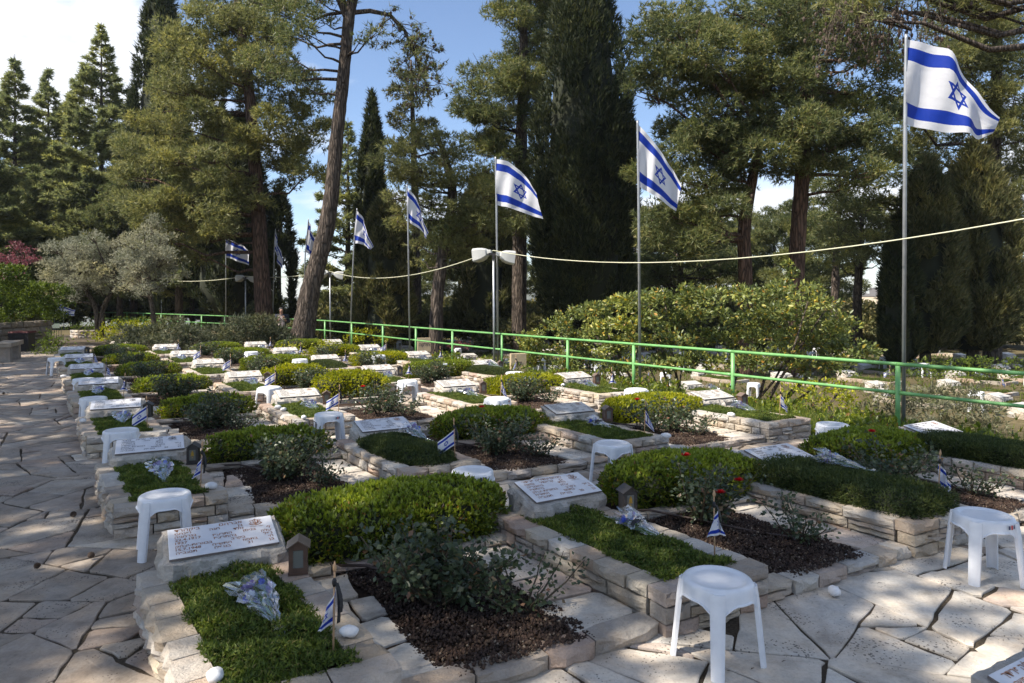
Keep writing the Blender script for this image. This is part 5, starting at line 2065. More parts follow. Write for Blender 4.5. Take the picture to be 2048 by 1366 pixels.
for sI in range(11):
    seq = 0
    for tI in range(-3, 13):
        s = 3.3 + sI * 2.05 + (0.7 if sI % 3 == 2 else 0)
        t_ = tI * 2.75 + (sI % 2) * 0.9
        p = FP + FN * s + U * t_
        if p[1] < 6 or abs(p[0]) > 0.80 * p[1] + 1 or p[1] > 40:
            continue
        if 0.2 < p[0] < 7.0 and 11.8 < p[1] < 15.2:
            continue
        g = float(gz(p[0], p[1]))
        if rnd.random() < 0.12:
            continue
        seq += 1
        where = f'lower terrace, {nth(sI + 1)} row beyond railing, {nth(seq)} from right'
        t = thing('terrace_grave', (p[0], p[1], g - 0.12), f'pale low-kerbed grave on {where}', 'grave', 'graves on the lower terrace')
        obj('kerb', LOWBED, t)
        if p[1] < 24:
            obj('ground_cover', rnd.choice(COVER['low']), t, kind='stuff')
        q = V * 0.365 + U * 1.30
        b = obj('stone_block', rnd.choice(BLOCKS), t, (q[0], q[1], 0.02), (0, 0, ROWANG + rnd.uniform(-0.05, 0.05)))
        obj('plaque', PLATE_FAR, b, PLY, (TILT, 0, 0))
        r = rnd.random()
        if r < 0.35:
            w = p + V * 0.35 - U * 0.45
            spawn(ST_PLAIN, 'plastic_stool', (w[0], w[1], g), f'white stool at grave on {where}', 'stool', 'stools on the lower terrace', rnd.uniform(0, 3))
        if rnd.random() < 0.6:
            w = p + V * 0.5 + U * 0.3
            spawn(HF[rnd.randrange(4)], 'hand_flag', (w[0], w[1], g + 0.11), f'small flag at grave on {where}', 'flag', 'small flags on the lower terrace', rnd.uniform(-0.4, 0.4), 1.15)
        if rnd.random() < 0.4 and p[1] < 22:
            w = p + V * 0.45 + U * 0.6
            spawn(BQ[rnd.randrange(2)], 'bouquet', (w[0], w[1], g + 0.15), f'bouquet at grave on {where}', 'bouquet', 'bouquets on the lower terrace', ROWANG)
        cnt += 1
# two tan marker stones at the edge of the plot
for px, py, hh, ww, body, lab in [(848, 703, 0.42, 0.40, 'חלקה', 'tan square marker stone left of a railing post'), (1036, 750, 0.46, 0.34, '27', 'tan square marker stone with dark figures behind a small flag')]:
    p = at(px, py, -0.02)
    t = thing('marker_stone', p, lab, 'marker stone', None, 0.25)
    mb = MB()
    mb.box((0, 0, hh / 2), (ww, 0.14, hh), taper=0.98)
    obj('stone', mb.mesh('stone', M['tan_stone']), t)
    v, f = text_mesh(rtl(body) if not body.isdigit() else body, 0.14, 0.003)
    v = v.copy()
    v[:, 0] -= (v[:, 0].max() + v[:, 0].min()) / 2
    mb = MB()
    mb.add([(x, -0.074, hh * 0.42 + y) for x, y, z in v], f)
    obj('lettering', mb.mesh('lettering', M['ink_dark']), t, kind='stuff')


# ------------------------------------------------------------------ shrubs and low planting
def shrub(name, label, cat, clumps, mat, L, w, dens, seed, base=None, stems=6, sub=7, nleaf=2, spread=0.6, flat=0.85, stemmat=None, up=0.1, group=None, core=False, blade=False):
    """clumps: (x, y, z, r) in the world"""
    rng = np.random.default_rng(seed)
    C = np.array(clumps, float)
    if base is None:
        base = Vector((C[:, 0].mean(), C[:, 1].mean(), float(gz(C[:, 0].mean(), C[:, 1].mean()))))
    t = thing(name, base, label, cat, group)
    parts = []
    for c in C:
        P, D = clump_points(c[:3], c[3], rng, dens, flat, sub)
        parts.append(blades(P, D, nleaf, L, w, spread, rng) if blade else leaves(P, D, nleaf, L, w, spread, rng, up=up))
    v, f = merge(parts)
    me = mesh_np('foliage', v - np.array(base), [f], mat)
    obj('foliage', me, t)
    if stems:
        r = random.Random(seed)
        idx = list(range(len(C)))
        r.shuffle(idx)
        for q in idx[:stems]:
            c = Vector(C[q][:3]) - base
            mb = MB()
            b0 = Vector((c.x * 0.45 + r.uniform(-0.1, 0.1), c.y * 0.45 + r.uniform(-0.1, 0.1), -0.1))
            m = b0.lerp(c, 0.5) + Vector((r.uniform(-0.15, 0.15), r.uniform(-0.1, 0.1), 0.05))
            mb.tube([b0, b0.lerp(m, 0.5) + Vector((0, 0, 0.08)), m, c], [0.035, 0.03, 0.022, 0.012], 6)
            obj('stem', mb.mesh('stem', stemmat or M['bark_grey'], True), t)
    return t


rr = random.Random(3)
cl = []
prof = [(1062, 655), (1110, 632), (1150, 605), (1200, 585), (1260, 572), (1330, 568), (1400, 562), (1470, 560), (1540, 556), (1600, 560), (1650, 590), (1690, 650), (1722, 700)]
for q in range(len(prof) - 1):
    for sft in (0.0, 0.5):
        px = prof[q][0] + (prof[q + 1][0] - prof[q][0]) * sft
        ty = prof[q][1] + (prof[q + 1][1] - prof[q][1]) * sft
        y = ty + 30
        while y < 742:
            d = max(13.0, 10.692 / ((px - 1024) / 1365 + 0.7017) + 1.1) + rr.uniform(-0.5, 0.9)
            p = atd(px + rr.uniform(-14, 14), y + rr.uniform(-8, 8), d)
            cl.append((p.x, p.y, p.z, rr.uniform(0.30, 0.40)))
            y += 44
for y in (530, 545, 560):
    p = atd(1583, y, 13.2)
    cl.append((p.x, p.y, p.z, 0.13))
shrub('broadleaf_shrub', 'big round broad-leaved shrub with orange tips behind the railing', 'shrub', cl, M['photinia'], 0.09, 0.042, 88, 5, Vector((3.6, 13.3, -0.85)), stems=16, sub=6, spread=0.7, up=-0.15)


def mound(px0, px1, top, bottom, d, r, seed, step=40, jd=0.4):
    out = []
    q = random.Random(seed)
    x = px0
    while x <= px1:
        f = (x - px0) / max(1, px1 - px0)
        edge = 1 - abs(2 * f - 1) ** 3
        y = bottom
        while y > bottom - (bottom - top) * (0.45 + 0.55 * edge):
            p = atd(x + q.uniform(-8, 8), y, d + q.uniform(-jd, jd))
            out.append((p.x, p.y, p.z, r * q.uniform(0.85, 1.15)))
            y -= r * F / d * 0.9
        x += step
    return out


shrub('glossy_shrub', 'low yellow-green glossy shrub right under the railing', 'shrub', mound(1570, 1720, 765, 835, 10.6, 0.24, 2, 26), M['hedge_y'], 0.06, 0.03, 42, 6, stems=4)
shrub('lavender_bush', 'grey-green lavender mass beyond the railing at the right', 'shrub', mound(1740, 2000, 765, 850, 12.5, 0.30, 3, 34), M['lavender'], 0.11, 0.022, 60, 7, stems=0, blade=True, nleaf=3)
shrub('clipped_hedge', 'long low green hedge on the terrace below the right cypresses', 'hedge', mound(1800, 2060, 722, 748, 20, 0.35, 4, 24), M['hedge_far'], 0.08, 0.035, 30, 8, stems=0)
shrub('rosemary_hedge', 'dark grey-green rosemary hedge at the end of the graves', 'hedge', mound(232, 440, 645, 704, 20.0, 0.32, 5, 16, 0.7), M['rosemary'], 0.14, 0.028, 60, 9, stems=0, blade=True, nleaf=3)
shrub('rosemary_hedge', 'paler rosemary hedge beside the leaning pine trunk', 'hedge', mound(425, 590, 642, 702, 21.0, 0.32, 6, 16, 0.7), M['rosemary'], 0.15, 0.028, 60, 10, stems=0, blade=True, nleaf=3)
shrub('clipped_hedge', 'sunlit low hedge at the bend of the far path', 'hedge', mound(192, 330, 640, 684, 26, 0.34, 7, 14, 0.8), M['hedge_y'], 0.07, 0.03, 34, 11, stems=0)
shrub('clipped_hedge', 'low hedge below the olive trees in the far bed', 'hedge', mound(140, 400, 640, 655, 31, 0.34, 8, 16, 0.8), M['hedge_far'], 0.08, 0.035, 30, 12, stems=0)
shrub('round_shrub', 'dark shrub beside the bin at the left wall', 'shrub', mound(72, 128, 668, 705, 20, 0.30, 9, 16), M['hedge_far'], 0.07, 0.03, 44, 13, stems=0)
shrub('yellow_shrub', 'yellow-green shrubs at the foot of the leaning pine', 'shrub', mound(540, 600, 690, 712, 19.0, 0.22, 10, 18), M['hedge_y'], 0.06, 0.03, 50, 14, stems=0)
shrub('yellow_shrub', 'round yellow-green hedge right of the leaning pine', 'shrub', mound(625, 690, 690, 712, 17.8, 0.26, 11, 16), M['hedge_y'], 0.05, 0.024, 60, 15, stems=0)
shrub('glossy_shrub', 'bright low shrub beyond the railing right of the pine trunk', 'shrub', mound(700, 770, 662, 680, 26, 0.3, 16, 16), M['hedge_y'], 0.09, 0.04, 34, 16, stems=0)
shrub('red_shrub', 'small dark red shrub on the terrace below the railing', 'shrub', mound(910, 945, 677, 690, 27, 0.3, 17, 12), M['red_leaf'], 0.07, 0.035, 34, 17, stems=0)

# weeds and flowers in the strip along the railing
rng = np.random.default_rng(41)
n = 15000
u_ = rng.uniform(-1.0, 19, n)
v_ = 6.75 + rng.uniform(0, 1.0, n) ** 1.0 * (1.75 - 0.02 * u_)
p2 = O + np.outer(u_, U) + np.outer(v_, V)
P = np.column_stack([p2, gz(p2[:, 0], p2[:, 1])])
hgt = 0.13 + 0.07 * wob(P * 1.6, 1.0, 3)
vf = blades(P, np.tile([0, 0, 1.0], (n, 1)), 4, 0.12, 0.012, 0.5, rng, 0.6)
n2 = 5200
u2 = rng.uniform(-1.0, 14, n2)
v2 = 6.9 + rng.uniform(0, 1.5, n2)
p2 = O + np.outer(u2, U) + np.outer(v2, V)
z2 = gz(p2[:, 0], p2[:, 1])
patch = wob(np.column_stack([p2, z2]) * 2.2, 1.0, 5)
kp = patch > 0.1
P2 = np.column_stack([p2, z2 + rng.uniform(0.06, 0.30, n2) * np.clip(patch + 0.35, 0.3, 1)])[kp]
lf = leaves(P2, np.tile([0, 0, 0.5], (len(P2), 1)), 3, 0.075, 0.034, 0.8, rng)
gr = obj('grass_strip', to_mesh('grass_strip', vf, M['grass']), kind='stuff')
tag(gr, 'wild grass in the strip between the graves and the railing', 'grass')
wd = obj('wild_plants', to_mesh('wild_plants', lf, M['hedge']), kind='stuff')
tag(wd, 'leafy weeds growing along the foot of the railing', 'weeds')
# green cover on the terrace slope and below
n = 16000
s_ = rng.uniform(0.2, 26, n)
t_ = rng.uniform(-8, 34, n)
p2 = FP + np.outer(s_, FN) + np.outer(t_, U)
P = np.column_stack([p2, gz(p2[:, 0], p2[:, 1])])
kp = (p2[:, 1] > 5) & (np.abs(p2[:, 0]) < 0.82 * p2[:, 1] + 1)
P = P[kp]
g2 = obj('terrace_grass', to_mesh('terrace_grass', blades(P, np.tile([0, 0, 1.0], (len(P), 1)), 4, 0.13, 0.026, 0.7, rng, 0.6), M['grass']), kind='stuff')
tag(g2, 'patchy grass on the lower terrace beyond the railing', 'grass')

# ------------------------------------------------------------------ left side: wall, hedges, bench, bin
wn_, wf_ = np.array([-14.7, 11.0]), np.array([-16.0, 23.8])
wall = thing('retaining_wall', (wn_[0], wn_[1], 0), 'rubble stone retaining wall along the left of the path', 'wall')
for c, ang, s in wall_run(wn_, wf_, [(0.0, 0.24), (0.24, 0.46), (0.46, 0.68), (0.68, 0.87)], random.Random(6), depth=0.3, lens=(0.28, 0.6), jit=0.03, gap=0.02, split=0.1):
    o = obj('wall_stone', random.choice(ROCKS), wall, (c[0] - wn_[0], c[1] - wn_[1], c[2]), (0, 0, ang), s)
    o.material_slots[0].link = 'OBJECT'
    o.material_slots[0].material = M['rock']
mb = MB()
t2 = (wf_ - wn_) / np.linalg.norm(wf_ - wn_)
nl = np.array([-t2[1], t2[0]])
a, b = wn_ + nl * 0.05, wf_ + nl * 0.05
c, d = wf_ + nl * 9, wn_ + nl * 9
mb.add([(*a, 0), (*b, 0), (*b, 0.8), (*a, 0.8), (*c, 0.8), (*d, 0.8)], [(0, 1, 2, 3), (3, 2, 4, 5)])
obj('upper_terrace', mb.mesh('upper_terrace', M['ground']), kind='structure')


def boxclumps(c, h, r, seed, n):
    q = random.Random(seed)
    out = []
    for _ in range(n):
        f = q.randrange(3)
        p = [q.uniform(-1, 1) for _ in range(3)]
        p[f] = 1 if f == 2 or q.random() < 0.5 else -1
        out.append((c[0] + p[0] * h[0], c[1] + p[1] * h[1], c[2] + p[2] * h[2], r * q.uniform(0.8, 1.2)))
    return out


shrub('tall_hedge', 'tall dark green hedge on the wall at the left edge', 'hedge', boxclumps((-15.9, 20.2, 1.72), (0.75, 1.1, 0.80), 0.25, 1, 130), M['hedge_far'], 0.08, 0.04, 50, 21, Vector((-15.9, 20.2, 0.8)), stems=0)
shrub('tall_hedge', 'clipped green hedge on the wall with sunlit right end', 'hedge', boxclumps((-16.5, 23.0, 1.45), (0.80, 1.2, 0.55), 0.25, 2, 120), M['hedge_far'], 0.08, 0.04, 50, 22, Vector((-16.5, 23.0, 0.8)), stems=0)
p = at(16, 722, 0)
t = thing('stone_bench', p, 'backless stone bench before the wall at the left edge', 'bench', None, 0.45 + math.pi / 2)
mb = MB()
mb.box((0, 0, 0.45), (1.5, 0.42, 0.10))
obj('seat', mb.mesh('seat', M['rock']), t)
for sx in (-0.5, 0.5):
    mb = MB()
    mb.box((sx, 0, 0.2), (0.3, 0.34, 0.40), taper=0.95)
    obj('leg', mb.mesh('leg', M['rock']), t)
p = at(45, 703, 0)
t = thing('litter_bin', p, 'dark litter bin standing against the left wall', 'bin', None, 0.2)
mb = MB()
for q in range(10):
    mb.box((-0.25 + q * 0.055, -0.25, 0.3), (0.05, 0.02, 0.56))
mb.box((0, 0, 0.29), (0.50, 0.46, 0.54))
obj('body', mb.mesh('body', M['dark_metal']), t)
mb = MB()
mb.box((0, 0, 0.60), (0.56, 0.54, 0.05), taper=0.93)
obj('lid', mb.mesh('lid', M['dark_red']), t)
p = at(104, 684, 0)
t = thing('sign_fence', p, 'dark green bar fence panel with pale plate at the wall end', 'fence', None, 0.3)
for q in range(9):
    mb = MB()
    mb.tube([(-0.30 + q * 0.075, 0, -0.05), (-0.30 + q * 0.075, 0, 0.68)], 0.010, 6)
    obj('bar', mb.mesh('bar', M['green_metal'], True), t)
mb = MB()
mb.box((0, 0, 0.70), (0.66, 0.03, 0.03))
mb.box((0, 0, 0.12), (0.66, 0.024, 0.024))
obj('rail', mb.mesh('rail', M['green_metal']), t)
mb = MB()
mb.box((0.06, -0.03, 0.60), (0.40, 0.012, 0.17))
obj('plate', mb.mesh('plate', M['signplate']), t)
# raised bed on the far path
p = at(140, 676, 0)
t = thing('raised_bed', p, 'sunlit low stone bed at the bend of the far path', 'raised bed')
runs = []
e0, e1, e2 = np.array([0.0, 0.0]), np.array([0.55, -0.35]), np.array([1.75, 0.1])
runs += list(wall_run(e0, e1, [(0, 0.12), (0.12, 0.23), (0.23, 0.33)], rnd, depth=0.14, lens=(0.2, 0.4)))
runs += list(wall_run(e1, e2, [(0, 0.12), (0.12, 0.23), (0.23, 0.33)], rnd, depth=0.14, lens=(0.2, 0.4)))
lay(runs, t, (0, 0, 0), rnd)
mb = MB()
mb.add([(0.05, 0.05, 0.29), (0.55, -0.25, 0.29), (1.7, 0.15, 0.29), (1.4, 1.6, 0.29), (0.2, 1.6, 0.29)], [(0, 1, 2, 3, 4)])
obj('soil', mb.mesh('soil', M['soil']), t)
# rubble at the corner of the rosemary bed
p = at(222, 705, 0)
t = thing('corner_wall', p, 'low curved rubble corner below the dark rosemary hedge', 'wall')
lay(list(wall_run(np.array([-0.25, 0.5]), np.array([0.0, 0.0]), [(0, 0.16), (0.16, 0.32)], rnd, depth=0.15, lens=(0.2, 0.35))) + list(wall_run(np.array([0.0, 0.0]), np.array([0.6, -0.12]), [(0, 0.16), (0.16, 0.32)], rnd, depth=0.15, lens=(0.2, 0.35))), t, (0, 0, 0), rnd)

# ------------------------------------------------------------------ trees
def trunk_mesh(pts, rad, bark, sides=12, seed=0, wobble=0.05):
    """a tapered trunk through world points, finely cut so that its bark can be uneven"""
    P = [Vector(p) for p in pts]
    fine, rf = [], []
    for q in range(len(P) - 1):
        n = 6
        for s in range(n):
            t = s / n
            p0, p1, p2, p3 = P[max(q - 1, 0)], P[q], P[q + 1], P[min(q + 2, len(P) - 1)]
            fine.append(0.5 * ((2 * p1) + (p2 - p0) * t + (2 * p0 - 5 * p1 + 4 * p2 - p3) * t * t + (3 * p1 - p0 - 3 * p2 + p3) * t ** 3))
            rf.append(rad[q] + (rad[q + 1] - rad[q]) * t)
    fine.append(P[-1])
    rf.append(rad[-1])
    mb = MB()
    mb.tube(fine, rf, sides, wobble=wobble, rnd=random.Random(seed))
    return mb, fine


def tree(name, label, trunks, clumps, mat, bark, seed, dens=14, L=0.17, w=0.03, nb=5, spread=0.75, sub=7, flat=0.7, branch=True, leafy=False, cones=0, group=None, bmax=60, subr=0.42):
    """trunks: list of (world points, radii); clumps: (x,y,z,r) in the world"""
    rng = np.random.default_rng(seed)
    r = random.Random(seed)
    base = Vector(trunks[0][0][0])
    t = thing(name, base, label, 'tree', group)
    allp = []
    for n_, (pts, rad) in enumerate(trunks):
        mb, fine = trunk_mesh([Vector(p) - base for p in pts], rad, bark, seed=seed + n_)
        allp += [(p, rad[0] * 0.5) for p in fine]
        obj('trunk', mb.mesh('trunk', bark, True), t)
    if branch:
        mb = MB()
        order = list(range(len(clumps)))
        r.shuffle(order)
        for q in order[:bmax]:
            c = Vector(clumps[q][:3]) - base
            best = min(allp, key=lambda a: (a[0] - c).length + 1.5 * max(0, a[0].z - c.z + 0.3))
            a = best[0]
            ln = (c - a).length
            if ln < 0.3:
                continue
            m = a.lerp(c, 0.45) + Vector((r.uniform(-0.12, 0.12), r.uniform(-0.12, 0.12), -0.08)) * ln
            r0 = min(0.02 + 0.016 * ln, 0.11)
            mb.tube([a, a.lerp(m, 0.6) + Vector((0, 0, 0.02 * ln)), m, m.lerp(c, 0.6) + Vector((0, 0, 0.04 * ln)), c], [r0, r0 * 0.8, r0 * 0.6, r0 * 0.4, r0 * 0.2], 5, caps=False)
            for _ in range(3):
                e = c + Vector((r.uniform(-1, 1), r.uniform(-1, 1), r.uniform(-0.5, 0.7))) * clumps[q][3] * 0.8
                mb.tube([m.lerp(c, 0.7), e], [r0 * 0.3, 0.008], 4, caps=False)
        if mb.v:
            obj('branches', mb.mesh('branches', bark, True), t)
    parts = []
    for c in clumps:
        P, D = clump_points(c[:3], c[3], rng, dens, flat, sub, subr)
        parts.append(leaves(P, D, nb, L, w, spread, rng) if leafy else blades(P, D, nb, L, w, spread, rng))
    if parts:
        v, f = merge(parts)
        obj('crown', mesh_np('crown', v - np.array(base), [f], mat), t)
    if cones:
        mb = MB()
        for _ in range(cones):
            c = Vector(r.choice(clumps)[:3]) - base + Vector((r.uniform(-0.6, 0.6), r.uniform(-0.6, 0.6), r.uniform(-0.5, 0.3)))
            mb.lathe([(0.0, 0.05), (0.025, 0.03), (0.032, 0.0), (0.02, -0.04), (0.0, -0.06)], 5, c)
        obj('cones', mb.mesh('cones', M['cone']), t, kind='stuff')
    return t


def ell(specs, d, seed, dz=2.0):
    """clumps scattered in photograph ellipses (cx, cy, rx, ry, n, r in pixels) at depth d"""
    q = random.Random(seed)
    out = []
    for cx, cy_, rx, ry, n, r in specs:
        for s in range(n):
            a = s * 2.39996 + q.uniform(-0.4, 0.4)
            k = math.sqrt((s + 0.5) / n)
            p = atd(cx + rx * k * math.cos(a), cy_ + ry * k * math.sin(a), d + q.uniform(-dz, dz) * (1.1 - 0.5 * k))
            out.append((p.x, p.y, p.z, r * q.uniform(0.75, 1.2) / F * d))
    return out


def tk(pts, d, wpx):
    """trunk through photograph points at depth d; the foot goes down to the ground"""
    w = [atd(x, y, d) for x, y in pts]
    g = float(gz(w[0].x, w[0].y)) - 0.1
    if w[0].z > g:
        w[0] = Vector((w[0].x, w[0].y, g))
    return w, [a / F * d / 2 for a in wpx]


# the leaning pine in the middle distance
T4 = [(598, 700), (611, 640), (621, 580), (637, 520), (654, 450), (665, 370), (673, 280), (683, 190), (692, 100), (699, 30), (716, -60), (722, -180), (735, -320)]
pts4, rad4 = tk(T4, 21.0, [60, 43, 38, 35, 32, 28, 26, 24, 23, 22, 18, 14, 9])
f1, fr1 = tk([(698, 40), (682, 0), (660, -60), (620, -160)], 21.0, [20, 18, 15, 8])
f1[0] = atd(698, 40, 21.0)
c4 = ell([(730, -230, 330, 150, 30, 78), (600, 20, 100, 45, 7, 40), (560, 120, 60, 70, 6, 34), (740, 60, 25, 40, 2, 24)], 21.0, 3, 2.5)
t4 = tree('leaning_pine', 'tall leaning pine with bare dark trunk forking at the top', [(pts4, rad4), (f1, fr1)], c4, M['pine'], M['bark'], 4, dens=20, cones=30, bmax=30)
b4 = Vector(pts4[0])
# its drooping right-hand branch full of cones
r = random.Random(8)
mbb, tips = MB(), []
main = [(708, 25), (740, 22), (780, 30), (810, 62), (828, 105), (845, 150), (862, 190)]
mp = [atd(x, y, 21.0) - b4 for x, y in main]
mbb.tube(mp, [0.075, 0.07, 0.06, 0.05, 0.04, 0.03, 0.015], 6, caps=False)
P, D = [], []
for q in range(40):
    f = r.uniform(0.25, 1.0) * (len(mp) - 1)
    i0 = min(len(mp) - 2, int(f))
    a = mp[i0].lerp(mp[i0 + 1], f - i0)
    e = a + Vector((r.uniform(-0.5, 1.0), r.uniform(-0.6, 0.6), r.uniform(-1.1, 0.25)))
    m = a.lerp(e, 0.5) + Vector((0, 0, -0.08))
    mbb.tube([a, m, e], [0.02, 0.013, 0.006], 4, caps=False)
    for _ in range(5):
        e2 = e.lerp(m, r.uniform(0, 0.9)) + Vector((r.uniform(-0.3, 0.35), r.uniform(-0.3, 0.3), r.uniform(-0.35, 0.12)))
        mbb.tube([e.lerp(m, 0.4), e2], [0.008, 0.004], 3, caps=False)
        tips.append(e2)
        for _ in range(5):
            P.append(e2 + Vector((r.uniform(-0.1, 0.1), r.uniform(-0.1, 0.1), r.uniform(-0.1, 0.1))))
            D.append((r.uniform(-1, 1), r.uniform(-1, 1), 0.1))
obj('cone_branch', mbb.mesh('cone_branch', M['bark']), t4)
obj('sparse_needles', to_mesh('sparse_needles', blades(np.array(P), np.array(D), 4, 0.16, 0.022, 0.7, RNG), M['pine']), t4)
mbb = MB()
for c in tips[::1]:
    if r.random() < 0.75:
        mbb.lathe([(0.0, 0.055), (0.03, 0.03), (0.04, 0.0), (0.025, -0.045), (0.0, -0.07)], 6, c)
obj('cones', mbb.mesh('cones', M['cone']), t4, kind='stuff')

# pine with reddish trunk and light bushy crown, left
tree('bushy_pine', 'broad light green pine with reddish trunk left of the leaning one',
     [tk([(532, 660), (524, 560), (518, 450), (510, 330), (498, 180), (480, 40), (465, -80)], 28, [38, 31, 28, 25, 21, 16, 9])],
     ell([(375, 330, 130, 130, 40, 50), (450, 130, 130, 110, 34, 50), (350, 470, 100, 60, 16, 42), (590, 260, 60, 120, 20, 42), (500, 10, 120, 70, 14, 50), (440, 410, 80, 60, 14, 42)], 28, 5, 2.6),
     M['pine_lit'], M['bark2'], 5, dens=22, cones=60, L=0.185, w=0.038, bmax=45)
tree('slender_pine', 'slender pine with bent pale trunk and light tufts in the middle',
     [tk([(872, 705), (873, 620), (880, 550), (893, 470), (905, 400), (895, 330), (870, 260)], 24, [30, 26, 24, 22, 20, 14, 6])],
     ell([(850, 320, 80, 60, 18, 36), (905, 450, 60, 80, 14, 34), (815, 400, 42, 60, 9, 30), (965, 420, 48, 110, 14, 36), (860, 505, 40, 40, 6, 28)], 24, 6, 1.6), M['pine_lit'], M['bark'], 6, dens=28, L=0.16, w=0.028, cones=20)
tree('thin_topped_tree', 'thin open-crowned tree rising above the slender pine', [tk([(836, 650), (830, 400), (822, 120)], 34, [20, 15, 4])],
     ell([(818, 180, 32, 55, 10, 22), (825, 270, 50, 50, 10, 24)], 34, 7, 1.0), M['cypress2'], M['bark'], 7, dens=16, L=0.2, w=0.05)
tree('tall_pine', 'tall pine with yellow-lit top left of the massive cypress', [tk([(1038, 655), (1040, 400), (1046, 150), (1050, -60)], 30, [32, 28, 20, 8])],
     ell([(1055, 20, 65, 70, 14, 46), (1005, 220, 70, 110, 22, 44), (1040, 390, 52, 100, 14, 42), (1065, 130, 45, 60, 10, 42), (965, 270, 30, 50, 6, 32)], 30, 8, 2.0), M['pine'], M['bark'], 8, dens=26, L=0.19, w=0.034)
tree('right_pine', 'spreading pine with two reddish trunks behind the big shrub',
     [tk([(1588, 640), (1592, 560), (1597, 450), (1606, 330), (1614, 180), (1606, 20), (1600, -100)], 22, [36, 32, 30, 28, 25, 19, 9]), tk([(1492, 640), (1490, 540), (1488, 460), (1500, 380), (1520, 290)], 22, [29, 27, 25, 22, 12])],
     ell([(1415, 110, 150, 95, 36, 54), (1560, 250, 170, 105, 46, 56), (1650, 60, 140, 90, 28, 56), (1395, 320, 100, 80, 20, 48), (1350, 460, 75, 60, 14, 44), (1715, 320, 70, 60, 14, 44), (1300, 170, 45, 40, 5, 38), (1440, 410, 60, 40, 8, 42), (1775, 190, 60, 90, 10, 46)], 22, 9, 2.4),
     M['pine'], M['bark2'], 9, dens=24, L=0.17, w=0.035, cones=80, bmax=70)
tree('far_right_pine', 'grey-green pine at the right edge behind the largest flag', [tk([(1985, 740), (1980, 500), (1990, 250), (1998, -60)], 26, [34, 30, 24, 10])],
     ell([(1960, 50, 85, 90, 20, 50), (2030, 240, 60, 130, 18, 48), (1935, 230, 45, 60, 8, 40), (2045, 430, 40, 70, 8, 44), (1890, 130, 45, 60, 7, 40), (1850, 250, 65, 100, 13, 46), (1795, 400, 55, 60, 8, 40)], 26, 10, 2.0), M['pine_lit'], M['bark'], 10, dens=26, L=0.17, w=0.03, cones=40)
tree('thin_pine', 'thin light pine seen between the two-trunked pine and the flagpole', [tk([(1717, 720), (1714, 620), (1718, 540), (1724, 440)], 25, [20, 18, 15, 6])],
     ell([(1712, 450, 55, 60, 14, 34), (1690, 520, 42, 30, 6, 28), (1755, 500, 30, 40, 5, 28)], 25, 11, 1.4), M['pine_lit'], M['bark_grey'], 11, dens=24, L=0.16, w=0.028)
tree('filler_pine', 'light pine filling the gap right of the two reddish trunks', [tk([(1672, 700), (1670, 560), (1680, 400)], 33, [16, 14, 6])],
     ell([(1680, 420, 75, 80, 16, 34), (1760, 470, 45, 60, 8, 30)], 33, 31, 1.6), M['pine'], M['bark'], 31, dens=18, L=0.2, w=0.04)
tree('filler_pine', 'dark low pine right of the second tall flag', [tk([(1365, 700), (1362, 600), (1360, 480)], 33, [18, 15, 6])],
     ell([(1340, 500, 70, 60, 16, 34), (1430, 520, 50, 50, 9, 30), (1290, 560, 30, 40, 5, 28)], 33, 32, 1.6), M['pine'], M['bark'], 32, dens=18, L=0.2, w=0.04)
# branch with dead twigs and cones overhanging from a pine at the upper right
r = random.Random(19)
pr_base = Vector((12.2, 13.5, float(gz(12.2, 13.5)) - 0.1))
ov = ell([(1700, 0, 60, 40, 6, 34), (1790, 10, 90, 40, 8, 36), (1930, -10, 80, 40, 8, 40), (1830, -190, 300, 120, 22, 80)], 13.5, 12, 1.2)
t9 = tree('overhanging_pine', 'pine branches with dead twigs and cones above the largest flag', [([pr_base, (12.0, 13.5, 3), (11.6, 13.5, 6), (10.8, 13.4, 8.8), (9.6, 13.3, 10.5)], [0.24, 0.21, 0.18, 0.14, 0.06])], ov, M['pine_lit'], M['bark'], 12, dens=14, L=0.17, w=0.022, cones=40, bmax=20)
mbb, mcc = MB(), MB()
for q in range(60):
    a = atd(r.uniform(1650, 1880), r.uniform(-20, 40), 13.5 + r.uniform(-0.6, 0.6)) - pr_base
    pts = [a]
    for s in range(5):
        pts.append(pts[-1] + Vector((r.uniform(-0.14, 0.10), r.uniform(-0.08, 0.08), -r.uniform(0.08, 0.30))))
    mbb.tube(pts, [0.014, 0.011, 0.009, 0.007, 0.005, 0.003], 4, caps=False)
    for s in range(1, 6):
        e = pts[s] + Vector((r.uniform(-0.22, 0.22), r.uniform(-0.15, 0.15), r.uniform(-0.16, 0.05)))
        mbb.tube([pts[s], e], [0.006, 0.003], 3, caps=False)
        if r.random() < 0.6:
            mcc.lathe([(0.0, 0.045), (0.024, 0.025), (0.032, 0.0), (0.02, -0.04), (0.0, -0.055)], 6, e)
obj('dead_twigs', mbb.mesh('dead_twigs', M['bark_grey']), t9)
obj('cones', mcc.mesh('cones', M['cone']), t9, kind='stuff')


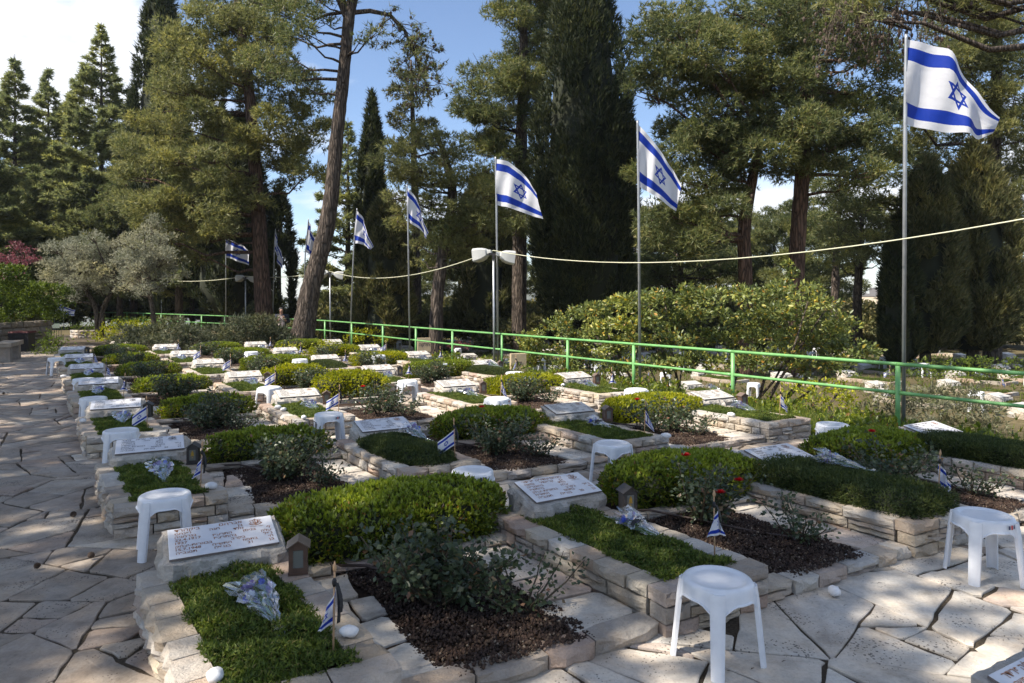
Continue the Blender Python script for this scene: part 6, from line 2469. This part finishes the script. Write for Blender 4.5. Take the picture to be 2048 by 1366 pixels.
def cypress(name, label, px, top, d, hw, seed, mat='cypress', flames=110, pts=120, group=None, low=0.35, sparse=False):
    """columnar tree built of upright flames of foliage round a dark inside"""
    rng = np.random.default_rng(seed)
    x, y = (px - CX) / F * d, d
    g = float(gz(x, y)) - 0.1
    H = CAMZ + (HY - top) / F * d - g
    Rm = hw / F * d
    base = Vector((x, y, g))
    t = thing(name, base, label, 'tree', group)
    mb = MB()
    mb.tube([(0, 0, 0), (0, 0, H * 0.5), (0.05, 0, H * 0.92)], [Rm * 0.13 + 0.05, Rm * 0.1 + 0.03, 0.02], 9)
    obj('trunk', mb.mesh('trunk', M['bark_grey'], True), t)

    def prof(h):
        f = h / H
        return Rm * np.clip(np.minimum(1.0, (f - low * 0.2) / 0.18 + 0.35), 0.1, 1) * (1 - np.clip((f - 0.5) / 0.5, 0, 1) ** 2.2 * 0.95)
    P, D = [], []
    for q in range(flames):
        h0 = H * rng.uniform(low * 0.2, 0.90)
        a = rng.uniform(0, 6.283)
        R0 = float(prof(np.array(h0))) * rng.uniform(0.80, 1.05)
        ln = H * rng.uniform(0.07, 0.17)
        fr = Rm * rng.uniform(0.13, 0.26)
        m = pts
        s = rng.uniform(0, 1, m)
        rr = fr * np.sin(np.pi * np.clip(s * 0.85 + 0.12, 0, 1)) * rng.uniform(0.6, 1.05, m)
        b = rng.uniform(0, 6.283, m)
        R1 = R0 + (float(prof(np.array(min(H * 0.985, h0 + ln)))) - R0) * s
        cx_, cy__ = np.cos(a) * R1, np.sin(a) * R1
        P.append(np.column_stack([cx_ + rr * np.cos(b), cy__ + rr * np.sin(b), h0 + ln * s]))
        D.append(np.column_stack([np.cos(b) * 0.45 + np.cos(a) * 0.25, np.sin(b) * 0.45 + np.sin(a) * 0.25, np.full(m, 1.0)]))
    hs = rng.uniform(0.86, 1.0, 160) * H
    P.append(np.column_stack([rng.normal(0, Rm * 0.10, 160) * (1.05 - hs / H) * 7, rng.normal(0, Rm * 0.1, 160) * (1.05 - hs / H) * 7, hs]))
    D.append(np.tile([0, 0, 1.0], (160, 1)))
    P, D = np.vstack(P), np.vstack(D)
    sc = d / 27
    obj('crown', to_mesh('crown', blades(P, nrm(D), 3, 0.24 * sc, 0.055 * sc, 0.35, rng), M[mat]), t)
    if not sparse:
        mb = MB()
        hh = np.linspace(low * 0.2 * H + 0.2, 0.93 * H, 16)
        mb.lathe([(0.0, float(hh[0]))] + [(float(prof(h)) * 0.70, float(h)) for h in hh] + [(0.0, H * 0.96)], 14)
        obj('dark_hull', mb.mesh('dark_hull', M['core'], True), t)  # plain lathed hull blocking the view through, shade painted in its colour
    return t


cypress('massive_cypress', 'massive dark columnar cypress in the centre of the photo', 1168, -90, 27, 96, 1, flames=230, pts=130, low=0.3)
cypress('slim_cypress', 'slim dark cypress right of the leaning pine', 744, 205, 33, 27, 2, flames=90, pts=90)
cypress('side_cypress', 'dark cypress shoulder at the right flank of the massive one', 1243, 205, 28.5, 26, 3, flames=70, pts=90)
cypress('broad_cypress', 'broad brownish cypress at the right, left of the pair', 1850, 330, 24, 62, 4, 'cypress2', 190, 120)
cypress('broad_cypress', 'broad brownish cypress at the right behind the lavender', 1945, 300, 25, 72, 5, 'cypress2', 210, 120)
cypress('dark_cypress', 'dark cypress squeezed between the thin pine and the flagpole', 1800, 470, 23, 36, 6, 'cypress', 70, 90)
cypress('brownish_conifer', 'brownish dense conifer behind the fourth tall flag', 772, 400, 29, 52, 7, 'cypress2', 90, 110)
cypress('brownish_conifer', 'brownish dense conifer left of the massive cypress', 965, 350, 33, 55, 8, 'cypress2', 90, 110)
cypress('dark_conifer', 'ragged dark conifer between the two big pine trunks', 558, 385, 36, 30, 9, 'cypress', 70, 70, sparse=True)
cypress('dark_conifer', 'dark dense conifer behind the reddish pine trunk', 455, 230, 36, 72, 10, 'cypress', 130, 110)
cypress('dark_conifer', 'dark dense conifer behind the right olive tree', 350, 280, 40, 62, 11, 'cypress', 120, 100)
cypress('dark_spire', 'tallest dark spire of a tree at upper left', 322, -45, 38, 52, 12, 'cypress', 150, 100, low=0.2)


def cedar(name, label, px, top, d, rb, seed, dens=1.0, mat='cedar', bare=0.12):
    """tiered conifer: whorls of level limbs carrying flat drooping sprays"""
    rng = np.random.default_rng(seed)
    r = random.Random(seed)
    x, y = (px - CX) / F * d, d
    g = float(gz(x, y)) - 0.1
    H = CAMZ + (HY - top) / F * d - g
    Rb = rb / F * d
    base = Vector((x, y, g))
    t = thing(name, base, label, 'tree', 'cedars')
    mb = MB()
    mb.tube([(0, 0, 0), (0, 0, H * 0.5), (0, 0, H)], [0.22, 0.13, 0.015], 8)
    obj('trunk', mb.mesh('trunk', M['bark'], True), t)
    lb = MB()
    P, D = [], []
    z = H * bare
    while z < H * 0.985:
        f = z / H
        R_ = Rb * (1 - f) ** 0.92 * min(1.0, 0.45 + 3.0 * (1 - f)) + 0.05
        nb = max(4, int(10 * (1 - f * 0.6)))
        for q in range(nb):
            a = r.uniform(0, 6.283)
            ln = R_ * r.uniform(0.65, 1.15)
            rise = ln * r.uniform(0.0, 0.22) + 0.25 * f * ln
            e = Vector((math.cos(a) * ln, math.sin(a) * ln, z + rise))
            s0 = Vector((0, 0, z))
            m = s0.lerp(e, 0.55) + Vector((0, 0, 0.06 * ln))
            lb.tube([s0, m, e], [0.045 * (1 - f) + 0.012, 0.025 * (1 - f) + 0.008, 0.005], 4, caps=False)
            n = int((6 + 36 * ln) * dens)
            tt = np.sqrt(rng.uniform(0.04, 1, n))
            wd = 0.24 * ln * (1.08 - tt) + 0.05
            off = rng.uniform(-1, 1, n) * wd
            ca, sa = math.cos(a), math.sin(a)
            bx = np.array([s0.x + (e.x - s0.x) * q2 for q2 in tt])
            by = np.array([s0.y + (e.y - s0.y) * q2 for q2 in tt])
            bz = z + rise * tt + 0.06 * ln * np.sin(np.pi * tt) - np.abs(off) * 0.35 + rng.normal(0, 0.06, n)
            P.append(np.column_stack([bx - sa * off, by + ca * off, bz]))
            D.append(np.column_stack([ca * 0.7 - sa * np.sign(off) * 0.6, sa * 0.7 + ca * np.sign(off) * 0.6, np.full(n, 0.1)]))
        z += H * 0.013 + 0.12 + 0.16 * (1 - f)
    obj('limbs', lb.mesh('limbs', M['bark']), t, kind='stuff')
    sc = d / 40
    obj('crown', to_mesh('crown', blades(np.vstack(P), nrm(np.vstack(D)), 3, 0.27 * sc, 0.075 * sc, 0.6, rng), M[mat]), t)
    return t


cedar('cedar', 'leftmost pointed cedar at the left edge', 30, 108, 42, 165, 1, 1.4)
cedar('cedar', 'second pointed cedar from the left edge', 97, 135, 45, 150, 2, 1.3)
cedar('cedar', 'third cedar from the left, lower than its neighbour', 152, 150, 43, 160, 3, 1.4)
cedar('cedar', 'high pointed cedar left of the tallest dark spire', 203, 45, 41, 175, 4, 1.4)
cedar('cedar', 'cedar in front of the tallest dark spire', 268, 170, 40, 140, 5, 1.4)
cedar('cedar', 'cedar with layered open limbs right of the leaning pine trunk', 696, 235, 37, 135, 6, 0.9)
cedar('cedar', 'small bright cedar tip before the bushy pine', 358, 60, 37, 60, 7, 1.6)
cedar('cedar', 'dense low cedar behind the left hedge', -20, 260, 36, 130, 8, 1.8)

# olive trees and the purple-leaved plum
for n_, (lab, trs, ells, d) in enumerate([
    ('grey olive tree at left with two leaning stems', [[(196, 655), (192, 620), (175, 585), (155, 560)], [(202, 655), (206, 620), (220, 590), (232, 560)]], [(135, 530, 48, 50, 14, 26), (190, 520, 60, 55, 18, 27), (165, 570, 70, 34, 10, 24)], 27),
    ('grey olive tree with single stem, right one of the pair', [[(312, 660), (306, 625), (300, 590), (298, 540)]], [(300, 500, 52, 55, 18, 27), (300, 555, 66, 40, 16, 25), (268, 530, 35, 40, 7, 24)], 25)]):
    trunks = []
    for q in trs:
        w, rd = tk(q, d, [11, 9, 8, 5])
        trunks.append((w, rd))
    tree('olive_tree', lab, trunks, ell(ells, d, 20 + n_, 1.0), M['olive'], M['bark_grey'], 20 + n_, dens=60, L=0.085, w=0.022, nb=3, spread=0.7, leafy=True, group='olive trees', sub=6, flat=0.9)
w, rd = tk([(45, 640), (44, 590), (42, 540)], 28, [9, 8, 5])
tree('plum_tree', 'purple-red leaved plum tree at the left edge', [(w, rd)], ell([(40, 512, 36, 26, 10, 18), (20, 545, 30, 30, 6, 18)], 28, 25, 0.8), M['red_leaf'], M['bark'], 25, dens=22, L=0.09, w=0.05, nb=2, leafy=True)

# trees standing farther back: one crown built once, copied
rng = np.random.default_rng(77)
rr = random.Random(77)
bc = []
for q in range(60):
    f = rr.random()
    a = rr.uniform(0, 6.283)
    h = 2.0 + 9.5 * f
    R_ = 2.6 * (1 - abs(f - 0.35) ** 1.3) * rr.uniform(0.4, 1.0)
    bc.append((math.cos(a) * R_, math.sin(a) * R_, h, rr.uniform(0.7, 1.15)))
parts = []
for c in bc:
    P, D = clump_points(c[:3], c[3], rng, 13, 0.7, 6)
    parts.append(blades(P, D, 5, 0.27, 0.055, 0.7, rng))
BACKC = to_mesh('crown', merge(parts), M['pine'])
mb = MB()
mb.tube([(0, 0, -0.3), (0.1, 0, 4), (0, 0.1, 11)], [0.26, 0.2, 0.04], 8)
BACKT = mb.mesh('trunk', M['bark'], True)
NAMES = {60: 'far left edge', 150: 'behind the left olive', 240: 'between the olive trees', 420: 'behind the open left flag', 500: 'behind the reddish trunk', 830: 'behind the slender pine', 920: 'left of the brownish conifer', 1010: 'behind the floodlights',
         1090: 'left foot of the massive cypress', 1270: 'right foot of the massive cypress', 1340: 'behind the second tall flag', 1410: 'behind the big shrub', 1480: 'behind the left trunk of the right pine', 1550: 'between the trunks of the right pine', 1640: 'right of the two trunks', 1900: 'behind the right cypresses', 1985: 'behind the right edge pine', 2060: 'at the right edge', 1440: 'deep behind the big shrub', 1305: 'left of the second tall flag', 1515: 'just left of the thicker right trunk', 1600: 'behind the thicker right trunk', 1675: 'left of the thin light pine', 870: 'behind the slender pine trunk', 320: 'behind the single-stemmed olive', 10: 'at the left edge behind the plum', 110: 'behind the left cedars', 195: 'below the high pointed cedar', 385: 'left of the open flag'}
for n_, (px, where) in enumerate(NAMES.items()):
    d = rr.uniform(38, 52)
    x = (px - CX) / F * d
    g = float(gz(x, d))
    top = {60: 330, 150: 380, 240: 360}.get(px, rr.uniform(400, 470))
    s = (CAMZ + (HY - top) / F * d - g) / 12.0
    if n_ % 2 and 1200 < px < 1800:
        s *= 1.25
    t = thing('background_pine', (x, d, g), f'dark background pine {where}', 'tree', 'background pines', rr.uniform(0, 6.28), s)
    obj('trunk', BACKT, t)
    obj('crown', BACKC, t)

# undergrowth closing the view below the far trees: one shrub built once, copied
rng = np.random.default_rng(91)
parts = []
for q_ in range(16):
    a = rr.uniform(0, 6.283)
    k = math.sqrt(rr.random())
    P, D = clump_points((math.cos(a) * 1.7 * k, math.sin(a) * 1.2 * k, 0.5 + 1.5 * rr.random() * (1 - 0.5 * k)), rr.uniform(0.6, 0.9), rng, 16, 0.8, 6)
    parts.append(leaves(P, D, 3, 0.20, 0.09, 0.6, rng))
UNDER = to_mesh('foliage', merge(parts), M['cypress2'])
n_ = 0
for px in range(20, 2100, 52):
    d = rr.uniform(32, 37) if px > 620 else rr.uniform(39, 45)
    x = (px + rr.uniform(-15, 15) - CX) / F * d
    g = float(gz(x, d))
    top = rr.uniform(555, 600)
    if 570 < px < 640 or 1735 < px < 1775:
        top = 628
    s_ = max(0.5, (CAMZ + (HY - top) / F * d - g) / 2.6)
    n_ += 1
    t = thing('background_shrub', (x, d, g), f'dark undergrowth shrub below the far trees, {nth(n_)} from the left edge', 'shrub', 'undergrowth shrubs', rr.uniform(0, 6.28), s_)
    obj('foliage', UNDER, t)

# pines standing left of and behind the viewer; the front of the plot and the path lie in their shade
def under(gx_, gy_, h):
    """the point at height h whose shadow falls on (gx_, gy_)"""
    k = h / sun_vec.z
    return (gx_ + sun_vec.x * k, gy_ + sun_vec.y * k, h)


q = random.Random(50)
SH = [[], [], [], []]
for a in np.arange(-2.6, 4.9, 0.80):                   # front rows: u
    for b in np.arange(-2.6, 9.0, 0.80):               # v
        if b > 5.0 and a > 2.3:
            continue
        if q.random() < 0.10 or math.hypot(a - 0.75, b - 0.35) < 0.55 or math.hypot(a + 0.75, b - 3.1) < 0.4:
            continue
        p = O + U * (a + q.uniform(-0.3, 0.3)) + V * (b + q.uniform(-0.3, 0.3))
        c = under(p[0], p[1], q.uniform(7.6, 10.6))
        SH[0 if c[0] < -6.6 else 1].append((*c, q.uniform(0.55, 0.8)))
for a in np.arange(4.5, 19.5, 0.85):
    for b in np.arange(-3.0, 1.3, 0.85):
        if q.random() < 0.14:
            continue
        p = O + U * (a + q.uniform(-0.3, 0.3)) + V * (b + q.uniform(-0.3, 0.3))
        c = under(p[0], p[1], q.uniform(7.6, 10.2))
        SH[2 if a < 12 else 3].append((*c, q.uniform(0.6, 0.85)))
for a in np.arange(12.5, 22.5, 0.9):
    for b in np.arange(-6.5, -2.6, 0.9):
        p = O + U * (a + q.uniform(-0.3, 0.3)) + V * (b + q.uniform(-0.3, 0.3))
        if p[0] + 0.62 * p[1] > -1.4:
            continue
        c = under(p[0], p[1], q.uniform(8.6, 11.2))
        SH[3].append((*c, q.uniform(0.6, 0.85)))
for n_, (x, y, lab) in enumerate([(-12.5, 1.0, 'pine left of the viewer shading the front graves'), (-6.0, -4.5, 'pine behind the viewer on the left'), (-17.0, 8.5, 'pine on the upper terrace shading the path'), (-21.5, 14.5, 'pine on the upper terrace beyond the tall hedge')]):
    C = np.array(SH[n_])
    cx_, cy__ = C[:, 0].mean(), C[:, 1].mean()
    g = float(gz(x, y))
    tree('shade_pine', lab, [([(x, y, g - 0.1), (x * 0.97 + cx_ * 0.03, y, 4), (x * 0.7 + cx_ * 0.3, y * 0.7 + cy__ * 0.3, 7.4), (cx_, cy__, 10.5)], [0.30, 0.24, 0.18, 0.05])], SH[n_], M['pine'], M['bark'], 50 + n_, dens=16, L=0.25, w=0.065, bmax=24, group='pines around the viewer')

# ------------------------------------------------------------------ far hills and the building between the trunks
xs = np.linspace(-2600, 2600, 120)
dd = np.array([900, 1150, 1350, 1500, 1650, 1900, 2400])
prof_ = np.array([-75, -48, -24, -8, 0, -6, -60])
hv = []
for q, d in enumerate(dd):
    for x in xs:
        rdg = 7 + 9 * math.sin(x * 0.0031 + 0.8) + 6 * math.sin(x * 0.009 + 2) + 2.5 * math.sin(x * 0.031)
        hv.append((x, d + 60 * math.sin(x * 0.004 + q), prof_[q] + rdg * (1 if 1 < q < 6 else 0.4) + 4))
ii = np.arange(len(hv)).reshape(len(dd), len(xs))
hf = np.stack([ii[:-1, :-1], ii[:-1, 1:], ii[1:, 1:], ii[1:, :-1]], -1).reshape(-1, 4)
obj('hills', mesh_np('hills', np.array(hv), [hf], M['hill_ground'], True), kind='structure')
d = 150.0
c = atd(1758, 660, d)
t = thing('apartment_building', (c.x, c.y, c.z - 9), 'distant cream stone building seen between the trunks at the right', 'building', None, 0.35)
mb = MB()
mb.box((0, 0, 8.2), (9.0, 8.0, 16.4))
obj('wall', mb.mesh('wall', M['bldg']), t)
mb = MB()
mb.box((0, 0, 16.7), (9.3, 8.3, 0.6))
mb.box((1.0, 0.5, 17.6), (3.2, 3.0, 1.4))
obj('roof', mb.mesh('roof', M['bldg_roof']), t)
mb = MB()
mb.box((0, -4.0, 0), (0.9, 0.16, 1.3))
WIN = mb.mesh('window', M['window'])
for q in range(5):
    for s in range(4):
        obj('window', WIN, t, (-3.2 + s * 2.1, 0, 3.0 + q * 2.8))

# ------------------------------------------------------------------ the person walking behind the rosemary hedge
pd = 26.0
pp = atd(563, 617, pd)
g = pp.z - 1.66
per = thing('person', (pp.x, pp.y, g), 'dark-haired person in navy jacket and pale scarf behind the far hedge', 'person', None, 0.3)


def skin_mesh(name, joints, edges, mat, sub=2):
    me = bpy.data.meshes.new(name)
    me.from_pydata([j[0] for j in joints], edges, [])
    o = bpy.data.objects.new(name, me)
    COL.objects.link(o)
    sm = o.modifiers.new('skin', 'SKIN')
    ss = o.modifiers.new('sub', 'SUBSURF')
    ss.levels = ss.render_levels = sub
    for q, j in enumerate(joints):
        me.skin_vertices[0].data[q].radius = (j[1], j[2] if len(j) > 2 else j[1])
        me.skin_vertices[0].data[q].use_root = q == 0
    bpy.context.view_layer.update()
    dg = bpy.context.evaluated_depsgraph_get()
    out = bpy.data.meshes.new_from_object(o.evaluated_get(dg))
    bpy.data.objects.remove(o)
    out.materials.clear()
    out.materials.append(mat)
    out.polygons.foreach_set('use_smooth', [True] * len(out.polygons))
    return out


J = [((0, 0, 0.92), 0.15, 0.11), ((0, 0, 1.10), 0.14, 0.105), ((0, -0.02, 1.32), 0.12, 0.085), ((0, -0.03, 1.43), 0.055, 0.055), ((0, -0.07, 1.50), 0.052, 0.055), ((0, -0.10, 1.58), 0.075, 0.09), ((0, -0.09, 1.64), 0.055, 0.065),
     ((-0.16, -0.01, 1.35), 0.042), ((-0.25, 0.0, 1.12), 0.040), ((-0.12, -0.19, 1.20), 0.036), ((-0.08, -0.22, 1.27), 0.032),
     ((0.16, -0.01, 1.35), 0.042), ((0.26, 0.02, 1.14), 0.040), ((0.14, -0.19, 1.22), 0.036), ((0.09, -0.22, 1.30), 0.032),
     ((-0.09, 0, 0.86), 0.095), ((-0.10, -0.06, 0.48), 0.062), ((-0.10, 0.02, 0.09), 0.042), ((-0.10, -0.12, 0.04), 0.035),
     ((0.09, 0, 0.86), 0.095), ((0.10, 0.06, 0.48), 0.062), ((0.10, 0.16, 0.10), 0.042), ((0.10, 0.04, 0.04), 0.035)]
E = [(0, 1), (1, 2), (2, 3), (3, 4), (4, 5), (5, 6), (2, 7), (7, 8), (8, 9), (9, 10), (2, 11), (11, 12), (12, 13), (13, 14), (0, 15), (15, 16), (16, 17), (17, 18), (0, 19), (19, 20), (20, 21), (21, 22)]
obj('body', skin_mesh('body', J, E, M['skin']), per)
JJ = [((0, 0, 0.86), 0.185, 0.14), ((0, 0, 1.10), 0.17, 0.13), ((0, -0.02, 1.33), 0.20, 0.145), ((-0.19, -0.02, 1.37), 0.10), ((-0.265, 0.0, 1.11), 0.075), ((-0.15, -0.16, 1.18), 0.055), ((0.19, -0.02, 1.37), 0.10), ((0.275, 0.02, 1.13), 0.075), ((0.17, -0.16, 1.20), 0.055)]
obj('jacket', skin_mesh('jacket', JJ, [(0, 1), (1, 2), (2, 3), (3, 4), (4, 5), (2, 6), (6, 7), (7, 8)], M['jacket']), per)
TT = [((0, 0, 0.90), 0.165, 0.13), ((-0.09, 0, 0.82), 0.11), ((-0.10, -0.06, 0.48), 0.08), ((-0.10, 0.02, 0.10), 0.062), ((0.09, 0, 0.82), 0.11), ((0.10, 0.06, 0.48), 0.08), ((0.10, 0.16, 0.12), 0.062)]
obj('trousers', skin_mesh('trousers', TT, [(0, 1), (1, 2), (2, 3), (0, 4), (4, 5), (5, 6)], M['trouser']), per)
HH = [((0, -0.085, 1.685), 0.105, 0.105), ((0, -0.01, 1.61), 0.11, 0.075), ((0, 0.015, 1.52), 0.075, 0.05)]
obj('hair', skin_mesh('hair', HH, [(0, 1), (1, 2)], M['hair']), per)
SC = [((0, -0.06, 1.44), 0.115, 0.09), ((-0.05, -0.17, 1.30), 0.075, 0.045), ((-0.05, -0.185, 1.10), 0.075, 0.04), ((-0.05, -0.18, 0.86), 0.07, 0.035), ((0.05, -0.17, 1.30), 0.07, 0.045), ((0.06, -0.185, 1.08), 0.07, 0.04), ((0.06, -0.18, 0.9), 0.065, 0.035)]
obj('scarf', skin_mesh('scarf', SC, [(0, 1), (1, 2), (2, 3), (0, 4), (4, 5), (5, 6)], M['scarf']), per)
for q, (hx, hy, hz) in enumerate([(-0.08, -0.22, 1.27), (0.09, -0.22, 1.30)]):
    sgn = -1 if q == 0 else 1
    for s in range(5):
        a = (s - 2) * 0.017
        if s < 4:
            pts = [(hx + a, hy, hz + 0.01), (hx + a - sgn * 0.004, hy - 0.012, hz + 0.05 + 0.006 * (s in (1, 2))), (hx + a - sgn * 0.008, hy + 0.01, hz + 0.075 + 0.008 * (s in (1, 2)))]
        else:
            pts = [(hx - sgn * 0.025, hy, hz - 0.01), (hx - sgn * 0.045, hy - 0.005, hz + 0.015), (hx - sgn * 0.05, hy + 0.005, hz + 0.04)]
        obj('finger', skin_mesh('finger', [(pts[0], 0.009), (pts[1], 0.0085), (pts[2], 0.007)], [(0, 1), (1, 2)], M['skin'], 1), per)

# ------------------------------------------------------------------ the air: far hills fade into it
hz = bpy.data.materials.new('haze')
hz.use_nodes = True
hn = hz.node_tree.nodes
hn.clear()
ho = hn.new('ShaderNodeOutputMaterial')
hv_ = hn.new('ShaderNodeVolumePrincipled')
hv_.inputs['Color'].default_value = (0.80, 0.88, 1.0, 1)
hv_.inputs['Density'].default_value = 0.00024
hv_.inputs['Anisotropy'].default_value = 0.2
hz.node_tree.links.new(hv_.outputs[0], ho.inputs['Volume'])
mb = MB()
mb.box((0, 700, -20), (9000, 4400, 120))
o = obj('haze', mb.mesh('haze', hz), kind='stuff')
tag(o, 'thin pale haze over the far hills', 'haze')
